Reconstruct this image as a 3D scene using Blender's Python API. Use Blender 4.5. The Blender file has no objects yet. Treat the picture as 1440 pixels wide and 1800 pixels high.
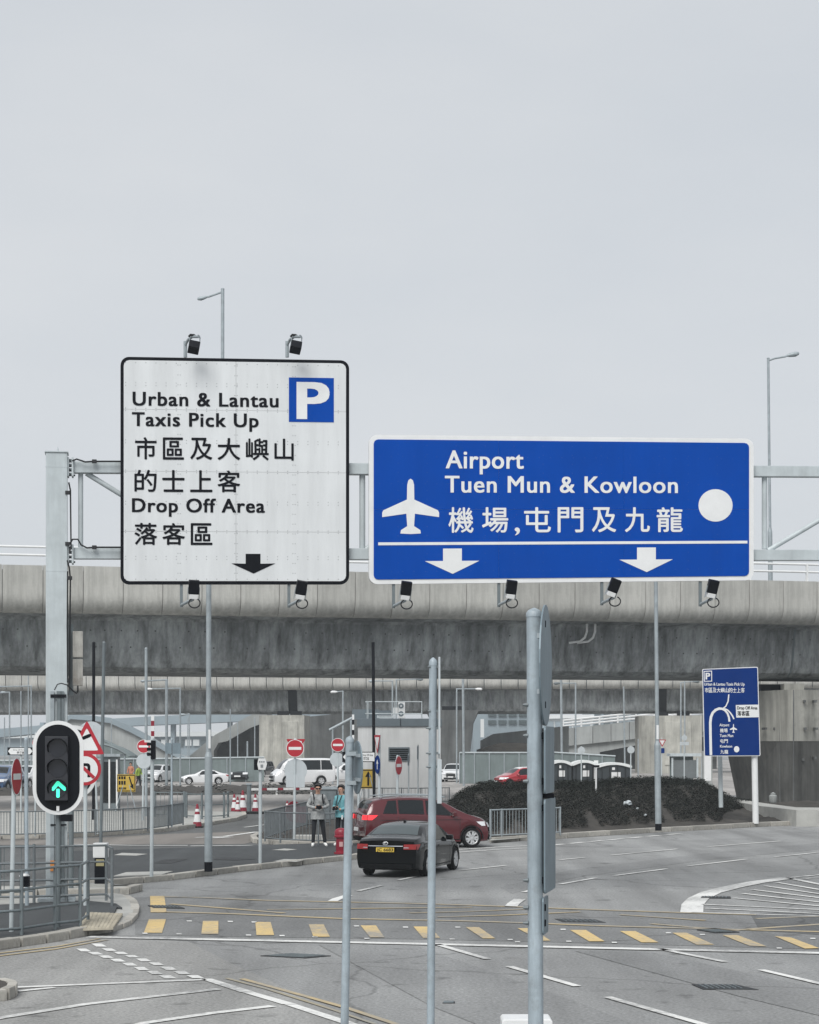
import bpy, bmesh, math, random
import numpy as np
from mathutils import Vector, Matrix
random.seed(7)
R = math.radians
SC = bpy.context.scene
HAZE = 0.0004
COL = SC.collection

# ------------------------------------------------------------------ camera, sky, sun, exposure
F, CX, CY, EYE = 3400.0, 720.0, 1308.0, 3.1          # focal length and horizon measured on the 1440 x 1800 photograph
cam_d = bpy.data.cameras.new('camera')
cam = bpy.data.objects.new('camera', cam_d)
COL.objects.link(cam)
cam.location = (0, 0, EYE)
cam.rotation_euler = (R(90), 0, 0)
cam_d.sensor_fit = 'VERTICAL'
cam_d.sensor_height = 36
cam_d.lens = F / 1800 * 36
cam_d.shift_y = (CY - 900) / 1800
cam_d.clip_start = 0.5
cam_d.clip_end = 5000
SC.camera = cam

SUN_EL, SUN_AZ = 48, 200
world = bpy.data.worlds.new('World')
SC.world = world
world.use_nodes = True
wn, wl = world.node_tree.nodes, world.node_tree.links
wn.clear()
w_out = wn.new('ShaderNodeOutputWorld')
w_bg = wn.new('ShaderNodeBackground')
w_bg.inputs['Strength'].default_value = 0.1
w_sky = wn.new('ShaderNodeTexSky')
w_sky.sky_type = 'NISHITA'
w_sky.sun_disc = False
w_sky.sun_elevation = R(SUN_EL)
w_sky.sun_rotation = R(SUN_AZ)
w_sky.air_density = 1.0
w_sky.dust_density = 3.0
w_hsv = wn.new('ShaderNodeHueSaturation')
w_hsv.inputs['Saturation'].default_value = 0.35
w_mix = wn.new('ShaderNodeMix')
w_mix.data_type = 'RGBA'
w_mix.inputs[0].default_value = 0.9                   # a closed layer of cloud over the clear sky
w_tc = wn.new('ShaderNodeTexCoord')
w_map = wn.new('ShaderNodeMapping')
w_map.inputs['Scale'].default_value = (1.0, 1.0, 2.6)
w_no = wn.new('ShaderNodeTexNoise')
w_no.inputs['Scale'].default_value = 3.6
w_no.inputs['Detail'].default_value = 4
w_ra = wn.new('ShaderNodeValToRGB')
w_ra.color_ramp.elements[0].position = 0.3
w_ra.color_ramp.elements[0].color = (3.08, 3.27, 3.50, 1)
w_ra.color_ramp.elements[1].position = 0.72
w_ra.color_ramp.elements[1].color = (3.50, 3.62, 3.76, 1)
wl.new(w_tc.outputs['Generated'], w_map.inputs['Vector'])
wl.new(w_map.outputs['Vector'], w_no.inputs['Vector'])
wl.new(w_no.outputs['Fac'], w_ra.inputs['Fac'])
wl.new(w_sky.outputs['Color'], w_hsv.inputs['Color'])
wl.new(w_hsv.outputs['Color'], w_mix.inputs[6])
wl.new(w_ra.outputs['Color'], w_mix.inputs[7])
wl.new(w_mix.outputs[2], w_bg.inputs['Color'])
wl.new(w_bg.outputs['Background'], w_out.inputs['Surface'])

sun_d = bpy.data.lights.new('sun', 'SUN')
sun_d.energy = 1.5
sun_d.angle = R(35)
sun_d.color = (1.0, 0.985, 0.955)
sun = bpy.data.objects.new('sun', sun_d)
COL.objects.link(sun)
_a = R(SUN_AZ)
_sd = Vector((math.sin(_a) * math.cos(R(SUN_EL)), math.cos(_a) * math.cos(R(SUN_EL)), math.sin(R(SUN_EL))))
sun.rotation_euler = (-_sd).to_track_quat('-Z', 'Y').to_euler()
sun.location = (0, 0, 60)

SC.view_settings.view_transform = 'Standard'
SC.view_settings.look = 'None'
SC.view_settings.exposure = 0.97
SC.view_settings.gamma = 1
SC.view_settings.use_curve_mapping = False
SC.cycles.max_bounces = 6
SC.cycles.volume_bounces = 1
SC.cycles.use_denoising = True

# ------------------------------------------------------------------ surveying helpers: photograph measurements -> metres
def at(px, py, Z):
    return Vector(((px - CX) / F * Z, Z, EYE - (py - CY) / F * Z))

def zg(py, z=0.0):
    return F * (EYE - z) / (py - CY)

def gr(px, py, z=0.0):
    Z = zg(py, z)
    return Vector(((px - CX) / F * Z, Z, z))

def scl(Z):
    return F / Z

# ------------------------------------------------------------------ materials
def M(name, col, rough=0.6, metal=0.0, var=0.1, scale=3.0, bump=0.0, bscale=40.0, coat=0.0, rand=0.0,
      streak=0.0, sscale=1.2, stain=None, stain_amt=0.0, world_co=False, spec=0.5, fine=0.0, fscale=60.0):
    m = bpy.data.materials.new(name)
    m.use_nodes = True
    n, l = m.node_tree.nodes, m.node_tree.links
    b = n['Principled BSDF']
    b.inputs['Roughness'].default_value = rough
    b.inputs['Metallic'].default_value = metal
    b.inputs['Coat Weight'].default_value = coat
    b.inputs['Specular IOR Level'].default_value = spec
    if world_co:
        g = n.new('ShaderNodeNewGeometry'); co = g.outputs['Position']
    else:
        g = n.new('ShaderNodeTexCoord'); co = g.outputs['Object']
    def noise(sc, det=4, vec=None, rg=0.6):
        t = n.new('ShaderNodeTexNoise')
        t.inputs['Scale'].default_value = sc
        t.inputs['Detail'].default_value = det
        t.inputs['Roughness'].default_value = rg
        l.new(vec or co, t.inputs['Vector'])
        return t.outputs['Fac']
    def ramp(fac, lo, hi, a, c):
        r_ = n.new('ShaderNodeMapRange')
        r_.inputs['From Min'].default_value = lo; r_.inputs['From Max'].default_value = hi
        r_.inputs['To Min'].default_value = a; r_.inputs['To Max'].default_value = c
        l.new(fac, r_.inputs['Value'])
        return r_.outputs['Result']
    def mul(a, c):
        t = n.new('ShaderNodeMath'); t.operation = 'MULTIPLY'
        l.new(a, t.inputs[0]); l.new(c, t.inputs[1])
        return t.outputs[0]
    v = ramp(noise(scale), 0.3, 0.7, 1 - var, 1 + var)
    if fine:
        v = mul(v, ramp(noise(fscale, 2), 0.25, 0.75, 1 - fine, 1 + fine))
    if streak:
        mp = n.new('ShaderNodeMapping')
        mp.inputs['Scale'].default_value = (sscale, sscale, sscale * 0.09)
        l.new(co, mp.inputs['Vector'])
        v = mul(v, ramp(noise(1.0, 5, mp.outputs['Vector'], 0.7), 0.35, 0.7, 1 + streak * 0.5, 1 - streak))
    if rand:
        oi = n.new('ShaderNodeObjectInfo')
        v = mul(v, ramp(oi.outputs['Random'], 0, 1, 1 - rand, 1 + rand))
    vm = n.new('ShaderNodeVectorMath'); vm.operation = 'SCALE'
    vm.inputs[0].default_value = col[:3]
    l.new(v, vm.inputs['Scale'])
    out = vm.outputs['Vector']
    if stain:
        mx = n.new('ShaderNodeMix'); mx.data_type = 'RGBA'
        l.new(ramp(noise(scale * 0.6, 6, None, 0.7), 0.52, 0.66, 0, stain_amt), mx.inputs[0])
        l.new(out, mx.inputs[6])
        mx.inputs[7].default_value = (*stain, 1)
        out = mx.outputs[2]
    l.new(out, b.inputs['Base Color'])
    if bump:
        bp = n.new('ShaderNodeBump')
        bp.inputs['Strength'].default_value = bump
        bp.inputs['Distance'].default_value = 0.02
        l.new(noise(bscale, 3), bp.inputs['Height'])
        l.new(bp.outputs['Normal'], b.inputs['Normal'])
    return m

def MG(name, col, rough=0.05):
    """dark vehicle or window glass"""
    m = M(name, col, rough, 0, var=0.05, spec=0.45)
    return m

def ME(name, col, strength):
    m = M(name, col, 0.4)
    b = m.node_tree.nodes['Principled BSDF']
    b.inputs['Emission Color'].default_value = (*col, 1)
    b.inputs['Emission Strength'].default_value = strength
    return m

def MW(name, col, under, amount=0.35, scale=9.0):
    """road paint, worn through to the asphalt in places"""
    m = M(name, col, 0.75, var=0.08, scale=2.0, world_co=True, fine=0.08)
    n, l = m.node_tree.nodes, m.node_tree.links
    b = n['Principled BSDF']
    src = b.inputs['Base Color'].links[0].from_socket
    g = n.new('ShaderNodeNewGeometry')
    t = n.new('ShaderNodeTexNoise'); t.inputs['Scale'].default_value = scale; t.inputs['Detail'].default_value = 8
    t.inputs['Roughness'].default_value = 0.75
    l.new(g.outputs['Position'], t.inputs['Vector'])
    t2 = n.new('ShaderNodeTexNoise'); t2.inputs['Scale'].default_value = 0.5; t2.inputs['Detail'].default_value = 3
    l.new(g.outputs['Position'], t2.inputs['Vector'])
    ad = n.new('ShaderNodeMath'); ad.operation = 'ADD'
    l.new(t.outputs['Fac'], ad.inputs[0]); l.new(t2.outputs['Fac'], ad.inputs[1])
    r_ = n.new('ShaderNodeMapRange')
    r_.inputs['From Min'].default_value = 1.0 - amount * 0.15; r_.inputs['From Max'].default_value = 1.28
    r_.inputs['To Max'].default_value = min(1, amount * 2)
    l.new(ad.outputs[0], r_.inputs['Value'])
    mx = n.new('ShaderNodeMix'); mx.data_type = 'RGBA'
    l.new(r_.outputs['Result'], mx.inputs[0]); l.new(src, mx.inputs[6]); mx.inputs[7].default_value = (*under, 1)
    l.new(mx.outputs[2], b.inputs['Base Color'])
    return m

def MASPHALT(name, col, patch=0.2, grain=0.34, crack=True):
    m = M(name, col, 0.85, var=patch, scale=0.16, bump=0.5, bscale=30, world_co=True, fine=grain, fscale=22)
    n, l = m.node_tree.nodes, m.node_tree.links
    b = n['Principled BSDF']
    src = b.inputs['Base Color'].links[0].from_socket
    g = n.new('ShaderNodeNewGeometry')
    # drip and tyre streaks drawn out along the road
    mp = n.new('ShaderNodeMapping'); mp.inputs['Scale'].default_value = (0.9, 0.07, 1); mp.inputs['Rotation'].default_value = (0, 0, R(-24))
    l.new(g.outputs['Position'], mp.inputs['Vector'])
    t = n.new('ShaderNodeTexNoise'); t.inputs['Scale'].default_value = 1.0; t.inputs['Detail'].default_value = 6
    l.new(mp.outputs['Vector'], t.inputs['Vector'])
    r_ = n.new('ShaderNodeMapRange')
    r_.inputs['From Min'].default_value = 0.35; r_.inputs['From Max'].default_value = 0.68
    r_.inputs['To Min'].default_value = 1.14; r_.inputs['To Max'].default_value = 0.72
    l.new(t.outputs['Fac'], r_.inputs['Value'])
    vm = n.new('ShaderNodeVectorMath'); vm.operation = 'SCALE'
    l.new(src, vm.inputs[0]); l.new(r_.outputs['Result'], vm.inputs['Scale'])
    out = vm.outputs['Vector']
    if crack:                                            # thin sealed cracks and oil spots
        w = n.new('ShaderNodeTexVoronoi'); w.feature = 'DISTANCE_TO_EDGE'; w.inputs['Scale'].default_value = 0.11
        ns = n.new('ShaderNodeTexNoise'); ns.inputs['Scale'].default_value = 0.8; ns.inputs['Detail'].default_value = 5
        l.new(g.outputs['Position'], ns.inputs['Vector'])
        av = n.new('ShaderNodeVectorMath'); av.operation = 'ADD'
        l.new(g.outputs['Position'], av.inputs[0]); l.new(ns.outputs['Color'], av.inputs[1])
        l.new(av.outputs['Vector'], w.inputs['Vector'])
        r2 = n.new('ShaderNodeMapRange')
        r2.inputs['From Min'].default_value = 0.0; r2.inputs['From Max'].default_value = 0.006
        r2.inputs['To Min'].default_value = 0.62; r2.inputs['To Max'].default_value = 1.0
        l.new(w.outputs['Distance'], r2.inputs['Value'])
        sp = n.new('ShaderNodeTexNoise'); sp.inputs['Scale'].default_value = 1.7; sp.inputs['Detail'].default_value = 3
        l.new(g.outputs['Position'], sp.inputs['Vector'])
        r3 = n.new('ShaderNodeMapRange')
        r3.inputs['From Min'].default_value = 0.62; r3.inputs['From Max'].default_value = 0.72
        r3.inputs['To Min'].default_value = 1.0; r3.inputs['To Max'].default_value = 0.62
        l.new(sp.outputs['Fac'], r3.inputs['Value'])
        mu = n.new('ShaderNodeMath'); mu.operation = 'MULTIPLY'
        l.new(r2.outputs['Result'], mu.inputs[0]); l.new(r3.outputs['Result'], mu.inputs[1])
        v2 = n.new('ShaderNodeVectorMath'); v2.operation = 'SCALE'
        l.new(out, v2.inputs[0]); l.new(mu.outputs[0], v2.inputs['Scale'])
        out = v2.outputs['Vector']
    l.new(out, b.inputs['Base Color'])
    return m

ASPH = (0.235, 0.238, 0.236)
DARK = (0.046, 0.051, 0.054)
MAT = dict(
    road=MASPHALT('road_asphalt', ASPH),
    road_dark=MASPHALT('dark_asphalt', (0.10, 0.104, 0.104), 0.18),
    pave=MASPHALT('pavement_asphalt', DARK, 0.25, 0.15, False),
    carpark=MASPHALT('car_park_concrete', (0.30, 0.285, 0.27), 0.12, 0.06, False),
    white_paint=MW('white_road_paint', (0.68, 0.68, 0.66), ASPH, 0.55),
    yellow_paint=MW('yellow_road_paint', (0.60, 0.44, 0.19), ASPH, 0.75),
    yellow_faded=MW('faded_yellow_paint', (0.44, 0.35, 0.20), ASPH, 1.0, 5.0),
    kerb=M('kerb_stone', (0.38, 0.365, 0.33), 0.85, var=0.2, scale=3, bump=0.3, rand=0.2, stain=(0.12, 0.11, 0.1), stain_amt=0.6),
    slab=M('concrete_slab', (0.36, 0.36, 0.34), 0.85, var=0.15, scale=2, bump=0.2, world_co=True),
    tactile=M('tactile_tile', (0.41, 0.375, 0.30), 0.8, var=0.15, scale=4, rand=0.12),
    soil=M('soil', (0.042, 0.038, 0.033), 0.95, var=0.4, scale=1.5, bump=0.8, bscale=12, world_co=True),
    leaf=M('ground_cover_leaf', (0.013, 0.0155, 0.013), 0.9, var=0.35, scale=0.5, stain=(0.023, 0.021, 0.017), stain_amt=0.7, world_co=True, spec=0.2),
    leaf2=M('shrub_leaf', (0.017, 0.021, 0.016), 0.7, var=0.5, scale=1.2, world_co=True, spec=0.2),
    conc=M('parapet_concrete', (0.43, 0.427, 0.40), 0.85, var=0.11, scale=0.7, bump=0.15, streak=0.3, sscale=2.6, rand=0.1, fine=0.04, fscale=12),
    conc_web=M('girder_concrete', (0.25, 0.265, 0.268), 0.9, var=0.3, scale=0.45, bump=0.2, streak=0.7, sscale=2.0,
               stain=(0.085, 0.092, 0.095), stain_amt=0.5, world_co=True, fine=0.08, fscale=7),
    conc_dark=M('shade_and_joint_concrete', (0.095, 0.1, 0.1), 0.9, var=0.25, scale=0.7, streak=0.4, world_co=True),  # dark colour stands in for shade on far walls; also joints and holes
    conc_pier=M('pier_concrete', (0.37, 0.365, 0.33), 0.9, var=0.18, scale=0.6, streak=0.4, sscale=1.6, bump=0.2, world_co=True,
                stain=(0.13, 0.13, 0.12), stain_amt=0.4),
    conc_far=M('far_concrete', (0.30, 0.315, 0.31), 0.9, var=0.15, scale=0.3, streak=0.2, rand=0.12, world_co=True),  # grey-teal tone of distance haze mixed into the concrete colour
    galv=M('galvanised_steel', (0.30, 0.34, 0.36), 0.5, 0.15, var=0.14, scale=4, streak=0.15, sscale=6, fine=0.05, fscale=30),
    galv_pole=M('painted_grey_steel', (0.31, 0.365, 0.40), 0.45, 0.0, var=0.13, scale=5, streak=0.28, sscale=9, fine=0.04, fscale=45,
                stain=(0.17, 0.175, 0.17), stain_amt=0.45),
    galv_light=M('pale_grey_steel', (0.43, 0.475, 0.49), 0.45, 0.0, var=0.1, scale=2.5, streak=0.1, sscale=8),
    galv_dark=M('dark_grey_steel', (0.14, 0.165, 0.175), 0.5, 0.1, var=0.15, scale=3, streak=0.2, sscale=5),
    rail=M('railing_steel', (0.16, 0.18, 0.19), 0.5, 0.3, var=0.2, scale=4),
    black=M('black_paint', (0.005, 0.006, 0.009), 0.5, spec=0.15, var=0.2, scale=4),
    blacksign=M('black_sign_film', (0.004, 0.005, 0.008), 0.6, spec=0.1, var=0.1, scale=2),
    rubber=M('rubber', (0.009, 0.009, 0.010), 0.85, spec=0.2, var=0.2, scale=8),
    white=M('white_film', (0.615, 0.635, 0.645), 0.5, spec=0.25, rand=0.018, var=0.035, scale=0.9, streak=0.1, sscale=2.5, world_co=True),
    whiteplain=M('white_enamel', (0.68, 0.69, 0.69), 0.45, var=0.05, scale=3),
    blue=M('blue_film', (0.0015, 0.056, 0.33), 0.6, spec=0.05, var=0.05, scale=1.2, streak=0.06, sscale=2.5, world_co=True),
    bluedark=M('dark_blue_film', (0.0015, 0.026, 0.15), 0.6, spec=0.05, var=0.06, scale=1.5, world_co=True),
    red=M('red_film', (0.38, 0.012, 0.025), 0.45, var=0.08, scale=3),
    reddark=M('red_paint', (0.22, 0.010, 0.025), 0.4, var=0.12, scale=4),
    signback=M('sign_back_aluminium', (0.17, 0.22, 0.25), 0.5, 0.2, var=0.1, scale=2.5, streak=0.15, sscale=5),
    signback_light=M('pale_sign_back', (0.46, 0.50, 0.52), 0.5, 0.1, var=0.08, scale=3),
    yellow=M('yellow_board', (0.46, 0.31, 0.04), 0.5, var=0.12, scale=5),
    orange=M('orange_tape', (0.65, 0.25, 0.06), 0.5),
    glass=MG('dark_glass', (0.006, 0.009, 0.011)),
    glass_pale=MG('sky_tinted_glass', (0.07, 0.09, 0.095), 0.08),  # pale sky reflection put into the base colour
    chrome=M('chrome', (0.7, 0.71, 0.72), 0.18, 1.0, var=0.03),
    alloy=M('wheel_alloy', (0.62, 0.63, 0.64), 0.35, 0.5, var=0.05),
    lamp_clear=M('headlamp_lens', (0.75, 0.76, 0.78), 0.12, 0.1, var=0.1),
    tail=M('tail_lamp_lens', (0.30, 0.015, 0.015), 0.15, var=0.15, scale=8),
    tail_lit=ME('lit_brake_lamp', (0.95, 0.03, 0.04), 0.45),
    plate_y=M('yellow_number_plate', (0.72, 0.50, 0.06), 0.5),
    paint_black=M('black_car_paint', (0.002, 0.003, 0.004), 0.12, coat=0.28, spec=0.15, var=0.05),
    paint_red=M('red_car_paint', (0.078, 0.004, 0.008), 0.2, 0.1, coat=0.7, var=0.05),
    paint_white=M('white_car_paint', (0.66, 0.67, 0.68), 0.3, coat=0.8, var=0.03),
    paint_char=M('charcoal_car_paint', (0.028, 0.032, 0.04), 0.25, coat=1.0, var=0.05),
    paint_blue=M('blue_car_paint', (0.05, 0.10, 0.20), 0.25, coat=1.0, var=0.05),
    paint_redw=M('bright_red_car_paint', (0.35, 0.02, 0.03), 0.25, coat=1.0, var=0.05),
    trim=M('dark_trim', (0.009, 0.010, 0.011), 0.6, spec=0.25, var=0.1),
    skin=M('skin', (0.42, 0.25, 0.18), 0.55, var=0.06, scale=8),
    hair=M('black_hair', (0.012, 0.010, 0.010), 0.6, var=0.3, scale=30),
    jacket=M('grey_camouflage_jacket', (0.27, 0.28, 0.28), 0.85, var=0.4, scale=9),
    teal=M('teal_jacket', (0.13, 0.33, 0.37), 0.85, var=0.1, scale=8),
    trousers=M('black_trousers', (0.008, 0.010, 0.014), 0.9, var=0.2, scale=9),
    shoe=M('white_shoe', (0.72, 0.72, 0.70), 0.7, var=0.06),
    hiviz=M('hi_vis_vest', (0.30, 0.42, 0.06), 0.7, var=0.1, scale=12),
    orangevest=M('orange_vest', (0.42, 0.17, 0.10), 0.7, var=0.1, scale=12),
    booth=M('booth_render', (0.58, 0.59, 0.59), 0.85, var=0.06, scale=0.6, streak=0.14, sscale=1.8, world_co=True),
    booth_dark=M('booth_fascia', (0.12, 0.15, 0.17), 0.6, var=0.1, scale=0.8, world_co=True),
    louvre=M('louvre_grey', (0.07, 0.085, 0.095), 0.5, var=0.1),
    toilet=M('toilet_cabin_plastic', (0.03, 0.038, 0.044), 0.5, var=0.1, scale=2),
    toilet_roof=M('cabin_roof', (0.66, 0.68, 0.68), 0.5, var=0.05),
    mesh_green=M('fence_sheet', (0.15, 0.185, 0.185), 0.7, var=0.15, scale=0.8, streak=0.2, sscale=2, world_co=True),
    far_blue=M('haze_tinted_far', (0.22, 0.27, 0.30), 0.7, var=0.12, scale=0.15, world_co=True),  # blue of distance haze put into the base colour
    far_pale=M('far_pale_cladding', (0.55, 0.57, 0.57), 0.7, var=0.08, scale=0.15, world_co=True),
    iron=M('cast_iron', (0.026, 0.028, 0.03), 0.7, 0.2, var=0.3, scale=6),
    cable=M('black_cable', (0.010, 0.011, 0.013), 0.6),
    boxrust=M('weathered_cabinet', (0.26, 0.255, 0.235), 0.6, var=0.2, scale=5, streak=0.5, sscale=5, stain=(0.10, 0.07, 0.05), stain_amt=0.5),
    green_lit=ME('green_arrow_lamp', (0.07, 0.95, 0.60), 0.36),
    lens_off=M('unlit_lens', (0.016, 0.018, 0.024), 0.25, var=0.2, scale=8),
    sill=M('grey_stripe', (0.22, 0.24, 0.25), 0.6),
)

# ------------------------------------------------------------------ mesh builder and object helpers
class MB:
    def __init__(s, T=None):
        s.v, s.f, s.T = [], [], T or Matrix.Identity(4)
    def add(s, vs, fs):
        o = len(s.v)
        s.v += [tuple(s.T @ Vector(p)) for p in vs]
        s.f += [tuple(i + o for i in q) for q in fs]
        return s
    def box(s, c, d, rz=0.0, rx=0.0):
        hx, hy, hz = d[0] / 2, d[1] / 2, d[2] / 2
        m = Matrix.Translation(Vector(c)) @ Matrix.Rotation(rz, 4, 'Z') @ Matrix.Rotation(rx, 4, 'X')
        vs = [m @ Vector((x, y, z)) for z in (-hz, hz) for y in (-hy, hy) for x in (-hx, hx)]
        return s.add(vs, [(0, 2, 3, 1), (4, 5, 7, 6), (0, 1, 5, 4), (2, 6, 7, 3), (0, 4, 6, 2), (1, 3, 7, 5)])
    def tube(s, p0, p1, r0, r1=None, n=10, caps=True):
        r1 = r0 if r1 is None else r1
        p0, p1 = Vector(p0), Vector(p1)
        d = (p1 - p0).normalized()
        a = d.orthogonal().normalized(); b = d.cross(a)
        vs = []
        for p, r in ((p0, r0), (p1, r1)):
            for i in range(n):
                t = 2 * math.pi * i / n
                vs.append(p + (a * math.cos(t) + b * math.sin(t)) * r)
        fs = [(i, (i + 1) % n, n + (i + 1) % n, n + i) for i in range(n)]
        if caps:
            fs += [tuple(range(n - 1, -1, -1)), tuple(range(n, 2 * n))]
        return s.add(vs, fs)
    def path(s, pts, r, n=6):
        pts = [Vector(p) for p in pts]
        rings = []
        up = Vector((0.13, 0.31, 0.94))
        for i, p in enumerate(pts):
            d = (pts[min(i + 1, len(pts) - 1)] - pts[max(i - 1, 0)]).normalized()
            a = d.cross(up)
            if a.length < 0.05: a = d.cross(Vector((1, 0, 0)))
            a.normalize(); b = d.cross(a)
            rr = r[i] if isinstance(r, (list, tuple)) else r
            rings.append([p + (a * math.cos(t) + b * math.sin(t)) * rr for t in (2 * math.pi * k / n for k in range(n))])
        return s.loft(rings)
    def loft(s, rings, caps=True, closed=True):
        n = len(rings[0])
        vs = [p for r_ in rings for p in r_]
        fs = []
        for j in range(len(rings) - 1):
            for i in range(n if closed else n - 1):
                k = (i + 1) % n
                fs.append((j * n + i, j * n + k, (j + 1) * n + k, (j + 1) * n + i))
        if caps and closed:
            fs += [tuple(range(n - 1, -1, -1)), tuple(range((len(rings) - 1) * n, len(rings) * n))]
        return s.add(vs, fs)
    def prism(s, poly, y0, y1):
        """polygon in x,z carried from y0 to y1"""
        n = len(poly)
        vs = [(x, y0, z) for x, z in poly] + [(x, y1, z) for x, z in poly]
        fs = [tuple(range(n)), tuple(range(2 * n - 1, n - 1, -1))]
        fs += [(i, n + i, n + (i + 1) % n, (i + 1) % n) for i in range(n)]
        return s.add(vs, fs)
    def slab(s, poly, z0, z1):
        n = len(poly)
        vs = [(p[0], p[1], z0) for p in poly] + [(p[0], p[1], z1) for p in poly]
        fs = [tuple(range(n - 1, -1, -1)), tuple(range(n, 2 * n))]
        fs += [(i, (i + 1) % n, n + (i + 1) % n, n + i) for i in range(n)]
        return s.add(vs, fs)
    def lathe(s, prof, n=16, c=(0, 0, 0), caps=True):
        rings = [[(c[0] + r_ * math.cos(2 * math.pi * k / n), c[1] + r_ * math.sin(2 * math.pi * k / n), c[2] + z) for k in range(n)] for r_, z in prof]
        return s.loft(rings, caps)
    def disc(s, c, rx, rz, y0, y1, n=28):
        return s.prism([(c[0] + rx * math.cos(2 * math.pi * k / n), c[1] + rz * math.sin(2 * math.pi * k / n)) for k in range(n)], y0, y1)
    def annulus(s, c, r0, r1, y0, y1, n=28):
        vs, fs = [], []
        for y in (y0, y1):
            for rr in (r0, r1):
                vs += [(c[0] + rr * math.cos(2 * math.pi * k / n), y, c[1] + rr * math.sin(2 * math.pi * k / n)) for k in range(n)]
        for k in range(n):
            j = (k + 1) % n
            fs += [(k, j, n + j, n + k), (2 * n + k, 3 * n + k, 3 * n + j, 2 * n + j), (k, 2 * n + k, 2 * n + j, j), (n + k, n + j, 3 * n + j, 3 * n + k)]
        return s.add(vs, fs)
    def build(s, name, mat, parent=None, smooth=0, bevel=0.0, fix=True, kind=None):
        me = bpy.data.meshes.new(name)
        me.from_pydata(s.v, [], s.f)
        if fix or bevel:
            bm = bmesh.new(); bm.from_mesh(me)
            if bevel:
                bmesh.ops.remove_doubles(bm, verts=bm.verts, dist=1e-5)
                es = [e for e in bm.edges if len(e.link_faces) == 2 and e.calc_face_angle(0) > R(35)]
                bmesh.ops.bevel(bm, geom=es, offset=bevel, segments=2, profile=0.7, affect='EDGES', clamp_overlap=True)
            if fix:
                bmesh.ops.recalc_face_normals(bm, faces=bm.faces)
            bm.to_mesh(me); bm.free()
        if smooth:
            me.polygons.foreach_set('use_smooth', [True] * len(me.polygons))
            me.set_sharp_from_angle(angle=R(smooth))
        me.materials.append(mat if not isinstance(mat, str) else MAT[mat])
        o = bpy.data.objects.new(name, me)
        COL.objects.link(o)
        if parent: o.parent = parent
        if kind: o['kind'] = kind
        return o

def thing(name, label, cat, loc=(0, 0, 0), rz=0.0, group=None):
    o = bpy.data.objects.new(name, None)
    o.empty_display_size = 0.3
    COL.objects.link(o)
    o.location = loc; o.rotation_euler = (0, 0, rz)
    o['label'] = label; o['category'] = cat
    if group: o['group'] = group
    return o

def tag(o, label, cat, group=None):
    o['label'] = label; o['category'] = cat
    if group: o['group'] = group
    return o

KIDS = {}
def dup(root, loc, rz=0.0, label=None, sc=None):
    """a copy of a thing with copies of its parts and sub-parts"""
    def cp(o, par):
        c = o.copy(); COL.objects.link(c)
        if par: c.parent = par
        for ch in list(o.children): cp(ch, c)
        return c
    r_ = cp(root, None)
    r_.location = loc; r_.rotation_euler = (0, 0, rz)
    if label: r_['label'] = label
    if sc: r_.scale = (sc,) * 3 if not isinstance(sc, tuple) else sc
    return r_

_fc = bpy.data.curves.new('lettering', 'FONT')
_fo = bpy.data.objects.new('lettering', _fc)
COL.objects.link(_fo)
def glyphs(body, bold=0.0, spacing=1.0):
    """flat lettering outline -> 2D points and faces"""
    _fc.body = body; _fc.size = 1; _fc.offset = bold; _fc.space_character = spacing
    _fc.resolution_u = 4
    bpy.context.view_layer.update()
    me = _fo.to_mesh()
    vs = np.array([v.co[:2] for v in me.vertices]); fs = [tuple(p.vertices) for p in me.polygons]
    _fo.to_mesh_clear()
    return vs, fs

CAP = [0.682]
CAP[0] = float(glyphs('H')[0][:, 1].max())
def fit_text(body, x0, x1, ybase, ycap, bold=0.0, spacing=1.0, cjk=False):
    """lettering stretched to its measured box; y downwards as on the photograph"""
    vs, fs = glyphs(body, bold, spacing)
    a, b = vs[:, 0].min(), vs[:, 0].max()
    lo, hi = (vs[:, 1].min(), vs[:, 1].max()) if cjk else (0.0 - bold, CAP[0] + bold)
    X = x0 + (vs[:, 0] - a) / (b - a) * (x1 - x0)
    Y = ybase - (vs[:, 1] - lo) / (hi - lo) * (ybase - ycap)
    return list(zip(X, Y)), fs

def letters(P, fs, name, mat, parent):
    """each letter of a line of lettering is a mesh of its own; dots stay with their stems"""
    n = len(P); root = list(range(n))
    def fd(i):
        while root[i] != i: root[i] = root[root[i]]; i = root[i]
        return i
    for f in fs:
        for i in f[1:]: root[fd(i)] = fd(f[0])
    isl = {}
    for i, p in enumerate(P): isl.setdefault(fd(i), []).append(i)
    return isl
def split_letters(flat, V, fs, name, mat, parent):
    """flat: 2D points that tell the letters apart, V: the same points in place"""
    isl = letters(flat, fs, name, mat, parent)
    spans = sorted([(min(flat[i][0] for i in ix), max(flat[i][0] for i in ix), ix) for ix in isl.values()], key=lambda q: q[0])
    groups = []
    for a, b, ix in spans:
        if groups and a < groups[-1][1] - 0.25 * min(b - a, groups[-1][1] - groups[-1][0]): groups[-1][1] = max(b, groups[-1][1]); groups[-1][2] += ix
        else: groups.append([a, b, list(ix)])
    out = None
    for a, b, ix in groups:
        mp = {i: k for k, i in enumerate(ix)}
        mb = MB()
        for W in (V if isinstance(V[0], list) else [V]):     # a heavier stroke is the outline laid over itself in thin steps
            mb.add([W[i] for i in ix], [tuple(mp[i] for i in f) for f in fs if f[0] in mp])
        out = mb.build(name, mat, parent, fix=False)
    return out
# ------------------------------------------------------------------ ground, roads, pavements
def sheet(name, pts, z, mat, parent=None, structure=True):
    mb = MB(); mb.add([(p[0], p[1], z) for p in pts], [tuple(range(len(pts)))])
    o = mb.build(name, mat, parent)
    if structure and not parent: o['kind'] = 'structure'
    return o

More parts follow.
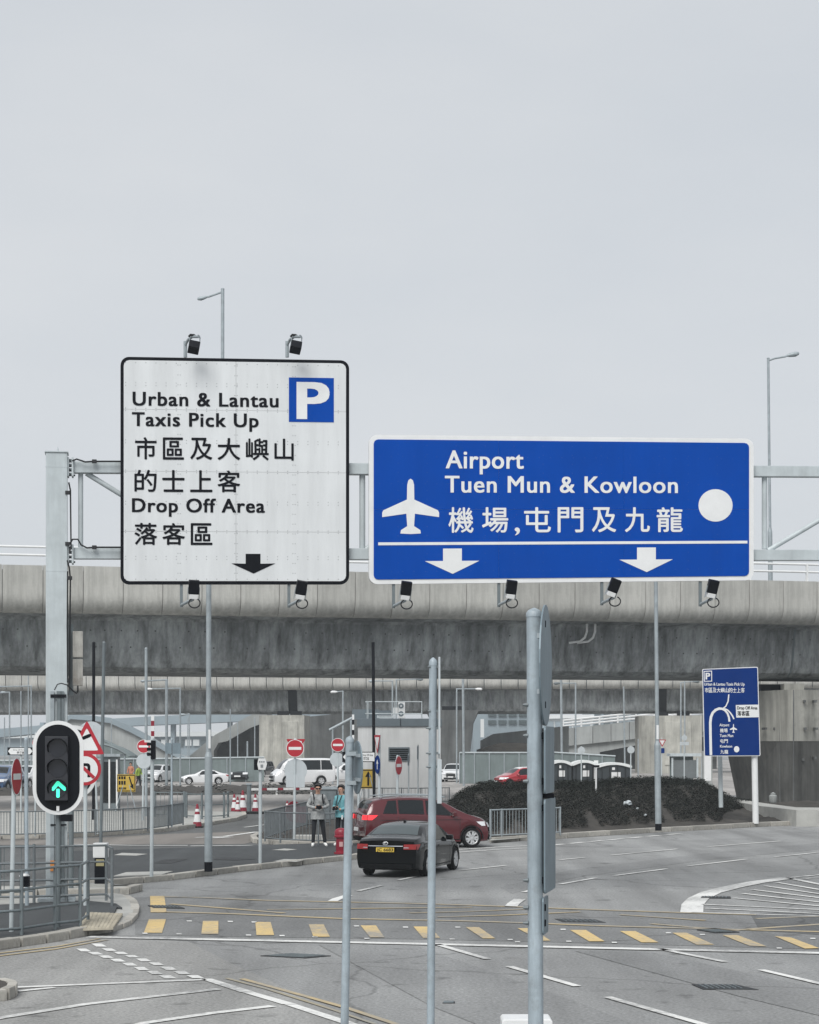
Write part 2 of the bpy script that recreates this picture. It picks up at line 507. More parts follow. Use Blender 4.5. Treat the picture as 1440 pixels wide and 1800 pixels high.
def pxs(pl, z=0.0):
    return [gr(x, y, z) for x, y in pl]

road = sheet('road', [(-500, 3), (500, 3), (500, 1500), (-500, 1500)], 0.0, 'road')
side_road = sheet('side_road', pxs([(-300, 1556), (196, 1556), (300, 1547), (420, 1532), (520, 1521), (640, 1509), (700, 1500), (780, 1482), (800, 1430), (-420, 1430)]), 0.004, 'road_dark')
car_park = sheet('car_park', pxs([(-700, 1429), (470, 1429), (640, 1420), (800, 1412), (1000, 1398), (2300, 1398), (2300, 1336), (-1200, 1336)]), 0.006, 'carpark')
sheet('asphalt_patch', pxs([(236, 1578), (420, 1572), (600, 1580), (760, 1588), (1000, 1598), (1440, 1612), (1700, 1618), (1700, 1682), (1440, 1669), (1000, 1657), (720, 1651), (420, 1647), (238, 1644)]), 0.004, MASPHALT('patched_asphalt', (0.18, 0.183, 0.182), 0.2))
sheet('asphalt_patch', pxs([(1318, 1605), (1440, 1604), (1520, 1606), (1540, 1640), (1440, 1644), (1335, 1636)]), 0.008, MASPHALT('dark_repair_asphalt', (0.10, 0.103, 0.104), 0.2))
sheet('asphalt_patch', pxs([(-300, 1648), (155, 1649), (330, 1655), (420, 1700), (640, 1800), (900, 1950), (-300, 1950)]), 0.004, MASPHALT('pale_asphalt', (0.265, 0.264, 0.256), 0.16))

_lane = MASPHALT('trench_asphalt', (0.205, 0.208, 0.207), 0.2)
sheet('asphalt_patch', pxs([(560, 1661), (735, 1664), (1010, 1760), (1290, 1870), (1010, 1870), (760, 1770)]), 0.006, _lane)
sheet('asphalt_patch', pxs([(1010, 1672), (1150, 1675), (1500, 1752), (1500, 1800), (1300, 1752)]), 0.006, _lane)
sheet('asphalt_patch', pxs([(880, 1560), (1000, 1530), (1240, 1500), (1480, 1478), (1480, 1489), (1240, 1512), (1010, 1543), (900, 1571)]), 0.004, _lane)
def pavement(name, pts_px, z, mat, base=0.0):
    mb = MB(); pts = pxs(pts_px, z)
    mb.slab([(p.x, p.y) for p in pts], base, z)
    o = mb.build(name, mat); o['kind'] = 'structure'
    return o

def kerbed(name, front_px, back_px, z, mat, inset=0.13):
    """raised pavement whose front edge follows a kerb line measured at road level"""
    f_ = [Vector((p.x, p.y)) for p in pxs(front_px, 0)]
    out = []
    for i, p in enumerate(f_):
        d = (f_[min(i + 1, len(f_) - 1)] - f_[max(i - 1, 0)]).normalized()
        n = Vector((-d.y, d.x))
        out.append(p + n * inset)
    b_ = [Vector((p.x, p.y)) for p in pxs(back_px, z)]
    mb = MB().slab([(p.x, p.y) for p in out + b_], 0.0, z)
    o = mb.build(name, mat); o['kind'] = 'structure'
    return o

KM = {}
def kerb_mesh(hz, dz):
    k = (hz, dz)
    if k not in KM:
        mb = MB().box((0, 0, hz / 2), (1, dz, hz))
        o = mb.build('kerb_stone', 'kerb', bevel=0.022)
        KM[k] = o.data
        bpy.data.objects.remove(o)
    return KM[k]

def kerb(px, parent, ln=0.95, hz=0.14, dz=0.2, z=0.0, name='kerb_stone'):
    pts = [Vector((p.x, p.y)) for p in pxs(px, z)]
    seg = [(pts[i + 1] - pts[i]).length for i in range(len(pts) - 1)]
    tot = sum(seg); n = max(1, round(tot / ln)); 
    def pos(d):
        for i, s_ in enumerate(seg):
            if d <= s_ or i == len(seg) - 1:
                return pts[i].lerp(pts[i + 1], d / s_)
            d -= s_
    for k in range(n):
        a, b = pos(tot * k / n), pos(tot * (k + 1) / n)
        v = b - a; L = v.length
        o = bpy.data.objects.new(name, kerb_mesh(hz, dz)); COL.objects.link(o)
        nrm = Vector((-v.y, v.x)).normalized()
        c = (a + b) / 2 + nrm * dz / 2
        o.parent = parent
        o.location = (c.x, c.y, z + random.uniform(-0.008, 0.004))
        o.rotation_euler = (random.uniform(-.012, .012), 0, math.atan2(v.y, v.x) + random.uniform(-.008, .008))
        o.scale = ((L - random.uniform(0.035, 0.07)), 1, 1)

# near island with the traffic signals
NEARK = [(-260, 1714), (0, 1671), (27, 1667), (74, 1660), (116, 1653.5), (155, 1645)]
DROPK = [(155, 1645), (181, 1643), (208, 1636.5), (231, 1626.5), (243, 1613), (246, 1600), (240, 1588), (226, 1580), (206, 1577)]
island = kerbed('pavement', NEARK + [(172, 1639), (196, 1631), (213, 1618), (218, 1606)], [(215, 1595), (204, 1588), (154, 1583), (115, 1583), (79, 1586), (0, 1590), (-260, 1597)], 0.125, 'pave')
border = kerbed('pavement_border', DROPK, [(0, 1577), (-260, 1582), (-260, 1602), (0, 1595), (150, 1600), (150, 1630)], 0.085, 'slab', 0.1)
kerb(NEARK, island, ln=0.62, hz=0.15, dz=0.22)
kerb(DROPK, border, ln=0.7, hz=0.09, dz=0.16)
tact = [(150, 1604), (215, 1606), (208, 1617), (196, 1631), (140, 1633)]
tp = [gr(x, y, 0.13) for x, y in tact]
def inside(x, y, poly):
    c = False
    for i in range(len(poly)):
        a, b = poly[i], poly[i - 1]
        if (a[1] > y) != (b[1] > y) and x < (b[0] - a[0]) * (y - a[1]) / (b[1] - a[1]) + a[0]: c = not c
    return c
tq = [gr(151, 1604, .13), gr(216, 1606, .13), gr(199, 1631, .13), gr(139, 1633, .13)]
NU, NV = 9, 7
def tqp(u, v): return tq[0].lerp(tq[1], u).lerp(tq[3].lerp(tq[2], u), v)
for i in range(NU):
    for j in range(NV):
        e = .007
        u0, u1, v0, v1 = (i + e) / NU, (i + 1 - e) / NU, (j + e) / NV, (j + 1 - e) / NV
        z1 = .134 + random.uniform(-.003, .003)
        mb = MB().slab([(tqp(u, v).x, tqp(u, v).y) for u, v in ((u0, v1), (u1, v1), (u1, v0), (u0, v0))], .1, z1)
        for k in range(3):
            va, vb = v0 + (v1 - v0) * (k + .2) / 3, v0 + (v1 - v0) * (k + .75) / 3
            mb.slab([(tqp(u, v).x, tqp(u, v).y) for u, v in ((u0 + .01, vb), (u1 - .01, vb), (u1 - .01, va), (u0 + .01, va))], z1 - .002, z1 + .008)
        mb.build('tactile_tile', 'tactile', island)

# low kerbed strip behind the near island
STRK = [(-200, 1578), (52, 1576), (150, 1576), (215, 1574), (248, 1570), (252, 1566)]
strip_i = kerbed('kerbed_strip', STRK, [(246, 1557), (190, 1553), (52, 1556), (-200, 1558)], 0.13, 'slab')
kerb(STRK, strip_i, ln=1.0, hz=0.15, dz=0.2)

# pavement beyond the junction, with the two people on it
PAVK = [(120, 1560), (198, 1557), (300, 1548), (420, 1533), (520, 1522), (600, 1513.5), (645, 1508), (676, 1500), (690, 1492)]
pave2 = kerbed('pavement', PAVK, [(678, 1484), (660, 1482), (600, 1482), (560, 1482), (440, 1486), (200, 1494), (120, 1496)], 0.12, 'pave')
kerb(PAVK, pave2, ln=1.0, hz=0.14, dz=0.2)
sl = MB().slab([(p.x, p.y) for p in pxs([(200, 1539.5), (222, 1533), (304, 1531), (284, 1537)], 0.14)], 0.1, 0.14)
sl.build('concrete_pad', 'slab', pave2)
for pl in ([(270, 1517), (290, 1510), (330, 1510), (300, 1518)], [(375, 1511), (400, 1507), (450, 1510), (415, 1512)]):
    sheet('drain_cover', pxs(pl, 0.126), 0.126, 'iron', pave2, False)
for pl in ([(480, 1514), (500, 1510), (540, 1511), (520, 1515)], [(478, 1494), (500, 1491.5), (523, 1493), (505, 1495)], [(200, 1503), (215, 1499), (260, 1501), (240, 1504)]):
    sheet('concrete_patch', pxs(pl, 0.126), 0.126, 'slab', pave2, False)

# fenced island behind the two people, island with the long railing, verge of the car park
I2K = [(452, 1470), (438, 1477), (446, 1483), (520, 1487), (600, 1487), (690, 1484), (740, 1474)]
isl2 = kerbed('traffic_island', I2K, [(745, 1444), (640, 1442), (560, 1438), (490, 1450)], 0.12, 'soil')
kerb(I2K, isl2, ln=1.1, hz=0.15, dz=0.2)
I3K = [(-200, 1479), (100, 1474), (180, 1470), (300, 1462), (360, 1453), (415, 1444), (434, 1437), (432, 1432)]
isl3 = kerbed('traffic_island', I3K, [(424, 1427), (330, 1425), (-200, 1425)], 0.12, 'slab')
kerb(I3K, isl3, ln=1.2, hz=0.15, dz=0.2)
sheet('side_road', pxs([(-300, 1487), (-300, 1477), (100, 1476), (300, 1466), (440, 1462), (452, 1478), (430, 1484)]), 0.009, MASPHALT('brown_asphalt', (0.19, 0.175, 0.16), 0.15, 0.1, False))

# low planted strip along the car park's edge: earth with weeds
def height_strip(name, pl, hmax, nx, ny, mat, seed):
    """earth ridge between a front line and a back line given on the ground"""
    rnd = random.Random(seed)
    f_, b_ = pl
    def lerp_line(L, t):
        t *= len(L) - 1; i = min(int(t), len(L) - 2)
        return Vector(L[i]).lerp(Vector(L[i + 1]), t - i)
    vs, fs = [], []
    for i in range(nx + 1):
        a, b = lerp_line(f_, i / nx), lerp_line(b_, i / nx)
        for j in range(ny + 1):
            p = a.lerp(b, j / ny)
            e = min(1, 6 * i / nx, 6 * (nx - i) / nx)
            z = hmax * e * math.sin(math.pi * j / ny) ** 0.6 * rnd.uniform(0.6, 1.2) if 0 < j < ny else 0.0
            vs.append((p.x, p.y, max(z, 0.012)))
    for i in range(nx):
        for j in range(ny):
            k = i * (ny + 1) + j
            fs.append((k, k + ny + 1, k + ny + 2, k + 1))
    o = MB().add(vs, fs).build(name, mat, smooth=60); o['kind'] = 'structure'
    return o
height_strip('earth_verge', ([gr(-200, 1399), gr(190, 1399), gr(420, 1397), gr(615, 1395)], [gr(-200, 1389), gr(190, 1389), gr(420, 1386), gr(615, 1384)]), 0.38, 90, 6, 'soil', 3)

# ------------------------------------------------------------------ painted markings, drain covers
MAT['yellow_ghost'] = MW('worn_yellow_paint', (0.33, 0.29, 0.20), ASPH, 1.2, 4.0)
def line(px, w, mat='white_paint', name='lane_line', z=0.014, parent=road, zbase=0.0):
    P = [Vector((p.x, p.y)) for p in pxs(px, zbase)]
    vs = []
    for i, p in enumerate(P):
        d = (P[min(i + 1, len(P) - 1)] - P[max(i - 1, 0)]).normalized()
        n = Vector((-d.y, d.x)) * w / 2
        vs += [(p.x + n.x, p.y + n.y, z), (p.x - n.x, p.y - n.y, z)]
    fs = [(2 * i, 2 * i + 1, 2 * i + 3, 2 * i + 2) for i in range(len(P) - 1)]
    return MB().add(vs, fs).build(name, mat, parent)

def quad(px, mat, name, z=0.014, parent=road):
    return sheet(name, pxs(px, 0), z, mat, parent, False)

line([(155, 1648), (720, 1660), (1440, 1676.5), (1900, 1689)], 0.26, name='stop_line')
for a in ([(262, 1617), (292, 1617), (285, 1641), (253, 1641)], [(357, 1620), (384, 1620), (384, 1643), (354, 1643)], [(449, 1622), (476, 1622), (482, 1645), (451, 1645)],
          [(543, 1626), (569, 1626), (580, 1648), (551, 1648)], [(634, 1628), (661, 1628), (676, 1649), (651, 1649)], [(727, 1630), (755, 1630), (774, 1650), (744, 1650)],
          [(819, 1631), (842, 1631), (871, 1651), (849, 1651)], [(910, 1633), (936, 1633), (968, 1655), (950, 1655)], [(1002, 1636), (1030, 1636), (1063, 1656), (1036, 1656)],
          [(1090, 1638), (1117, 1638), (1158, 1658), (1128, 1658)], [(1182, 1641), (1207, 1641), (1256, 1662), (1225, 1662)], [(1270, 1645), (1297, 1645), (1348, 1665), (1318, 1664)],
          [(1362, 1647), (1390, 1649), (1440, 1668), (1415, 1669)], [(1455, 1650), (1482, 1652), (1536, 1671), (1508, 1672)]):
    quad(a, 'yellow_paint', 'crossing_stripe')
for x, y in ((250, 1641), (310, 1642), (328, 1619), (400, 1620), (432, 1644), (442, 1621), (491, 1645), (549, 1647), (622, 1628), (640, 1650), (708, 1630), (790, 1651), (800, 1630), (892, 1652), (905, 1656), (985, 1634), (995, 1655), (1075, 1657), (1170, 1640), (1230, 1643), (1365, 1667), (1424, 1650)):
    quad([(x, y), (x + 9, y), (x + 10, y + 2), (x + 1, y + 2)], 'white_paint', 'stud_mark')
quad([(264, 1576), (289, 1576), (293, 1605), (265, 1605)], 'yellow_paint', 'box_end_block')
for p, w in (([(289, 1577), (360, 1579), (475, 1584), (720, 1589), (850, 1593), (1040, 1600), (1220, 1606), (1330, 1609)], 0.16),
             ([(292, 1604), (400, 1607), (605, 1616), (720, 1618), (820, 1620), (940, 1624), (1070, 1629), (1440, 1639), (1700, 1646)], 0.18),
             ([(300, 1590), (390, 1597), (500, 1606)], 0.14), ([(470, 1600), (720, 1597), (830, 1596)], 0.12), ([(770, 1613), (880, 1610), (1020, 1604)], 0.12),
             ([(1310, 1635), (1380, 1630), (1470, 1624)], 0.16), ([(1330, 1616), (1400, 1613), (1470, 1611)], 0.16), ([(1090, 1609), (1240, 1619)], 0.12), ([(1145, 1625), (1230, 1632), (1300, 1637)], 0.13),
             ([(720, 1606), (830, 1603), (930, 1599)], 0.1)):
    line(p, w, 'yellow_faded', 'box_junction_line')
# dashed boundary in the near left
for a in ((320, 320, 380, 333), (357, 337, 415, 348), (397, 349, 457, 360), (437, 361, 495, 371), (477, 373, 537, 385), (522, 387, 582, 398), (563, 402, 628, 415), (608, 417, 675, 430), (655, 432, 722, 444),
          (268, 338, 325, 350), (308, 350, 368, 361), (345, 362, 405, 373), (385, 374, 447, 386), (428, 388, 488, 400), (470, 403, 530, 416), (515, 417, 577, 430), (557, 432, 625, 445)):
    x0, y0, x1, y1 = a; w = x1 - x0
    y1 -= 2; q = [(x0, y0), (x0 + .62 * w, y0), (x1 - 4, y1), (x0 + .32 * w, y1)]
    quad([(x / 2, 1500 + y / 2) for x, y in q], 'white_paint', 'give_way_dash')
for a, b in (((361, 1722), (434, 1745.5)), ((436, 1746), (508, 1767)), ((510, 1767.5), (610, 1800)), ((612, 1800.5), (760, 1850))):
    quad([(a[0] - 10, a[1]), (a[0] + 12, a[1]), (b[0] + 14, b[1]), (b[0] - 12, b[1])], 'white_paint', 'lane_line')
line([(30, 1737), (200, 1730), (362, 1723.5)], 0.14); line([(30, 1744), (95, 1737.5)], 0.12)
line([(-120, 1816), (0, 1791), (150, 1767), (385, 1740)], 0.15); line([(180, 1820), (255, 1800), (370, 1783), (480, 1770)], 0.15)
line([(425, 1722), (520, 1748), (605, 1772), (690, 1800), (800, 1842)], 0.09, 'yellow_faded'); line([(398, 1721), (470, 1740), (590, 1778), (660, 1802)], 0.06, 'yellow_ghost')
line([(-150, 1704), (0, 1676.5), (100, 1665), (175, 1651)], 0.08, 'yellow_faded'); line([(-150, 1710), (0, 1681.5), (95, 1670), (190, 1653)], 0.07, 'yellow_faded')
# lane dashes on the right and up the bend
for p in ([(768, 1661), (857, 1687)], [(895, 1700), (1015, 1735)], [(1068, 1754), (1232, 1801), (1300, 1820)], [(1160, 1669), (1275, 1692)], [(1338, 1706), (1440, 1730), (1460, 1735)],
          [(630, 1567), (672, 1557)], [(700, 1548), (730, 1541.5)], [(805, 1531), (889, 1522)], [(985, 1555), (1047, 1544)], [(1080, 1540), (1172, 1528)],
          [(1210, 1523), (1312, 1511)], [(1075, 1504), (1190, 1493)], [(1245, 1489), (1372, 1479)], [(1362, 1507), (1440, 1499), (1480, 1495)], [(985, 1512), (1028, 1508)], [(920, 1569), (950, 1562)]):
    line(p, 0.12, name='lane_dash')
line([(585, 1585), (592, 1581), (612, 1575)], 0.2, name='lane_dash'); line([(898, 1595), (903, 1589), (914, 1581.5)], 0.24, name='lane_dash')
line([(803, 1499), (870, 1494.5), (960, 1490)], 0.14); line([(803, 1494.5), (880, 1489.5), (970, 1485.5)], 0.14)
for k in range(7):
    x = 968 + k * 34
    line([(x, 1486.5 - k * 3.1), (x + 24, 1484.2 - k * 3.1)], 0.22, name='edge_dash')
# white hatched island on the right
line([(1216, 1605), (1217.5, 1591), (1228, 1580), (1250, 1569.5), (1290, 1559.5), (1330, 1551.5), (1386, 1544)], 0.42, name='hatch_border')
line([(1216, 1605), (1330, 1608), (1440, 1611), (1560, 1615)], 0.14, name='hatch_border')
line([(1386, 1544), (1440, 1555), (1520, 1571)], 0.16, name='hatch_border')
for a, y in (((1240, 1597.5), 1607), ((1234, 1590.5), 1600), ((1290, 1579.5), 1593.5), ((1306, 1571.5), 1586.5), ((1322, 1564.5), 1579), ((1345, 1558), 1572), ((1366, 1552), 1564.5)):
    line([a, (1440, y), (1500, y + 4)], 0.12, name='hatch_stripe')
for k in range(5):
    x = 1392 + k * 22
    line([(x, 1543.5 - k * 2.2), (x + 15, 1542 - k * 2.2)], 0.16, name='edge_dash'); line([(x + 22, 1545.5 - k * 2), (x + 36, 1544 - k * 2)], 0.16, name='edge_dash')
# white lines on the dark side road
line([(120, 1485), (240, 1487), (330, 1487)], 0.22, z=0.02); line([(335, 1488), (445, 1487)], 0.2, z=0.02)
line([(344, 1473), (395, 1471), (452, 1463)], 0.22, z=0.02); line([(196, 1496), (300, 1500)], 0.3, z=0.02); line([(372, 1474), (405, 1472)], 0.35, z=0.02)
line([(430, 1455), (470, 1450)], 0.15, z=0.02); line([(590, 1455), (622, 1446)], 0.3, z=0.02)
# iron covers sunk in the carriageway
def cover(px, z=0.012):
    P = pxs(px)
    mb = MB().slab([(p.x, p.y) for p in P], 0.0, z)
    o = mb.build('drain_cover', 'iron', road)
    c = sum(P, Vector()) / len(P)
    a, b = (P[1] - P[0]), (P[-1] - P[0])
    g = MB()
    for k in range(1, 8):
        u = P[0] + a * (k / 8) + b * 0.12; v = P[0] + a * (k / 8) + b * 0.88
        g.tube((u.x, u.y, z + 0.003), (v.x, v.y, z + 0.003), 0.012, n=4)
    g.build('grating_bars', 'galv_dark', o)
cover([(458, 1681), (506, 1677), (582, 1681), (538, 1685)]); cover([(975, 1616), (1045, 1617), (1065, 1622.5), (990, 1621.5)])
cover([(1225, 1636), (1262, 1635.5), (1300, 1640), (1258, 1641)], 0.018); cover([(1216, 1731.5), (1295, 1732), (1334, 1741), (1236, 1740)])
cover([(260, 1593), (310, 1593), (325, 1598), (270, 1597.5)], 0.02); cover([(1234, 1577), (1284, 1577.5), (1285, 1580), (1232, 1579.5)], 0.022); cover([(780, 1762), (800, 1762), (800, 1765), (778, 1765)])
# rounded kerb end at the lower left corner
KEK = [(-60, 1768), (-8, 1762), (14, 1760), (28, 1755), (32, 1748), (26, 1742), (10, 1738)]
kend = kerbed('kerbed_nose', KEK, [(-10, 1733), (-60, 1733)], 0.13, 'soil', 0.1)
kerb(KEK, kend, ln=0.3, hz=0.15, dz=0.12)

# ------------------------------------------------------------------ planted bank on the right
bank_f = [(780, 1470), (870, 1477), (950, 1474), (1060, 1467), (1150, 1461), (1250, 1456.5), (1340, 1451), (1440, 1448), (1700, 1440), (2100, 1434)]
def bank_front(px):
    for (a, b), (c, d) in zip(bank_f, bank_f[1:]):
        if a <= px <= c: return b + (d - b) * (px - a) / (c - a)
    return bank_f[-1][1]
top_line = [(770, 1440), (790, 1414), (806, 1398), (825, 1388), (860, 1379), (900, 1378), (960, 1379), (1010, 1378), (1060, 1376), (1120, 1371), (1180, 1371), (1236, 1377), (1256, 1388), (1275, 1400), (1290, 1408), (1320, 1412), (1440, 1408), (2100, 1412)]
def top_py(px):
    for (a, b), (c, d) in zip(top_line, top_line[1:]):
        if a <= px <= c: return b + (d - b) * (px - a) / (c - a)
    return 1412
def bank_point(px, t):
    """t 0 at the kerb, 0.7 at the crest, 1 behind it"""
    f0 = gr(px, bank_front(px))
    crest_d = 13.0
    d0 = math.hypot(f0.x, f0.y)
    ux, uy = f0.x / d0, f0.y / d0
    Zc = f0.y + crest_d
    zc = max(0.2, EYE - (top_py(px) - CY) / F * Zc)
    if t <= 0.7:
        s_ = t / 0.7
        y = f0.y + crest_d * s_; z = 0.13 + (zc - 0.13) * (s_ ** 0.75)
    else:
        s_ = (t - 0.7) / 0.3
        y = f0.y + crest_d + 4 * s_; z = zc * (1 - s_ ** 2) + 0.01
    return Vector((f0.x / f0.y * y, y, z))
vs, fs = [], []
NX, NY = 130, 22
rb = random.Random(5)
pxg = [786 + i * (2100 - 786) / NX for i in range(NX + 1)]
for i, px in enumerate(pxg):
    for j in range(NY + 1):
        p = bank_point(px, j / NY)
        if 0 < j < NY: p.z += rb.uniform(-0.05, 0.05)
        vs.append(p)
for i in range(NX):
    for j in range(NY):
        k = i * (NY + 1) + j
        fs.append((k, k + NY + 1, k + NY + 2, k + 1))
bank = MB().add(vs, fs).build('planted_bank', 'soil', smooth=70); bank['kind'] = 'structure'
kerb([(868, 1481), (960, 1476), (1060, 1469.5), (1150, 1463.5), (1250, 1458.5), (1340, 1453), (1440, 1449.5), (1560, 1446)], bank, ln=1.25, hz=0.17, dz=0.22)
sheet('pavement', pxs([(862, 1483), (862, 1474), (935, 1470.5), (950, 1476)]), 0.1, 'slab')

def leaves(name, n, gen, mat, size, seed):
    rnd = np.random.default_rng(seed)
    P = np.array([gen(rnd) for _ in range(n)])
    s_ = rnd.uniform(size[0], size[1], n)
    th = rnd.uniform(0, 2 * np.pi, n); ph = rnd.uniform(-.7, .7, n)
    u = np.stack([np.cos(th), np.sin(th), np.zeros(n)], 1)
    v = np.stack([-np.sin(th) * np.cos(ph), np.cos(th) * np.cos(ph), np.sin(ph)], 1)
    V = np.empty((n, 4, 3))
    V[:, 0] = P - u * s_[:, None] * .5; V[:, 1] = P - v * s_[:, None] * .35
    V[:, 2] = P + u * s_[:, None] * .5; V[:, 3] = P + v * s_[:, None] * .35
    me = bpy.data.meshes.new(name)
    me.from_pydata(V.reshape(-1, 3).tolist(), [], np.arange(4 * n).reshape(-1, 4).tolist())
    me.materials.append(MAT[mat])
    o = bpy.data.objects.new(name, me); COL.objects.link(o); o['kind'] = 'stuff'
    return o
def cover_ok(px, t):
    if px < 1270: return True
    return t > 0.15 + (px - 1270) / 60 * 0.5 and px < 1330
def gen_bank(rnd):
    while True:
        px = 786 + rnd.random() ** 1.0 * 545; t = 0.03 + rnd.random() * 0.8
        dn = math.sin(px * .071 + 2.1 * t) * math.sin(t * 9.0 + px * .019) + .6 * math.sin(px * .19 + t * 17)
        if t < .2: dn -= (.2 - t) * 5
        if px < 1330 and cover_ok(px, t) and dn > -1.6 + .7 * rnd.random(): break
    p = bank_point(px, t)
    bump = 0.05 * (math.sin(px * 0.21) * math.sin(t * 23 + px * .05) + 1)
    return (p.x, p.y, p.z + rnd.random() ** 2 * (0.12 + bump) + 0.01)
tag(leaves('ground_cover', 110000, gen_bank, 'leaf', (0.03, 0.085), 11), 'dark low ground cover plants spread over the bank', 'ground cover')
def gen_crest(rnd):
    px = 800 + rnd.random() * 470
    p = bank_point(px, 0.6 + rnd.random() * 0.14)
    h = 0.08 + 0.12 * max(0, math.sin(px * 0.083) + 0.5 * math.sin(px * .21 + 1))
    return (p.x + rnd.normal() * .1, p.y, p.z + rnd.random() * h)
tag(leaves('weed_growth', 12000, gen_crest, 'leaf2', (0.03, 0.1), 12), 'taller uneven weeds along the top of the dark bank', 'weeds')
def gen_verge(rnd):
    px = -150 + rnd.random() * 760
    p = gr(px, 1398 - rnd.random() * 12)
    return (p.x, p.y, rnd.random() * (0.3 + 0.18 * math.sin(px * .07)))
tag(leaves('weed_growth', 5000, gen_verge, 'leaf', (0.1, 0.24), 13), 'dark weeds on the earth strip edging the car park', 'weeds')

# ------------------------------------------------------------------ flyovers
PROF = [(0.0, 11.09), (0.0, 9.82), (0.03, 9.62), (0.10, 9.42), (0.24, 9.22), (0.46, 9.07), (0.78, 9.0), (0.78, 9.12), (0.5, 9.2), (0.36, 9.36), (0.28, 9.6), (0.26, 9.85), (0.26, 11.09)]
GIRD = [(0.6, 9.16), (1.5, 9.02), (2.15, 8.92), (2.32, 8.78), (2.38, 8.5), (2.55, 7.5), (2.68, 7.0), (2.86, 6.68), (3.2, 6.50), (3.7, 6.44), (8.1, 6.44), (8.6, 6.5), (8.95, 6.68), (9.2, 7.1), (9.45, 8.6), (9.7, 8.95), (11.2, 9.16), (11.2, 9.9), (0.6, 9.9)]
def flyover(label, A, Bp, x0, x1, pl, px0, px1, webmat, parmat, rails=True, holes=True, gap=0.012):
    d = Bp - A; ang = math.atan2(d.y, d.x)
    base = (A + Bp) / 2; base.z = 0
    t = thing('flyover', label, 'flyover', base, ang)
    xs_ = np.linspace(x0, x1, 30)
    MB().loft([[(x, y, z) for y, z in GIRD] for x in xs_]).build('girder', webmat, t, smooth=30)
    mb = MB().loft([[(x, y, z) for y, z in PROF] for x in (gap, pl - gap)])
    p0 = mb.build('parapet_panel', parmat, t, smooth=40)
    n0, n1 = math.floor(px0 / pl), math.ceil(px1 / pl)
    for k in range(n0, n1):
        o = p0 if k == n0 else p0.copy()
        if k != n0: COL.objects.link(o); o.parent = t
        o.location = (k * pl, random.uniform(-.012, .006), random.uniform(-.008, .008))
    for a, b in ((x0, n0 * pl), (n1 * pl, x1)):
        if b - a > 1: MB().loft([[(x, y, z) for y, z in PROF] for x in (a, b)]).build('parapet_run', parmat, t, smooth=40)
    MB().loft([[(x, y, z) for y, z in ((0.16, 10.9), (0.16, 9.7), (0.42, 9.25), (0.7, 9.1), (0.7, 9.18), (0.4, 9.4), (0.22, 9.8), (0.22, 10.9))] for x in (x0, x1)]).build('joint_backing', 'galv_dark', t)
    MB().loft([[(x, y, z) for y, z in ((10.95, 11.0), (10.95, 9.3), (11.25, 9.3), (11.25, 11.0))] for x in (x0, x1)]).build('rear_parapet', parmat, t)
    if rails:
        for z in (11.55, 11.92):
            MB().tube((x0, 0.13, z), (x1, 0.13, z), 0.055, n=8).build('guard_rail', 'whiteplain', t)
        pp = MB().box((0, 0, 0.42), (0.09, 0.12, 0.86)).build('rail_post', 'whiteplain', t)
        k = 0; x = math.floor(px0 / 3) * 3
        while x < px1:
            o = pp if k == 0 else pp.copy()
            if k: COL.objects.link(o); o.parent = t
            o.location = (x + 1.1, 0.13, 11.1); x += 3.0; k += 1
    if holes:
        mb = MB()
        for row, (y, z) in enumerate(((2.40, 8.36), (2.53, 7.6))):
            x = px0 + row * .4
            while x < px1:
                if random.random() < 0.85:
                    dx = random.uniform(-.1, .1); r_ = 0.04
                    ny, nz = -0.012, 0.0
                    mb.add([(x + dx + r_ * math.cos(q), y + ny - r_ * math.sin(q) * 0.15, z + r_ * math.sin(q)) for q in (k * math.pi / 4 for k in range(8))], [tuple(range(8))])
                x += 0.78
        mb.build('tie_hole', 'conc_dark', t, kind='stuff')
    return t
Z1L, Z1R = 86.0, 95.0
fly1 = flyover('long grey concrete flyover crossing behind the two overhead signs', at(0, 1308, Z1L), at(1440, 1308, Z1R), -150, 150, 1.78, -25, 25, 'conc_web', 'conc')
for dx in (0, 0.42):
    MB().path([(8.35 + dx, 1.9, 8.98), (8.35 + dx, 1.9, 8.6), (8.28 + dx, 2.0, 8.3), (8.1 + dx, 2.2, 8.12), (7.6 + dx, 2.42, 8.05)], 0.06, 8).build('drain_pipe', 'whiteplain', fly1, smooth=60)
xj = 19.4
MB().loft([[(x, y - 0.02, z) for y, z in GIRD[2:10]] + [(x, y + 0.1, z) for y, z in reversed(GIRD[2:10])] for x in (xj, xj + 0.1)]).build('expansion_joint', 'galv_dark', fly1)
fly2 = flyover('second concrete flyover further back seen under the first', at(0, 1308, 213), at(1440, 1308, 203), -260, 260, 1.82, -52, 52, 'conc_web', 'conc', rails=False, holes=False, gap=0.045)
for px in (500, 1163):     # open joints over the piers
    q = fly2.matrix_basis.inverted() @ at(px, 1308, 207)
    MB().loft([[(x, y - 0.03, z) for y, z in GIRD[1:10]] + [(x, y + 0.2, z) for y, z in reversed(GIRD[1:10])] for x in (q.x - 0.45, q.x + 0.55)]).build('expansion_joint', 'black', fly2)

def pier(label, pts_bottom, pts_top, z0, z1, mat, group=None, bearing=None):
    c = sum((Vector((p[0], p[1], 0)) for p in pts_bottom), Vector()) / len(pts_bottom)
    t = thing('bridge_pier', label, 'bridge pier', c, 0, group)
    MB().loft([[(p[0] - c.x, p[1] - c.y, z0) for p in pts_bottom], [(p[0] - c.x, p[1] - c.y, z1) for p in pts_top]]).build('shaft', mat, t, bevel=0.06)
    return t, c
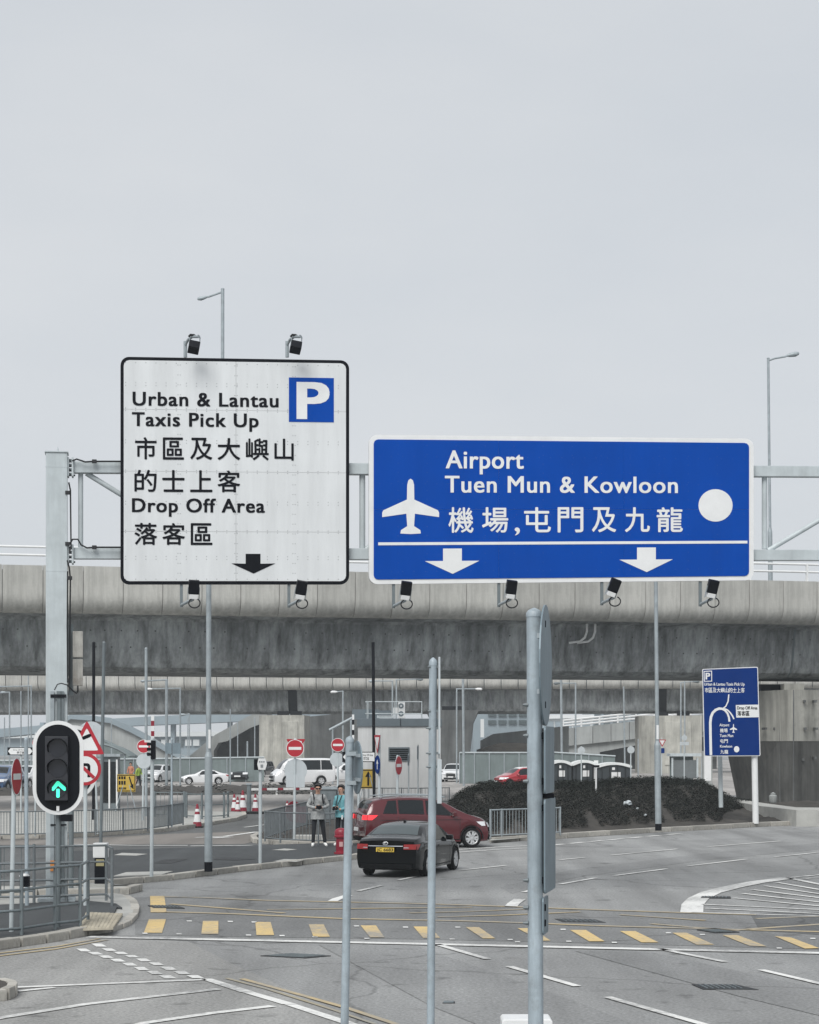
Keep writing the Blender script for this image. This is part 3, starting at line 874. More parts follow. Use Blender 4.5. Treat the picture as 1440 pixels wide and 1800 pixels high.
# big pier under the near flyover at the right edge
zt = at(1400, 1212, 96).z
def xy(px, Z): return ((px - CX) / F * Z, Z)
pb = [xy(1297, 103), xy(1371, 97.2), xy(1395, 96.0), xy(1475, 98.5), xy(1495, 107), xy(1330, 110)]
pt = [xy(1258, 103), xy(1368, 97.2), xy(1394, 96.0), xy(1482, 98.5), xy(1505, 107), xy(1300, 110)]
zs = at(1380, 1303, 97).z
pm = [((a[0] * (1 - f_) + b[0] * f_), a[1]) for a, b in zip(pb, pt) for f_ in [zs / zt]]
c = Vector((sum(p[0] for p in pb) / 6, sum(p[1] for p in pb) / 6, 0))
pr1 = thing('bridge_pier', 'massive faceted concrete pier behind the blue roadside sign', 'bridge pier', c)
MB().loft([[(p[0] - c.x, p[1] - c.y, zs + 0.01) for p in pm], [(p[0] - c.x, p[1] - c.y, zt) for p in pt]]).build('upper_shaft', 'conc_pier', pr1)
MB().loft([[((p[0] - c.x) * 1.004, (p[1] - c.y) * 1.004, 0) for p in pb], [((p[0] - c.x) * 1.004, (p[1] - c.y) * 1.004, zs) for p in pm]]).build('lower_shaft', M('dark_coated_concrete', (0.085, 0.085, 0.08), 0.85, var=0.3, scale=0.7, streak=0.5, sscale=1.8, world_co=True, stain=(0.15, 0.145, 0.13), stain_amt=0.35), pr1)
for pxa, Za in ((1371, 97.15), (1395, 95.95)):
    x, y = xy(pxa, Za)
    MB().box((x - c.x, y - c.y - 0.0, zt / 2), (0.05, 0.05, zt - 0.05)).build('formwork_joint', 'conc_dark', pr1)
x, y = xy(1397, 97.5)
MB().box((x - c.x, y - c.y + .6, zt + 0.16), (1.0, 1.0, 0.36), 0).build('bearing_plinth', 'conc_pier', pr1)
x, y = xy(1360, 99)
MB().box((x - c.x, y - c.y + .6, zt + 0.2), (1.4, 1.4, 0.3), 0).build('bearing', 'black', pr1)
hm = MB()
for pxa, pya in ((1411, 1233), (1430, 1233), (1342, 1281), (1358, 1281), (1412, 1281), (1432, 1281), (1408, 1335), (1430, 1332)):
    p = at(pxa, pya, 96.9 if pxa > 1395 else 98.3)
    hm.box((p.x - c.x, p.y - c.y - (0.12 if pxa > 1395 else 0.3), p.z), (0.12, 0.9, 0.12))
hm.build('formwork_tie', 'conc_dark', pr1, kind='stuff')
pav3 = pavement('concrete_apron', [(1262, 1397), (1300, 1405), (1345, 1412), (1400, 1419), (1480, 1420), (1480, 1424), (1400, 1424), (1330, 1416), (1262, 1402)], 0.62, 'slab')

def far_pier(label, px0, px1, pyt, Z, depth, sidepx, mat='conc_pier', flare=0):
    a, b = xy(px0, Z), xy(px1, Z)
    zt_ = at(px0, pyt, Z).z
    t = thing('bridge_pier', label, 'bridge pier', ((a[0] + b[0]) / 2, Z, 0))
    w = (b[0] - a[0]) / 2
    sx = -(px0 - sidepx) / F * Z
    def ring(z, f_): return [(-w - f_, 0, z), (w + f_, 0, z), (w + f_ + .3, depth, z), (sx - w - f_, depth, z), (sx - w - f_, depth * 0.35, z)]
    MB().loft([ring(0, 0), ring(zt_ * .8, flare * .5), ring(zt_, flare)]).build('shaft', mat, t)
    MB().box((0, -0.06, zt_ * 0.52), (w * 1.1, 0.12, zt_ * 0.75)).build('raised_panel', mat, t, bevel=0.05)
    for k in (-0.55, 0.35): MB().box((w * k, depth * .4, zt_ + 0.22), (1.2, 1.2, 0.46)).build('bearing', 'black', t)
    return t
far_pier('weathered concrete pier behind the white van and round no entry sign', 484, 535, 1257, 204, 6, 453)
far_pier('concrete pier behind the right-hand tall lamp post and cabins', 1150, 1234, 1258, 205, 6, 1128)
far_pier('dark flared pier just right of the grey kiosk building', 778, 822, 1248, 204, 8, 770, 'conc_dark', 1.2)  # shadow on this pier is put into its dark concrete colour

# ------------------------------------------------------------------ ramps and structures beyond
def solid(name, pxpoly, Z, depth, mat, parent, off=0.0):
    P = [at(x, y, Z) for x, y in pxpoly]
    b = parent.location
    mb = MB().prism([(p.x - b.x, max(p.z, 0)) for p in P], Z - b.y + off, Z - b.y + off + depth)
    return mb.build(name, mat, parent)
def far_thing(name, label, cat, px, Z): return thing(name, label, cat, (xy(px, Z)[0], Z, 0))

r1 = far_thing('ramp', 'pale curved ramp descending behind the left traffic signal', 'ramp', 240, 262)
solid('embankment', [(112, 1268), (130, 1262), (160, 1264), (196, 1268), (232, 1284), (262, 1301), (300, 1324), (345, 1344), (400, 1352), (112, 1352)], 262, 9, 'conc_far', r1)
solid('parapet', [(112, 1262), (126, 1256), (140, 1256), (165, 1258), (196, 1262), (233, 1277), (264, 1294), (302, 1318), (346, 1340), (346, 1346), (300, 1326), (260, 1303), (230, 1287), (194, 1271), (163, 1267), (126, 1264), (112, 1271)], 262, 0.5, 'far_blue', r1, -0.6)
solid('side_wall', [(160, 1292), (190, 1306), (215, 1320), (235, 1329), (235, 1352), (160, 1352)], 240, 4, 'mesh_green', r1)
r2 = far_thing('ramp', 'ramp rising to the right toward the weathered pier with a dark underside', 'ramp', 400, 232)
solid('deck_wall', [(312, 1346), (332, 1330), (378, 1292), (432, 1262), (470, 1247), (470, 1262), (430, 1283), (384, 1306), (376, 1320), (376, 1352), (312, 1352)], 232, 8, 'conc_far', r2)
solid('parapet', [(384, 1290), (432, 1262), (470, 1244), (470, 1268), (440, 1280), (400, 1303), (384, 1306)], 232, 0.6, 'conc_far', r2, -0.7)
solid('under_wall', [(376, 1318), (400, 1303), (440, 1281), (470, 1267), (640, 1250), (640, 1352), (376, 1352)], 236, 6, 'conc_dark', r2)  # shade beneath the ramp painted as a dark concrete wall
r3 = far_thing('ramp', 'pale concrete ramp with metal guard rails rising to the right of the portable cabins', 'ramp', 1080, 238)
solid('deck_wall', [(960, 1352), (960, 1296), (990, 1281), (1060, 1276), (1128, 1266), (1180, 1262), (1260, 1254), (1260, 1292), (1180, 1303), (1128, 1308), (1055, 1322), (1050, 1352)], 238, 9, 'conc_far', r3)
for k in range(9):
    a = 978 + k * 32
    y = lambda x: 1281 - (x - 990) * 0.105
    solid('parapet_panel', [(a, y(a)), (a + 31, y(a + 31)), (a + 31, y(a + 31) + 31), (a, y(a) + 31)], 238, 0.4, 'conc_far', r3, -0.5)
for dy in (4, 9, 14):
    p, q = at(985, 1281 - dy, 237.6), at(1262, 1252.5 - dy, 237.6)
    MB().tube(p - r3.location, q - r3.location, 0.12, n=6).build('guard_rail', 'whiteplain', r3)
for k in range(9):
    x = 990 + k * 32; p = at(x, 1281 - (x - 990) * 0.105, 237.6)
    MB().box((p.x - r3.location.x, p.y - 238, p.z + 0.5), (0.2, 0.2, 1.1)).build('rail_post', 'whiteplain', r3)
solid('shadowed_wall', [(1052, 1322), (1128, 1310), (1260, 1292), (1260, 1352), (1052, 1352)], 241, 5, 'conc_dark', r3)  # shade below the deck given by dark concrete colour
r4 = far_thing('ramp', 'low pale retaining wall topped with scrub right of the dark pier', 'retaining wall', 900, 215)
solid('wall', [(846, 1302), (868, 1290), (960, 1280), (1000, 1276), (1000, 1350), (846, 1350)], 215, 3, 'conc_far', r4)
solid('earth_bank', [(840, 1318), (880, 1306), (940, 1306), (975, 1312), (975, 1350), (840, 1350)], 210, 4, 'soil', r4)

f3 = far_thing('flyover', 'hazy grey flyover far behind on the left under both nearer decks', 'flyover', 300, 420)
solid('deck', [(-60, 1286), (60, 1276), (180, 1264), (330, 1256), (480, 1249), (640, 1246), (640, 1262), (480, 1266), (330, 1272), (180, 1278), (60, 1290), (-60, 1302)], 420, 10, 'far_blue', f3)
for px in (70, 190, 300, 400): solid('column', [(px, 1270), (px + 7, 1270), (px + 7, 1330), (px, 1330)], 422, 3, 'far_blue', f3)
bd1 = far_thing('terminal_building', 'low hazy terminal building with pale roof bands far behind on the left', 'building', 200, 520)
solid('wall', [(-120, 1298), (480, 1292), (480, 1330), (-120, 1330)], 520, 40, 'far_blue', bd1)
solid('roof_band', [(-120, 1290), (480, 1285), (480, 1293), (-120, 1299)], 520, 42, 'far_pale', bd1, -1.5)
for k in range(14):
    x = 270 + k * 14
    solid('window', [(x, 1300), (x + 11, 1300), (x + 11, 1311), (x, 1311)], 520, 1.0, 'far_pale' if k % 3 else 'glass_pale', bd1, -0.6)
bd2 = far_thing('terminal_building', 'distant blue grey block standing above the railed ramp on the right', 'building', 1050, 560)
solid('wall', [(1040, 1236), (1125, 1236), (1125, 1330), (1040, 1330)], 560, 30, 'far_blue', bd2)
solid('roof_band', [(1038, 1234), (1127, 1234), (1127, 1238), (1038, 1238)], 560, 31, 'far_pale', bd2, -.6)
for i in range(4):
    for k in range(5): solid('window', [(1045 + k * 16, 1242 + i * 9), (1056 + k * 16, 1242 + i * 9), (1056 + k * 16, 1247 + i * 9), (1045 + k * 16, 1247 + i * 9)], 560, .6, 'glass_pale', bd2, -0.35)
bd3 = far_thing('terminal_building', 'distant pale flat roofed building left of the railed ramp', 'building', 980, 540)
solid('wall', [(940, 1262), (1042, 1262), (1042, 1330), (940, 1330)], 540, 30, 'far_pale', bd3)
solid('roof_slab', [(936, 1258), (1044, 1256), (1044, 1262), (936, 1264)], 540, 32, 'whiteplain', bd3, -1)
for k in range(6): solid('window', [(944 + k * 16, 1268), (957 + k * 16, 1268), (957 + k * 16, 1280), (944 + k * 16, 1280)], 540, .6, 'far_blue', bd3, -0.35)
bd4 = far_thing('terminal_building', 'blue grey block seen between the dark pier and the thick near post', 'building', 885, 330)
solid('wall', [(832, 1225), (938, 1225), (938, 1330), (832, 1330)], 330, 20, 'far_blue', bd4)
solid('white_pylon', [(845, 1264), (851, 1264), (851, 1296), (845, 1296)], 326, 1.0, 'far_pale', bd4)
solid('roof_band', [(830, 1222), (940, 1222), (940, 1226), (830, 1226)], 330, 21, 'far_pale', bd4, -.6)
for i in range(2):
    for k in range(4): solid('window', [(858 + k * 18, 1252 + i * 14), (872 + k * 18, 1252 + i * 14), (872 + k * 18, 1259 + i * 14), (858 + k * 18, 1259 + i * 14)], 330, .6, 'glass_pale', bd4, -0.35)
# ------------------------------------------------------------------ gantry over the road
GA = at(100, CY, zg(1594)); GB = at(1400, CY, zg(1594) * 1.062)
Gd = (GB - GA).normalized(); Gn = Vector((Gd.y, -Gd.x, 0))
def plane_pt(px, py, off=0.0, A=GA, n=Gn):
    r_ = Vector(((px - CX) / F, 1, -(py - CY) / F)); O = Vector((0, 0, EYE))
    return O + r_ * ((off - n.dot(O - A)) / n.dot(r_))

class Sign:
    """an upright sign panel measured at its four corners"""
    def __init__(s, tl, tr, br, bl, thing_, A=GA, n=Gn, off=0.0):
        s.c = (tl, tr, br, bl); s.t = thing_; s.A, s.n, s.off = A, n, off
        s.b = thing_.location.copy()
    def rc(s, x, y):
        tl, tr, br, bl = s.c
        u = (x - tl[0]) / (tr[0] - tl[0]); v = (y - tl[1]) / (bl[1] - tl[1])
        dy = (tr[1] - tl[1]) * (1 - v) + (br[1] - bl[1]) * v
        dx = (bl[0] - tl[0]) * v
        return x + dx, y + u * dy
    def W(s, x, y, off):
        x, y = s.rc(x, y)
        return plane_pt(x, y, s.off + off, s.A, s.n) - s.b
    def poly(s, pts, off, thick, name, mat, parent=None, kind=None, bevel=0):
        n = len(pts)
        vs = [s.W(x, y, off) for x, y in pts] + [s.W(x, y, off) - s.n * thick for x, y in pts]
        fs = [tuple(range(n)), tuple(range(2 * n - 1, n - 1, -1))] + [(i, n + i, n + (i + 1) % n, (i + 1) % n) for i in range(n)]
        return MB().add(vs, fs).build(name, mat, parent or s.t, kind=kind)
    def ring(s, outer, inner, off, thick, name, mat):
        n = len(outer)
        vs = [s.W(x, y, off) for x, y in outer] + [s.W(x, y, off) for x, y in inner]
        vs += [v - s.n * thick for v in vs]
        fs = []
        for i in range(n):
            j = (i + 1) % n
            fs += [(i, j, n + j, n + i), (2 * n + i, 3 * n + i, 3 * n + j, 2 * n + j), (i, 2 * n + i, 2 * n + j, j), (n + i, n + j, 3 * n + j, 3 * n + i)]
        return MB().add(vs, fs).build(name, mat, s.t)
    def text(s, body, x0, x1, yb, yc, off, name, mat, bold=0.0, sp=1.0, cjk=False):
        if cjk and len(body) > 1:
            w = (x1 - x0) / (len(body) + .12 * (len(body) - 1))
            for k, ch in enumerate(body): s.text(ch, x0 + k * w * 1.12, x0 + k * w * 1.12 + w, yb, yc, off, 'character', mat, bold, 1, True)
            return
        pts, fs = fit_text(body, x0, x1, yb, yc, 0, sp, cjk)
        if cjk and len(body) == 1:                       # strokes drawn heavier: the outline laid over itself in thin steps
            e = (x1 - x0) * bold
            mb = MB()
            for k, (ex, ey) in enumerate(((-e, 0), (e, 0), (0, -e), (0, e))):
                mb.add([s.W(x + ex, y + ey, off + k * .0007) for x, y in pts], fs)
            return mb.build(name, mat, s.t, fix=False)
        e = (yb - yc) * bold * 1.25
        return split_letters(pts, [[s.W(x + ex, y + ey, off + k * .0007) for x, y in pts] for k, (ex, ey) in enumerate(((-e, -e * .5), (e, -e * .5), (-e, e * .5), (e, e * .5)))], fs, 'letter', mat, s.t)
    def stroke(s, pts, w, off, name, mat):
        L, Rr = [], []
        for i, p in enumerate(pts):
            a, b = Vector(pts[max(i - 1, 0)]), Vector(pts[min(i + 1, len(pts) - 1)])
            d = (b - a).normalized(); n = Vector((-d.y, d.x))
            ww = (w[i] if isinstance(w, list) else w) / 2
            L.append((p[0] + n.x * ww, p[1] + n.y * ww)); Rr.append((p[0] - n.x * ww, p[1] - n.y * ww))
        n = len(pts)
        vs = [s.W(x, y, off) for x, y in L + Rr]
        return MB().add(vs, [(i, i + 1, n + i + 1, n + i) for i in range(n - 1)]).build(name, mat, s.t, fix=False)

def rr(x0, y0, x1, y1, r, n=6):
    out = []
    for cx_, cy_, a in ((x1 - r, y0 + r, -90), (x1 - r, y1 - r, 0), (x0 + r, y1 - r, 90), (x0 + r, y0 + r, 180)):
        for k in range(n + 1):
            t = R(a + 90 * k / n)
            out.append((cx_ + r * math.cos(t), cy_ + r * math.sin(t)))
    return out

base = plane_pt(100, 1594); base.z = 0.12
gan = thing('sign_gantry', 'pale grey steel gantry spanning the road and carrying both overhead signs', 'gantry', base)
def gl(px, py, off=0.0): return plane_pt(px, py, off) - base
s0 = scl(base.y)
cw = 37 / s0
colm = MB(); p = gl(100, 798)
gan_rz = math.atan2(Gd.y, Gd.x)
colm.box((0, 0, p.z / 2), (cw, 0.42, p.z), gan_rz)
colm.build('column', 'galv_light', gan, bevel=0.012)
MB().box((0, 0, p.z + 0.012), (cw + .04, 0.46, 0.02), gan_rz).build('column_cap', 'galv_light', gan)
MB().tube((0.02, 0, p.z + .02), (0.02, 0, p.z + 0.14), 0.02, 0.005).build('lifting_eye', 'galv_light', gan)
for py in (823, 1005): 
    q = gl(100, py); MB().box((0, 0, q.z), (cw + .006, 0.426, 0.018), gan_rz).build('weld_band', 'galv_light', gan)
MB().box((0, 0, 0.03), (cw + .3, 0.7, 0.06), gan_rz).build('base_plate', 'galv', gan)
def gbox(pa, pb, h, d, name, mat, off=0.0):
    a, b = gl(*pa, off), gl(*pb, off)
    v = b - a; ang = math.atan2(v.y, v.x); sl_ = math.atan2(v.z, math.hypot(v.x, v.y))
    T = Matrix.Translation((a + b) / 2) @ Matrix.Rotation(ang, 4, 'Z') @ Matrix.Rotation(-sl_, 4, 'Y')
    return MB(T).box((0, 0, 0), (v.length, d, h)).build(name, mat, gan, bevel=0.012)
gbox((130, 822), (2000, 833), 0.215, 0.22, 'chord', 'galv_light')
gbox((130, 973), (2000, 978), 0.215, 0.22, 'chord', 'galv_light')
for x in (142, 637, 1344, 1700): gbox((x, 832), (x, 968), 0.105, 0.1, 'web_post', 'galv_light') if False else None
for x, w in ((142, .075), (637, .1), (1344, .09), (1700, .09)):
    a, b = gl(x, 832, -.03), gl(x, 965, -.03)
    MB().tube(a, b, w / 2 + .01, n=12).build('web_post', 'galv_light', gan, smooth=40)
for a, b in (((152, 832), (320, 935)), ((1470, 897), (1350, 968)), ((640, 968), (820, 838)), ((980, 838), (1150, 968))):
    MB().tube(gl(*a, -.03), gl(*b, -.03), 0.05, n=10).build('diagonal_brace', 'galv_light', gan, smooth=40)
for py in (822, 975):
    for k, x in enumerate((120, 128)):
        q = gl(x, py); MB().box(q, (0.035, 0.34, 0.36), gan_rz).build('flange_plate', 'galv_light', gan, bevel=0.006)
    for k in range(4):
        for sy in (-.12, .12):
            q = gl(124, py - 12 + k * 8) + Vector((0, sy, 0)); MB().tube(q - Gd * .07, q + Gd * .07, 0.018, n=6).build('flange_bolt', 'galv_dark', gan)
cq = base + Vector((30, 30 * Gd.y / Gd.x, 0))
rb_ = plane_pt(2010, 1500); zc = gl(100, 798).z
MB().box((rb_.x - base.x, rb_.y - base.y, zc / 2), (cw, 0.42, zc), gan_rz).build('column', 'galv_light', gan)
for xx, w in ((92, .07), (104, .09), (109.5, .06)):
    MB().box(gl(xx, 1220, .24) * 1 + Vector((0, 0, gl(xx, 1400).z - gl(xx, 1220).z)), (w, 0.05, gl(xx, 1215).z - gl(xx, 1585).z), gan_rz).build('cable_duct', 'galv_dark' if xx > 103 else 'galv', gan)
for py in (1222, 1450, 1547, 1225): MB().box(gl(103, py, .27), (0.3, 0.02, 0.03), gan_rz).build('duct_strap', 'black', gan)
tape = MB().box(gl(92, 1522, .28), (0.075, 0.012, 0.2), gan_rz).build('tape_band', 'orange', gan)
for pts in ([(121, 848), (124, 862), (125, 960), (122, 972)], [(118, 985), (122, 998), (124, 1020), (123, 1110), (122, 1190), (121, 1205)], [(119, 1004), (118, 1100), (119, 1200)],
            [(127, 810), (135, 807), (150, 812), (165, 811), (214, 811)], [(122, 957), (128, 948), (137, 948), (143, 958), (153, 963), (168, 962), (214, 962)],
            [(96, 1213), (101, 1203), (108, 1201), (118, 1204), (128, 1214), (135, 1219), (137, 1215), (137, 1205)]):
    MB().path([gl(x, y, .2) for x, y in pts], 0.016, 6).build('power_cable', 'cable', gan, smooth=60)
for px, py in ((119, 866), (166, 811), (166, 962), (119, 956), (123, 1016)):
    MB().box(gl(px, py, .2), (0.09, 0.07, 0.07), gan_rz).build('cable_joint', 'cable', gan, bevel=0.01)
for a, b in ((1110, 1156), (1159, 1206)):
    u, v = gl(128, a, .1), gl(146, b, .1)
    MB().box((u + v) / 2, (v.x - u.x, 0.2, u.z - v.z), gan_rz).build('control_cabinet', 'boxrust', gan, bevel=0.01)
MB().box(gl(125, 1160, .02), (0.09, 0.14, gl(0, 1090).z - gl(0, 1215).z), gan_rz).build('cabinet_bracket', 'galv_dark', gan)

# white lane sign
wb = plane_pt(414, 1027, .25)
ws = thing('lane_sign', 'square white overhead sign with black border for taxi pick up and drop off', 'road sign', wb)
S = Sign((212, 627), (614, 633.5), (617, 1027), (212, 1027), ws, off=.25)
S.poly(rr(212, 627, 614, 1027, 15), 0, 0.09, 'sign_frame', 'blacksign')
cols_, rows_ = [217.5, 415, 608.5], [632.5, 719, 828, 934, 1021.5]
for i in range(2):
    for j in range(4):
        a, b, c_, d_ = cols_[i], rows_[j], cols_[i + 1], rows_[j + 1]
        pts = rr(a + .18, b + .18, c_ - .18, d_ - .18, 0.5, 1)
        if i == 0 and j == 0: pts = rr(a + .18, b + .18, c_ - .18, d_ - .18, .5, 1); pts = [q for q in pts if not (q[0] < a + 8 and q[1] < b + 8)] + [(a + .2 + 10 - 10 * math.cos(R(t)), b + .2 + 10 - 10 * math.sin(R(t))) for t in (0, 30, 60, 90)]
        if i == 1 and j == 0: pts = [(c_ - 10 + 10 * math.sin(R(t)), b + 10 - 10 * math.cos(R(t))) for t in (0, 30, 60, 90)] + [(c_ - .2, d_ - .2), (a + .2, d_ - .2), (a + .2, b + .2)]
        if i == 1 and j == 3: pts = [(a + .2, b + .2), (c_ - .2, b + .2)] + [(c_ - 10 + 10 * math.cos(R(t)), d_ - 10 + 10 * math.sin(R(t))) for t in (0, 30, 60, 90)] + [(a + .2, d_ - .2)]
        if i == 0 and j == 3: pts = [(a + .2, b + .2), (c_ - .2, b + .2), (c_ - .2, d_ - .2)] + [(a + 10 - 10 * math.sin(R(t)), d_ - 10 + 10 * math.cos(R(t))) for t in (0, 30, 60, 90)]
        S.poly(pts, 0.012, 0.01, 'sign_panel', 'white')
rv = MB()
def rivets(S, mb, pts, r=0.8):
    for x, y in pts:
        n = 6
        mb.add([S.W(x + r * math.cos(2 * math.pi * k / n), y + r * math.sin(2 * math.pi * k / n), 0.0148) for k in range(n)], [tuple(range(n))])
P_ = []
for y in (637, 672, 677, 717, 721, 773, 778, 826, 830, 881, 886, 932, 936, 978, 983, 1018):
    P_ += [(x, y) for x in np.arange(221, 608, 17.8)]
for x in (313, 317, 413, 417, 515, 519): P_ += [(x, y) for y in np.arange(640, 1020, 17.5)]
rivets(S, rv, P_)
rv.build('rivet', M('rivet_grey', (0.24, 0.25, 0.255), 0.6), ws, fix=False, kind='stuff')
O1 = 0.0185
S.text('Urban & Lantau', 234, 489, 712, 688.5, O1, 'lettering', 'blacksign', .030, 1.1)
S.text('Taxis Pick Up', 233, 454, 748, 724.5, O1, 'lettering', 'blacksign', .030, 1.1)
for ch, x0, x1 in (('市', 238, 275), ('區', 287, 323), ('及', 335, 373), ('大', 383, 422), ('嶼', 433, 472), ('山', 483, 516)):
    S.text(ch, x0, x1, 806.5, 768.5, O1, 'character', 'blacksign', .016, cjk=True)
for ch, x0, x1 in (('的', 237, 275), ('士', 286, 324), ('上', 335, 373), ('客', 383, 422)):
    S.text(ch, x0, x1, 863.5, 826, O1, 'character', 'blacksign', .016, cjk=True)
S.text('Drop Off Area', 233, 465, 899.5, 876, O1, 'lettering', 'blacksign', .030, 1.1)
for ch, x0, x1 in (('落', 237, 276), ('客', 286, 325), ('區', 336, 373)):
    S.text(ch, x0, x1, 957, 919.5, O1, 'character', 'blacksign', .016, cjk=True)
S.poly([(508, 659), (587, 659), (587, 738), (508, 738)], O1, 0.003, 'blue_square', 'blue')
S.text('P', 525, 576, 731, 668.5, O1 + .004, 'parking_letter', 'whiteplain', .045)
S.poly([(432, 973), (458, 973), (458, 990.5), (484, 990), (446, 1008), (407, 990), (432, 990.5)], O1, 0.003, 'down_arrow', 'blacksign')

# blue direction sign
bb = plane_pt(988, 1023, .25)
bs = thing('direction_sign', 'wide blue overhead sign to the airport with white aeroplane and two arrows', 'road sign', bb)
S = Sign((649, 764), (1325, 771), (1325, 1020), (649, 1027), bs, off=.25)
S.poly(rr(649, 764, 1325, 1027, 15), 0, 0.09, 'sign_frame', 'whiteplain')
def blue_panels(S, x0, y0, x1, y1, nx, ny, mat):
    for i in range(nx):
        for j in range(ny):
            a, c_ = x0 + (x1 - x0) * i / nx, x0 + (x1 - x0) * (i + 1) / nx
            b, d_ = y0 + (y1 - y0) * j / ny, y0 + (y1 - y0) * (j + 1) / ny
            r = 8; g = .12; pts = []
            for (cx_, cy_, cond, t0) in ((c_ - g, b + g, i == nx - 1 and j == 0, 0), (c_ - g, d_ - g, i == nx - 1 and j == ny - 1, 1), (a + g, d_ - g, i == 0 and j == ny - 1, 2), (a + g, b + g, i == 0 and j == 0, 3)):
                if cond:
                    sgn = ((1, -1), (1, 1), (-1, 1), (-1, -1))[t0]
                    ox, oy = cx_ - sgn[0] * r, cy_ - sgn[1] * r
                    a0 = (-90, 0, 90, 180)[t0]
                    pts += [(ox + r * math.cos(R(a0 + 30 * k)), oy + r * math.sin(R(a0 + 30 * k))) for k in range(4)]
                else: pts.append((cx_, cy_))
            S.poly(pts, 0.012, 0.01, 'sign_panel', mat)
blue_panels(S, 657, 772, 1317, 1019, 3, 2, 'blue')
rv = MB(); P_ = []
for y in (802, 850, 905, 960, 1005): P_ += [(x, y) for x in np.arange(668, 1310, 20)]
for x in np.arange(700, 1310, 51): P_ += [(x, y) for y in np.arange(782, 1012, 16)]
rivets(S, rv, P_, .7)
rv.build('rivet', M('rivet_blue', (0.02, 0.06, 0.26), 0.6), bs, fix=False, kind='stuff')
def whites(): return 'whiteplain'
S.text('Airport', 784.5, 920, 822, 791, O1, 'lettering', 'whiteplain', .022, 1.06)
S.text('Tuen Mun & Kowloon', 783, 1191, 865, 836, O1, 'lettering', 'whiteplain', .022, 1.08)
for ch, x0, x1, y0, y1 in (('機', 789, 832, 892, 936.5), ('場', 848, 893, 892, 936.5), (',', 905, 914, 928, 942), ('屯', 922, 968, 892, 936), ('門', 981, 1025, 892, 936.5), ('及', 1041, 1083, 892, 936.5), ('九', 1099, 1142, 892, 936.5), ('龍', 1155, 1200, 892, 936.5)):
    S.text(ch, x0, x1, y1, y0, O1, 'character', 'whiteplain', .014, cjk=True)
half = [(0, 841), (4, 844), (6, 852), (6.5, 878), (48, 897), (50, 901), (50, 909), (7.5, 903), (6, 925), (17, 932), (18, 938), (0, 939)]
plane_poly = [(722 + x, y) for x, y in half] + [(722 - x, y) for x, y in reversed(half[1:-1])]
S.poly(plane_poly, O1, 0.003, 'aeroplane_symbol', 'whiteplain')
S.poly([(665, 953.5), (1314, 953.5), (1314, 958.5), (665, 958.5)], O1, 0.003, 'white_rule', 'whiteplain')
for x0, x1, xl, xr, xt in ((779, 812, 747, 843, 796), (1120, 1153, 1089, 1183, 1137)):
    S.poly([(x0, 965), (x1, 965), (x1, 987), (xr, 987), (xt, 1010), (xl, 987), (x0, 987)], O1, 0.003, 'down_arrow', 'whiteplain')
S.poly([(1258 + 30 * math.cos(2 * math.pi * k / 32), 888 + 30 * math.sin(2 * math.pi * k / 32)) for k in range(32)], O1, 0.003, 'white_disc', 'whiteplain')

# floodlights clamped over and under the signs
def flood_top(px, label):
    """bracket rising behind the sign, lamp hanging forward of it"""
    b = plane_pt(px, 628, .2)
    t = thing('sign_floodlight', label, 'floodlight', b, 0, 'floodlights above the white sign')
    g = lambda x, y, o: plane_pt(x, y, .2 + o) - b
    MB().tube(g(px, 628, -.02), g(px, 600, -.02), 0.035, n=8).build('bracket_post', 'galv', t, smooth=40)
    MB().path([g(px, 606, 0), g(px + 5, 597, .05), g(px + 12, 592, .25), g(px + 24, 592, .5)], 0.028, 8).build('bracket_arm', 'galv', t, smooth=50)
    c_ = g(px + 15, 610.5, .45)
    MB(Matrix.Translation(c_) @ Matrix.Rotation(gan_rz, 4, 'Z') @ Matrix.Rotation(R(10), 4, 'Y') @ Matrix.Rotation(R(-32), 4, 'X')).box((0, 0, 0), (0.21, 0.2, 0.17)).build('lamp_housing', 'black', t, bevel=0.015)
    for dx in (-9, 9): MB().tube(g(px + 15 + dx + 2, 593, .46), g(px + 15 + dx, 610, .45), 0.01, n=5).build('yoke', 'galv', t)
    MB().path([g(px + 6, 592, .3), g(px + 9, 588.5, .3), g(px + 15, 589, .32), g(px + 20, 592.5, .36), g(px + 23, 590, .4)], 0.022, 6).build('cable', 'cable', t, smooth=60)
    return t
flood_top(326, 'left one of two black floodlights perched on top of the white sign')
flood_top(505, 'right one of two black floodlights perched on top of the white sign')
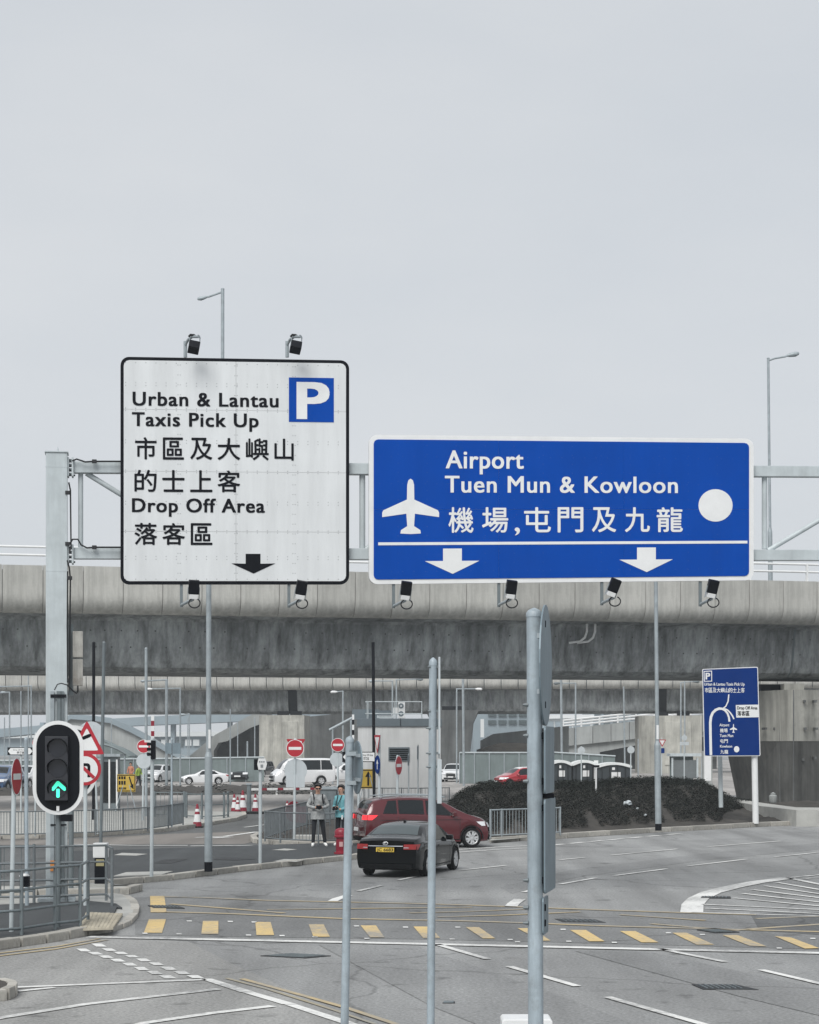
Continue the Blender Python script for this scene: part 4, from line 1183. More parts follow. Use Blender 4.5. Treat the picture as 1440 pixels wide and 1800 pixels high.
def flood_low(px, yb, tilt, label, grp):
    b = plane_pt(px, yb, .2)
    t = thing('sign_floodlight', label, 'floodlight', b, 0, grp)
    g = lambda x, y, o: plane_pt(x, y, .2 + o) - b
    MB().box((g(px - 10, yb - 4, 0) + g(px - 10, yb + 40, 0)) / 2, (0.055, 0.05, (g(px, yb - 4, 0) - g(px, yb + 40, 0)).z), gan_rz).build('bracket_post', 'galv_dark', t)
    MB().path([g(px - 9, yb + 36, .02), g(px + 3, yb + 30, .4), g(px + 10, yb + 27, .62)], 0.03, 8).build('bracket_arm', 'galv', t, smooth=50)
    c_ = g(px + 12, yb + 5, .7)
    Tm = Matrix.Translation(c_) @ Matrix.Rotation(gan_rz, 4, 'Z') @ Matrix.Rotation(R(tilt), 4, 'Y') @ Matrix.Rotation(R(14), 4, 'X')
    MB(Tm).box((0, 0, 0), (0.2, 0.14, 0.26)).build('lamp_housing', 'black', t, bevel=0.015)
    MB(Tm).box((0, -0.01, -.175), (0.16, 0.13, 0.085)).build('ballast_box', 'whiteplain', t, bevel=0.01)
    for sx in (-1, 1): MB(Tm).box((sx * .108, 0, -.12), (0.012, 0.03, 0.24)).build('yoke', 'galv', t)
    lp = [g(px + 12 + 10 * math.sin(q) + 1, yb + 33 + 8.5 * math.cos(q), .62) for q in np.linspace(-2.6, 2.7, 16)]
    MB().path(lp, 0.013, 6).build('cable_loop', 'cable', t, smooth=60)
G1, G2 = 'floodlights under the white sign', 'floodlights under the blue sign'
flood_low(329, 1027, 2, 'left one of two black floodlights slung under the white sign', G1)
flood_low(518, 1028, 9, 'right one of two black floodlights slung under the white sign', G1)
flood_low(702, 1029, 6, 'leftmost of the four black floodlights under the blue sign', G2)
flood_low(887, 1027, 6, 'second from left of the black floodlights under the blue sign', G2)
flood_low(1068, 1024, 20, 'most tilted of the black floodlights, third under the blue sign', G2)
flood_low(1241, 1026, 10, 'rightmost of the four black floodlights under the blue sign', G2)

# ------------------------------------------------------------------ posts and signs at road level
class Post:
    def __init__(s, label, cat, base_px, top_px, w, mat='galv_light', Z=None, zb=0.12, name='sign_post', group=None, cap=True, n=14, lw=None, swage=None):
        if Z is None: Z = zg(base_px[1], zb)
        b = at(base_px[0], base_px[1], Z); b.z = zb
        s.Z, s.b = Z, b
        s.t = thing(name, label, cat, b, 0, group)
        s.s = scl(Z)
        r_ = w / s.s / 2
        tp_ = s.L(*top_px)
        if swage:
            q = s.L(top_px[0] + (base_px[0] - top_px[0]) * .7, swage)
            rl = lw / s.s / 2
            MB().tube((0, 0, 0), q, rl, n=n).build('lower_section', mat, s.t, smooth=40)
            q2 = q + Vector((0, 0, 8 / s.s))
            MB().tube(q, q2, rl, r_, n=n).build('shoulder', mat, s.t, smooth=40)
            MB().tube(q2, tp_, r_, r_ * .92, n=n).build('pole', mat, s.t, smooth=40)
        else:
            MB().tube((0, 0, 0), tp_, r_, n=n).build('pole', mat, s.t, smooth=40)
        if cap:
            MB().lathe([(r_ * 1.06, -.02), (r_ * 1.06, .01), (r_ * .8, .03), (r_ * .3, .045), (.001, .05)], n, tp_).build('cap', mat, s.t, smooth=40)
        s.r = r_; s.top = tp_
    def L(s, px, py, dy=0.0): return at(px, py, s.Z) + Vector((0, dy, 0)) - s.b
    def T(s, px, py, yaw=0.0, dy=-0.07): return Matrix.Translation(s.L(px, py, dy)) @ Matrix.Rotation(R(yaw), 4, 'Z')
    def clamp(s, px, py, yaw=0):
        MB(s.T(px, py, yaw, 0)).box((0, 0, 0), (s.r * 2.3, s.r * 2.3, 0.04)).build('clamp', 'galv', s.t)
    def no_entry(s, px, py, r, yaw=0, dy=-0.07):
        T = s.T(px, py, yaw, dy); r /= s.s
        p_ = MB(T).disc((0, 0), r, r, 0.0, 0.006).build('sign_plate', 'signback', s.t)
        MB(T).disc((0, 0), r, r, -.004, -.001).build('white_rim', 'whiteplain', p_)
        MB(T).disc((0, 0), r * .93, r * .93, -.008, -.005).build('red_disc', 'red', p_)
        MB(T).box((0, -.0105, 0), (r * 1.4, .003, r * .32)).build('white_bar', 'whiteplain', p_)
        return p_
    def back_disc(s, px, py, r, yaw=0, dy=-0.07, mat='signback', rx=None):
        T = s.T(px, py, yaw, dy); r /= s.s
        p_ = MB(T).disc((0, 0), r, r, 0.0, 0.012).build('sign_back', mat, s.t)
        for dz in (-.45, .45): MB(T).box((0, 0.024, r * dz), (r * 1.6, .02, .035)).build('stiffener', 'galv', p_)
        return p_
    def plate(s, px0, py0, px1, py1, yaw=0, dy=-0.07, mat='signback', rad=3, name='sign_plate', w=None):
        cx_, cy_ = (px0 + px1) / 2, (py0 + py1) / 2
        T = s.T(cx_, cy_, yaw, dy)
        ww = (w if w else (px1 - px0)) / s.s / 2; hh = (py1 - py0) / s.s / 2
        return MB(T).prism([(x, -z) for x, z in rr(-ww, -hh, ww, hh, rad / s.s, 3)], 0, 0.012).build(name, mat, s.t)
    def text(s, body, x0, x1, yb, yc, T, mat, dy=-.006, bold=0.01, cjk=False, par=None):
        """coordinates on the plate in metres, z up"""
        pts, fs = fit_text(body, x0, x1, -yb, -yc, bold, 1, cjk)
        o = MB(T).add([(x, dy, -y) for x, y in pts], fs).build('lettering', mat, par or s.t, fix=False, kind='stuff')
        return o
    def triangle(s, px, py_top, py_bot, halfw, yaw=0, dy=-.07, inverted=False, mat_in='whiteplain'):
        T = s.T(px, (py_top + py_bot) / 2, yaw, dy); h = (py_bot - py_top) / s.s / 2; w = halfw / s.s
        k = -1 if inverted else 1
        def tri(f_, o): 
            cz = -h * k / 3
            P3 = [(0, h * k), (w, -h * k), (-w, -h * k)]
            P3 = [(x * f_, cz + (z - cz) * f_) for x, z in P3]
            out = []
            for i in range(3):                          # rounded corners
                a, b, c_ = Vector(P3[i - 1]), Vector(P3[i]), Vector(P3[(i + 1) % 3])
                out += [tuple(b.lerp(a, .09)), tuple(b.lerp((a + c_) / 2, .03)), tuple(b.lerp(c_, .09))]
            return out
        p_ = MB(T).prism(tri(1, 0), 0, .006).build('sign_plate', 'signback', s.t)
        MB(T).prism(tri(1, 0), -.004, -.001).build('red_border', 'red', p_)
        MB(T).prism(tri(.66, 0), -.008, -.005).build('white_field', mat_in, p_)
        return p_, T

# three tall posts close by, their signs turned edge-on
A_ = Post('near steel post left of the black car with grey round sign back', 'sign post', (605, 1850), (615, 1302), 14.5, 'galv_pole', Z=19.5, zb=0)
A_.back_disc(629, 1349, 47, yaw=103, dy=0.02)
for py in (1325, 1376): A_.clamp(618, py)
for py in (1322, 1377): MB().box(A_.L(622, py, -.02), (.09, .05, .03)).build('sign_bracket', 'galv_dark', A_.t)
B_ = Post('near slim steel post in front of the red car with narrow plates edge-on', 'sign post', (756, 1950), (761.5, 1166), 14, 'galv_pole', Z=16, zb=0)
MB().box((B_.L(772, 1155, .03) + B_.L(773, 1325, .03)) / 2, (.016, .12, (B_.L(772, 1155) - B_.L(772, 1325)).z)).build('sign_plate', 'signback_light', B_.t, bevel=.004)
pl = MB().box((B_.L(772, 1335, .03) + B_.L(773, 1412, .03)) / 2, (.036, .28, (B_.L(772, 1335) - B_.L(772, 1412)).z)).build('sign_plate', 'signback_light', B_.t, bevel=.004)
MB().tube(B_.L(771, 1326, .03), B_.L(773, 1326, .03), .032, n=12).build('lamp_clip', 'galv_light', B_.t)
for py in (1172, 1250, 1280, 1324, 1348):
    MB().tube(B_.L(748.5 if py > 1260 else 752, py, -.02), B_.L(757, py, -.02), .004, .014, n=8).build('band_bolt', 'galv_dark', B_.t)
    MB().box(B_.L(768.5, py, 0), (.03, .04, .02)).build('sign_bracket', 'galv_dark', B_.t)
C_ = Post('thick near steel post with grey round and rectangular signs seen from behind', 'sign post', (943, 2048), (939, 1080), 27, 'galv_pole', Z=14.4, zb=0, n=24)
C_.back_disc(961.5, 1169, 107, yaw=80.5, dy=.06)
for a, b, c_, w in ((1277, 1394, 968, 130), (1404, 1567, 969, 150), (1577, 1642, 961, 70)):
    p_ = C_.plate(c_ - 30, a, c_ + 30, b, yaw=79, dy=.06, rad=7, w=w)
for a, b in ((1090, 1275), (1280, 1395), (1405, 1570), (1580, 1638)):
    MB().tube(C_.L(956.5, a, .02), C_.L(956.5, b, .02), .011, n=8).build('sign_rail', 'galv_dark', C_.t)
for py in (1097, 1239, 1293, 1373, 1420, 1547, 1595, 1622):
    MB().box(C_.L(955.5, py, .0), (.035, .06, .05)).build('sign_bracket', 'black', C_.t, bevel=.004)
    if py not in (1097, 1420): MB().tube(C_.L(919, py, -.02), C_.L(928, py, -.02), .008, .017, n=8).build('band_bolt', 'galv_dark', C_.t)
MB().box(C_.L(963, 1399, .05), (.1, .02, .035)).build('dark_strip', 'black', C_.t)
# white water-filled block by its foot
bz = 20.4
blk = thing('barrier_block', 'white plastic barrier block at the foot of the thick near post', 'barrier', (at(925, 1308, bz).x, bz, 0))
htop = at(0, 1787, bz).z; hw = 45 / scl(bz)
MB().prism([(-hw, 0), (hw, 0), (hw * .98, htop * .9), (hw * .9, htop), (-hw * .9, htop), (-hw * .98, htop * .9)], -.2, .2).build('shell', 'whiteplain', blk, bevel=.02)
for sx in (-.55, .55): MB().tube((sx * hw, -.215, htop - .09), (sx * hw, -.19, htop - .09), .035, n=12).build('lug_hole', 'sill', blk)

# ------------------------------------------------------------------ traffic signals
def signal(label, base_px, box, s_face=1, lit=True, yaw=0):
    P = Post(label, 'traffic light', base_px, (base_px[0] + 1, box[1] + 4), 9, 'galv_dark', name='traffic_signal')
    x0, y0, x1, y1 = box
    cx_, cy_ = (x0 + x1) / 2, (y0 + y1) / 2
    w, h = (x1 - x0) / P.s / 2, (y1 - y0) / P.s / 2
    T = P.T(cx_, cy_, yaw, -.12)
    def stad(w_, h_):
        return [(w_ * math.cos(R(t)), (h_ - w_) + w_ * math.sin(R(t))) for t in range(0, 181, 9)] + [(-w_ * math.cos(R(t)), -(h_ - w_) - w_ * math.sin(R(t))) for t in range(0, 181, 9)]
    bd = MB(T).prism(stad(w, h), 0, .012).build('backing_board', 'whiteplain', P.t)
    rim = 6.6 / P.s
    MB(T).prism(stad(w - rim, h - rim), -.006, -.002).build('black_field', 'black', bd)
    return P, T, w, h
P, T, w, h = signal('near traffic light with white rimmed black board and lit green arrow', (102, 1630), (60, 1267, 149, 1432))
px_ = 1 / P.s
hb = MB(T).box((-1 * px_, -.05, -1 * px_), (40 * px_, .09, 112 * px_)).build('signal_head', M('signal_head_black', (0.02, 0.022, 0.028), 0.45), P.t, bevel=.01)
for k, zc in enumerate((34.5, -1, -37)):
    z = zc * px_
    ln = MB(T).disc((1.5 * px_, z), 15.5 * px_, 15.5 * px_, -.104, -.096).build('lens', 'lens_off', P.t, smooth=30)
    vis = MB(T)
    rings = []
    for y in (-.1, -.2):
        rings.append([(1.5 * px_ + (17 + (1 if y < -.15 else 0)) * px_ * math.cos(R(a)), y if not (y < -.15 and (a < 10 or a > 170)) else -.14, z + 17 * px_ * math.sin(R(a))) for a in range(-25, 206, 10)])
    inner = [[(x * .97 + .03 * 1.5 * px_, y, z + (zz - z) * .95) for x, y, zz in r_] for r_ in rings]
    vis.loft(rings, caps=False, closed=False); vis.loft(inner, caps=False, closed=False)
    vis.build('visor', 'black', P.t, smooth=40, fix=False)
def apx(x, y): return ((x - 104.5) * px_, (1349.5 - y) * px_)
MB(T).prism([apx(*q) for q in ((106.5, 1372.5), (108.5, 1373), (120, 1383.5), (120.3, 1388), (119, 1389.5), (116.5, 1389), (106.8, 1380.5), (99.5, 1389), (97, 1389.5), (96, 1388), (96.3, 1383.5), (104.5, 1373))], -.112, -.106).build('green_arrow_head', 'green_lit', P.t)
MB(T).prism([apx(*q) for q in ((104.5, 1386), (108.5, 1386), (109.5, 1387), (109.5, 1400), (108, 1401.5), (105, 1401.5), (103.7, 1400), (103.7, 1387))], -.112, -.106).build('green_arrow_stem', 'green_lit', P.t)
MB(T).box((.0, -.012, -(1421 - 1349.5) * px_), (5 * px_, .008, 9 * px_)).build('reflector_tab', 'whiteplain', P.t)
MB(T).box((14 * px_, .06, -88 * px_), (20 * px_, .1, 12 * px_)).build('junction_box', 'black', P.t)
P2, T2, w2, h2 = signal('second traffic light almost hidden behind the near one', (125, 1562), (92, 1275, 171, 1404))
MB(T2).box((0, -.05, 0), (.34, .09, .95)).build('signal_head', 'black', P2.t, bevel=.01)
for zc in (.3, 0, -.3): MB(T2).disc((0, zc), .1, .1, -.106, -.096).build('lens', 'lens_off', P2.t)

# signs on the near island
P = Post('red bordered triangle above a no turn circle beside the traffic light', 'sign post', (150, 1592), (150.5, 1275), 7, 'galv_light')
tri, T = P.triangle(154, 1266, 1326, 31)
MB(T).prism([(x / P.s, z / P.s) for x, z in ((-9, -2), (-8, 1), (4, 6), (7.5, 5.5), (7.8, 2), (5, 0), (-6, -4.5))], -.012, -.009).build('black_bar', 'blacksign', tri)
T = P.T(151, 1352, 0, -.09); r_ = 28.5 / P.s
cp = MB(T).disc((0, 0), r_, r_, 0, .006).build('sign_plate', 'signback', P.t)
MB(T).disc((0, 0), r_, r_, -.004, -.001).build('red_rim', 'red', cp)
MB(T).disc((0, 0), r_ * .8, r_ * .8, -.008, -.005).build('white_field', 'whiteplain', cp)
u = r_ / 28.5
MB(T).prism([(x * u, z * u) for x, z in ((9.5, -14), (9.5, 6), (8, 9), (5, 10.5), (-4, 10.5), (-8, 8), (-9, 4), (-9, -4), (-4, -4), (-4, 3), (-2, 5.5), (3, 5.5), (4.5, 4), (4.5, -14))], -.012, -.009).build('turn_arrow', 'blacksign', cp)
MB(T).prism([(x * u, z * u) for x, z in ((-18, 13), (-14, 17), (18, -13), (14, -17))], -.016, -.013).build('red_slash', 'red', cp)
P = Post('post with a narrow no entry sign turned edge-on at the left margin', 'sign post', (20, 1638), (25, 1362), 8, 'galv_light')
P.no_entry(30.5, 1365, 33.5, yaw=86, dy=-.06)
Post('plain grey capped post between the edge-on no entry sign and the traffic light', 'post', (47.5, 1592), (46, 1300), 7, 'galv_pole', name='post')
P = Post('short push button post behind the near railing on the left', 'post', (38, 1641), (38, 1546), 7, 'galv_dark', name='push_button_post')
MB().box(P.L(45, 1549, -.05), (.15, .12, .17)).build('button_box', 'black', P.t, bevel=.02)
MB().lathe([(.075, 0), (.085, .02), (.06, .05), (.001, .06)], 12, P.L(43, 1542)).build('hood', 'whiteplain', P.t, smooth=40)
# tall slim poles behind
Post('slender dark pole rising beside the red bordered triangle sign', 'pole', (177, 1502), (183, 1130), 6, 'galv_dark', name='pole')
Post('black pole further back rising above the triangle sign', 'pole', (164.5, 1441), (165, 1130), 5.5, 'black', name='pole')
Post('black pole in front of the grey kiosk roof', 'pole', (658, 1428), (656, 1130), 5.5, 'black', name='pole')
# illuminated bollard
b = gr(177.5, 1558, .13)
bl = thing('traffic_bollard', 'square bollard with white top and black body behind the railing', 'bollard', b)
s_ = scl(b.y)
MB().box((0, 0, .3), (20 / s_, .22, .6)).build('body', 'black', bl, bevel=.02)
MB().box((0, 0, .6 + 13 / s_), (25 / s_, .28, 26 / s_)).build('lamp_box', 'whiteplain', bl, bevel=.03)
MB().box((0, -.115, .5), (14 / s_, .01, .14)).build('reflector', M('faded_yellow', (0.35, 0.31, 0.16), .6), bl)
MB().box((0, 0, .03), (.5, .4, .06)).build('base', 'slab', bl)

# no entry signs and small boards across the junction
P = Post('red no entry disc above a pale sign back, left of the tall lamp post', 'sign post', (251, 1442), (253, 1302), 3.6, 'galv_light')
P.back_disc(253, 1338, 13, dy=-.05, mat='signback_light'); P.no_entry(253, 1312, 12)
P = Post('white post with a raised red striped barrier arm and small signal box', 'barrier post', (266.5, 1541), (268, 1300), 6.5, 'galv_light', zb=.14)
MB().box(P.L(270, 1318, -.02), (.1, .14, .42)).build('signal_box', 'black', P.t, bevel=.02)
for k in range(3): MB().tube(P.L(266, 1308 + k * 9, -.09), P.L(262, 1308 + k * 9, -.16), .03, .04, n=10).build('visor', 'black', P.t)
MB().box(P.L(263, 1303, 0), (.22, .05, .05)).build('side_bracket', 'whiteplain', P.t)
for k in range(5):
    MB().box((P.L(267.5, 1258 + k * 9, .1) + P.L(267.5, 1267 + k * 9, .1)) / 2, (.07, .03, 9 / P.s)).build('arm_band', ('whiteplain', 'reddark')[k % 2], P.t)
P = Post('post with a small white hexagonal notice backed by a black box', 'sign post', (457.5, 1519), (458, 1350), 6, 'galv_light')
MB(P.T(461, 1343, 0, -.08)).prism([(x / P.s, z / P.s) for x, z in ((-6, 10), (6, 10), (9, 0), (6, -10), (-6, -10), (-8, 0))], -.02, .01).build('notice_plate', 'whiteplain', P.t)
MB().box(P.L(453, 1344, .02), (12 / P.s, .2, 19 / P.s)).build('back_box', 'black', P.t)
for k in range(3): MB(P.T(461, 1343, 0, -.105)).box(((-3.6 + k * 3.6) / P.s, 0, 4 / P.s), (2.4 / P.s, .004, 2.6 / P.s)).build('printed_mark', 'sill', P.t)
MB(P.T(461, 1343, 0, -.105)).box((0, 0, -3.5 / P.s), (4.5 / P.s, .004, 5.5 / P.s)).build('printed_mark', 'sill', P.t)
P = Post('post with the largest red no entry disc, in front of the white van', 'sign post', (517.5, 1475), (519, 1300), 4.6, 'galv_light')
tb, T = P.triangle(520, 1299, 1330, 17, dy=.05, inverted=True); 
P.no_entry(519, 1315.5, 15.8)
P.back_disc(520, 1354, 20, dy=.0, mat='signback_light'); P.plate(503, 1362, 536, 1384, dy=-.03, mat='signback_light', rad=1)
P = Post('post with red no entry disc just left of the near round sign back', 'sign post', (594, 1440), (594, 1300), 3.6, 'galv_light')
P.back_disc(592.5, 1335, 12.5, dy=-.03, mat='signback_light'); P.no_entry(594, 1309.5, 12)
P = Post('post with raised black and white barrier arm by the kiosk', 'barrier post', (620, 1430), (621, 1300), 3.4, 'galv_light')
for k in range(5): MB().box((P.L(621, 1256 + k * 9, -.05) + P.L(621, 1265 + k * 9, -.05)) / 2, (.09, .03, 9 / P.s)).build('arm_band', ('whiteplain', 'black')[k % 2], P.t)
P = Post('post with white left pointing arrow board at the kiosk', 'sign post', (630, 1462), (631, 1322), 4.5, 'galv_light')
T = P.T(631, 1330.5, 0, -.09); q = 1 / P.s
ap = MB(T).prism([(x * q, z * q) for x, z in ((-29, 9), (29, 9), (29, -9), (-29, -9))], 0, .02).build('arrow_board', 'blacksign', P.t)
MB(T).prism([(x * q, z * q) for x, z in ((-28, 0), (-21, 7.6), (27.5, 7.6), (27.5, -7.6), (-21, -7.6))], -.006, -.002).build('white_arrow', 'whiteplain', ap)
P.text('Drop Off Area', 6 * q, 25 * q, 1.6 * q, 5 * q, T, 'blacksign', -.009, .01, par=ap); P.text('落客區', 8 * q, 18 * q, -5.5 * q, -.3 * q, T, 'blacksign', -.009, .01, True, par=ap)
P = Post('white post with edge-on give way triangle above a blue round sign', 'sign post', (667, 1478), (667, 1292), 4.6, 'galv_light')
P.triangle(663.5, 1292, 1326, 19, yaw=-72, inverted=True)
T = P.T(663.5, 1344, -72, -.06); rr_ = 16.5 / P.s
bp_ = MB(T).disc((0, 0), rr_, rr_, 0, .006).build('blue_disc', 'bluedark', P.t)
MB(T).prism([(x * rr_, z * rr_) for x, z in ((-.1, -.5), (.1, -.5), (.1, .1), (.35, .1), (0, .55), (-.35, .1), (-.1, .1))], -.005, -.002).build('white_arrow', 'whiteplain', bp_)
P = Post('white post with edge-on no entry disc before the kiosk window', 'sign post', (698, 1478), (699, 1330), 4.8, 'galv_light')
P.no_entry(701, 1345.5, 17.5, yaw=70, dy=-.06)
for xb, y0, h_, lb in ((718.5, 1326, 20, 'thin white post with an edge-on plate, nearer the kiosk window'), (735, 1311, 24, 'thin white post with a taller edge-on plate right of the kiosk window')):
    P = Post(lb, 'sign post', (xb, 1411), (xb, y0), 2.4, 'galv_light')
    P.plate(xb - 3, y0 + 1, xb + 3, y0 + h_, yaw=78, mat='signback', rad=1, w=14)
P = Post('post with a long horizontal double pointed white board at the left', 'sign post', (37, 1426), (37, 1313), 3.2, 'galv_light')
T = P.T(36.5, 1320.5, 0, -.09); q = 1 / P.s
ap = MB(T).prism([(x * q, z * q) for x, z in ((-22.5, 6.8), (22.5, 6.8), (22.5, -6.8), (-22.5, -6.8))], 0, .02).build('arrow_board', 'blacksign', P.t)
MB(T).prism([(x * q, z * q) for x, z in ((-21.5, 0), (-17, 5.6), (17, 5.6), (21.5, 0), (17, -5.6), (-17, -5.6))], -.006, -.002).build('white_field', 'whiteplain', ap)
P.text('Drop Off Area', -12 * q, 8 * q, 1.2 * q, 3.6 * q, T, 'blacksign', -.009, .0, par=ap); P.text('落客區', -6 * q, 7 * q, -4.4 * q, -.4 * q, T, 'blacksign', -.009, .02, True, par=ap)
P = Post('pale post carrying a grey round sign back behind the red bordered triangle', 'sign post', (172, 1466), (165, 1275), 3.6, 'galv_light')
P.back_disc(160, 1292, 24, dy=-.03, mat='signback_light')
P = Post('post with two small dark plates between the far lamp posts', 'sign post', (302, 1455), (302, 1300), 3.4, 'galv_pole')
P.plate(291, 1306, 302, 1325, mat='signback', rad=1); P.plate(304, 1306, 318, 1325, mat='signback', rad=1)
P = Post('red edged disc mostly hidden behind the left rim of the near traffic light', 'sign post', (62, 1470), (63, 1290), 3.4, 'galv_light')
P.no_entry(66, 1306, 9)
for x, y0, y1, zb, kd, lb in ((1022, 1313, 1380, 1.2, 'disc', 'post with a round white sign back beside the last cabin'), (1203, 1292, 1360, 1.2, 'combo', 'post with a round and an oblong white sign back by the glass shelter'), (1163, 1298, 1385, 1.2, 'give', 'post with a small give way triangle behind the tall right lamp post'), (1109, 1312, 1375, 1.2, 'disc', 'post with a pale oval sign back at the end of the cabins')):
    P = Post(lb, 'sign post', (x, y1), (x, y0), 2.2, 'galv_light', Z=128, zb=0)
    if kd == 'disc': P.back_disc(x, y0 + 6, 6.5, mat='signback_light')
    if kd == 'combo': P.back_disc(x, y0 + 5, 5, mat='signback_light'); P.plate(x - 8, y0 + 12, x + 8, y0 + 18, mat='signback_light', rad=1)
    if kd == 'give': P.triangle(x + 1, y0 + 2, y0 + 15, 7, inverted=True); P.plate(x - 1, y0 + 17, x + 5, y0 + 26, mat='bluedark', rad=1)

# big blue map sign on two posts
Zs = zg(1447, .15)
pb_ = at(1285, 1447, Zs); pb_.z = .15
ms = thing('map_sign', 'tall blue roadside map sign on two white posts by the concrete pier', 'road sign', pb_)
for (x0, y0), (x1, y1), w, zo in (((1263, 1175), (1267.5, 1418), 8, .55), ((1324, 1175), (1328.5, 1447), 11, 0)):
    Zp = Zs + (1.2 if w == 8 else .15)
    a, b = at(x0, y0 + 6, Zp) - pb_, at(x1, y1, Zp) - pb_
    b.z = (zo if w == 8 else -.02)
    MB().tube(b, a, w / scl(Zp) / 2, n=16).build('post', 'galv_light' if w == 8 else 'whiteplain', ms, smooth=40)
S = Sign((1234.5, 1176), (1332.5, 1172), (1337, 1329), (1238, 1329.5), ms, A=at(1285, 1308, Zs), n=Vector((0, -1, 0)), off=.05)
S.rc = lambda x, y: (x, y)
def qd(u, v):
    tl, tr, br, bl = S.c
    a = (tl[0] + (tr[0] - tl[0]) * u, tl[1] + (tr[1] - tl[1]) * u); b = (bl[0] + (br[0] - bl[0]) * u, bl[1] + (br[1] - bl[1]) * u)
    return (a[0] + (b[0] - a[0]) * v, a[1] + (b[1] - a[1]) * v)
def rq(i, r):
    return [qd((x) / 100, y / 155) for x, y in rr(i, i, 100 - i, 155 - i, r, 3)]
S.poly(rq(0, 2.5), 0, .06, 'sign_frame', 'whiteplain'); S.poly(rq(1.4, 1.8), .012, .01, 'sign_panel', 'bluedark')
o2 = .018
S.ring([(1237, 1179.5), (1251.7, 1178.7), (1252, 1198), (1237.5, 1198.3)], [(1238.5, 1181), (1250.3, 1180.3), (1250.5, 1196.7), (1239, 1197)], o2, .004, 'letter_frame', 'whiteplain')
S.text('P', 1241, 1248, 1194, 1183, o2, 'parking_letter', 'whiteplain', .05)
S.text('Urban & Lantau Taxis Pick Up', 1238, 1309, 1205, 1200, o2, 'lettering', 'whiteplain', .02)
S.text('市區及大嶼山的士上客', 1239, 1309, 1217.3, 1209, o2, 'lettering', 'whiteplain', .02, 1.25, True)
S.stroke([(1249.8, 1327.5), (1249, 1290), (1248.7, 1270), (1250, 1260), (1253, 1253), (1258, 1248), (1264, 1245.5), (1270, 1246), (1275, 1249), (1279, 1254), (1281.5, 1261), (1282.5, 1268.5)], [4.6] * 6 + [4.4, 4, 3.6, 3.4, 3.4, 3.6], o2, 'route_line', 'whiteplain')
S.stroke([(1271, 1245.5), (1276, 1241.5), (1280, 1233), (1281.3, 1220.5)], 2.2, o2 + .002, 'route_line', 'whiteplain')
S.stroke([(1273, 1245.5), (1279, 1248), (1284, 1253), (1288, 1259), (1290.3, 1264)], 2.4, o2 + .002, 'route_line', 'whiteplain')
S.poly([(1293.5, 1239.3), (1333.7, 1238.5), (1334.3, 1260.7), (1294.4, 1261.3)], o2, .004, 'white_inset', 'whiteplain')
S.text('Drop Off Area', 1296, 1331.5, 1247, 1241.7, o2 + .004, 'lettering', 'blacksign', .03)
S.text('落客區', 1296.5, 1317.5, 1258, 1250, o2 + .004, 'lettering', 'blacksign', .03, 1, True)
for tx, x0, x1, yb, yc, cj in (('Airport', 1265, 1282, 1276.6, 1272, 0), ('機場', 1266, 1279, 1287.5, 1280.5, 1), ('Tuen Mun', 1265.5, 1289, 1295.5, 1290.5, 0), ('屯門', 1266, 1279.5, 1306, 1299.5, 1), ('Kowloon', 1266, 1287, 1314, 1309.5, 0), ('九龍', 1266.5, 1280, 1325, 1318, 1)):
    S.text(tx, x0, x1, yb, yc, o2, 'lettering', 'whiteplain', .02, 1, bool(cj))
S.poly([(1289.5 + (x - 722) * .125, 1272.5 + (y - 841) * .158) for x, y in plane_poly], o2, .004, 'aeroplane_symbol', 'whiteplain')
S.poly([(1295 + 4.8 * math.cos(k * .4488), 1317 + 5.5 * math.sin(k * .4488)) for k in range(14)], o2, .004, 'white_disc', 'whiteplain')

# ------------------------------------------------------------------ lamp posts
def luminaire(P, a, b, mat='galv', drop=.12):
    """lamp head between two measured points"""
    d = (b - a); n = 12
    prof = [(0, .03), (.12, .07), (.4, .15), (.75, .17), (.95, .11), (1, .03)]
    sd = d.cross(Vector((0, 1, 0))).normalized()
    if sd.z < 0: sd = -sd
    L_ = d.length
    rings = [[a + d * t + Vector((0, 1, 0)) * (r_ * L_ * .9 * math.cos(2 * math.pi * k / n)) + sd * (r_ * L_ * math.sin(2 * math.pi * k / n)) for k in range(n)] for t, r_ in prof]
    MB().loft(rings).build('lamp_head', mat, P.t, smooth=50)
    rings = [[a + d * t - sd * (r_ * L_ * .8) + Vector((0, 1, 0)) * (r_ * L_ * .7 * math.cos(2 * math.pi * k / n)) + sd * (r_ * L_ * .5 * math.sin(2 * math.pi * k / n)) for k in range(n)] for t, r_ in ((.3, .03), (.45, .12), (.75, .14), (.9, .04))]
    MB().loft(rings).build('lamp_glass', 'glass_pale', P.t, smooth=50)
LA = Post('nearest tall grey lamp post on the left pavement, running up behind the white sign', 'lamp post', (366.5, 1532), (367.5, 690), 9.5, 'galv', name='lamp_post', lw=14, swage=1330)
MB().tube((0, 0, 0), (0, 0, 17 / LA.s), 7.3 / LA.s, n=14).build('black_base', 'black', LA.t, smooth=40)
MB().box(LA.L(369, 1299, -.075), (4 / LA.s, .01, 33 / LA.s)).build('number_label', 'whiteplain', LA.t)
MB().path([LA.L(367.5, 695), LA.L(372, 690), LA.L(400, 684)], .035, 8).build('arm', 'galv', LA.t); luminaire(LA, LA.L(400, 684), LA.L(438, 680))
LB = Post('tall grey lamp post on the planted bank, running up behind the blue sign', 'lamp post', (1157.5, 1460), (1151, 800), 7, 'galv', name='lamp_post', lw=11, swage=1310, zb=.14)
MB().tube((0, 0, 0), (0, 0, 12 / LB.s), 5.8 / LB.s, n=14).build('black_base', 'black', LB.t, smooth=40)
MB().box(LB.L(1155.5, 1287, -.09), (4 / LB.s, .01, 25 / LB.s)).build('number_label', 'whiteplain', LB.t)
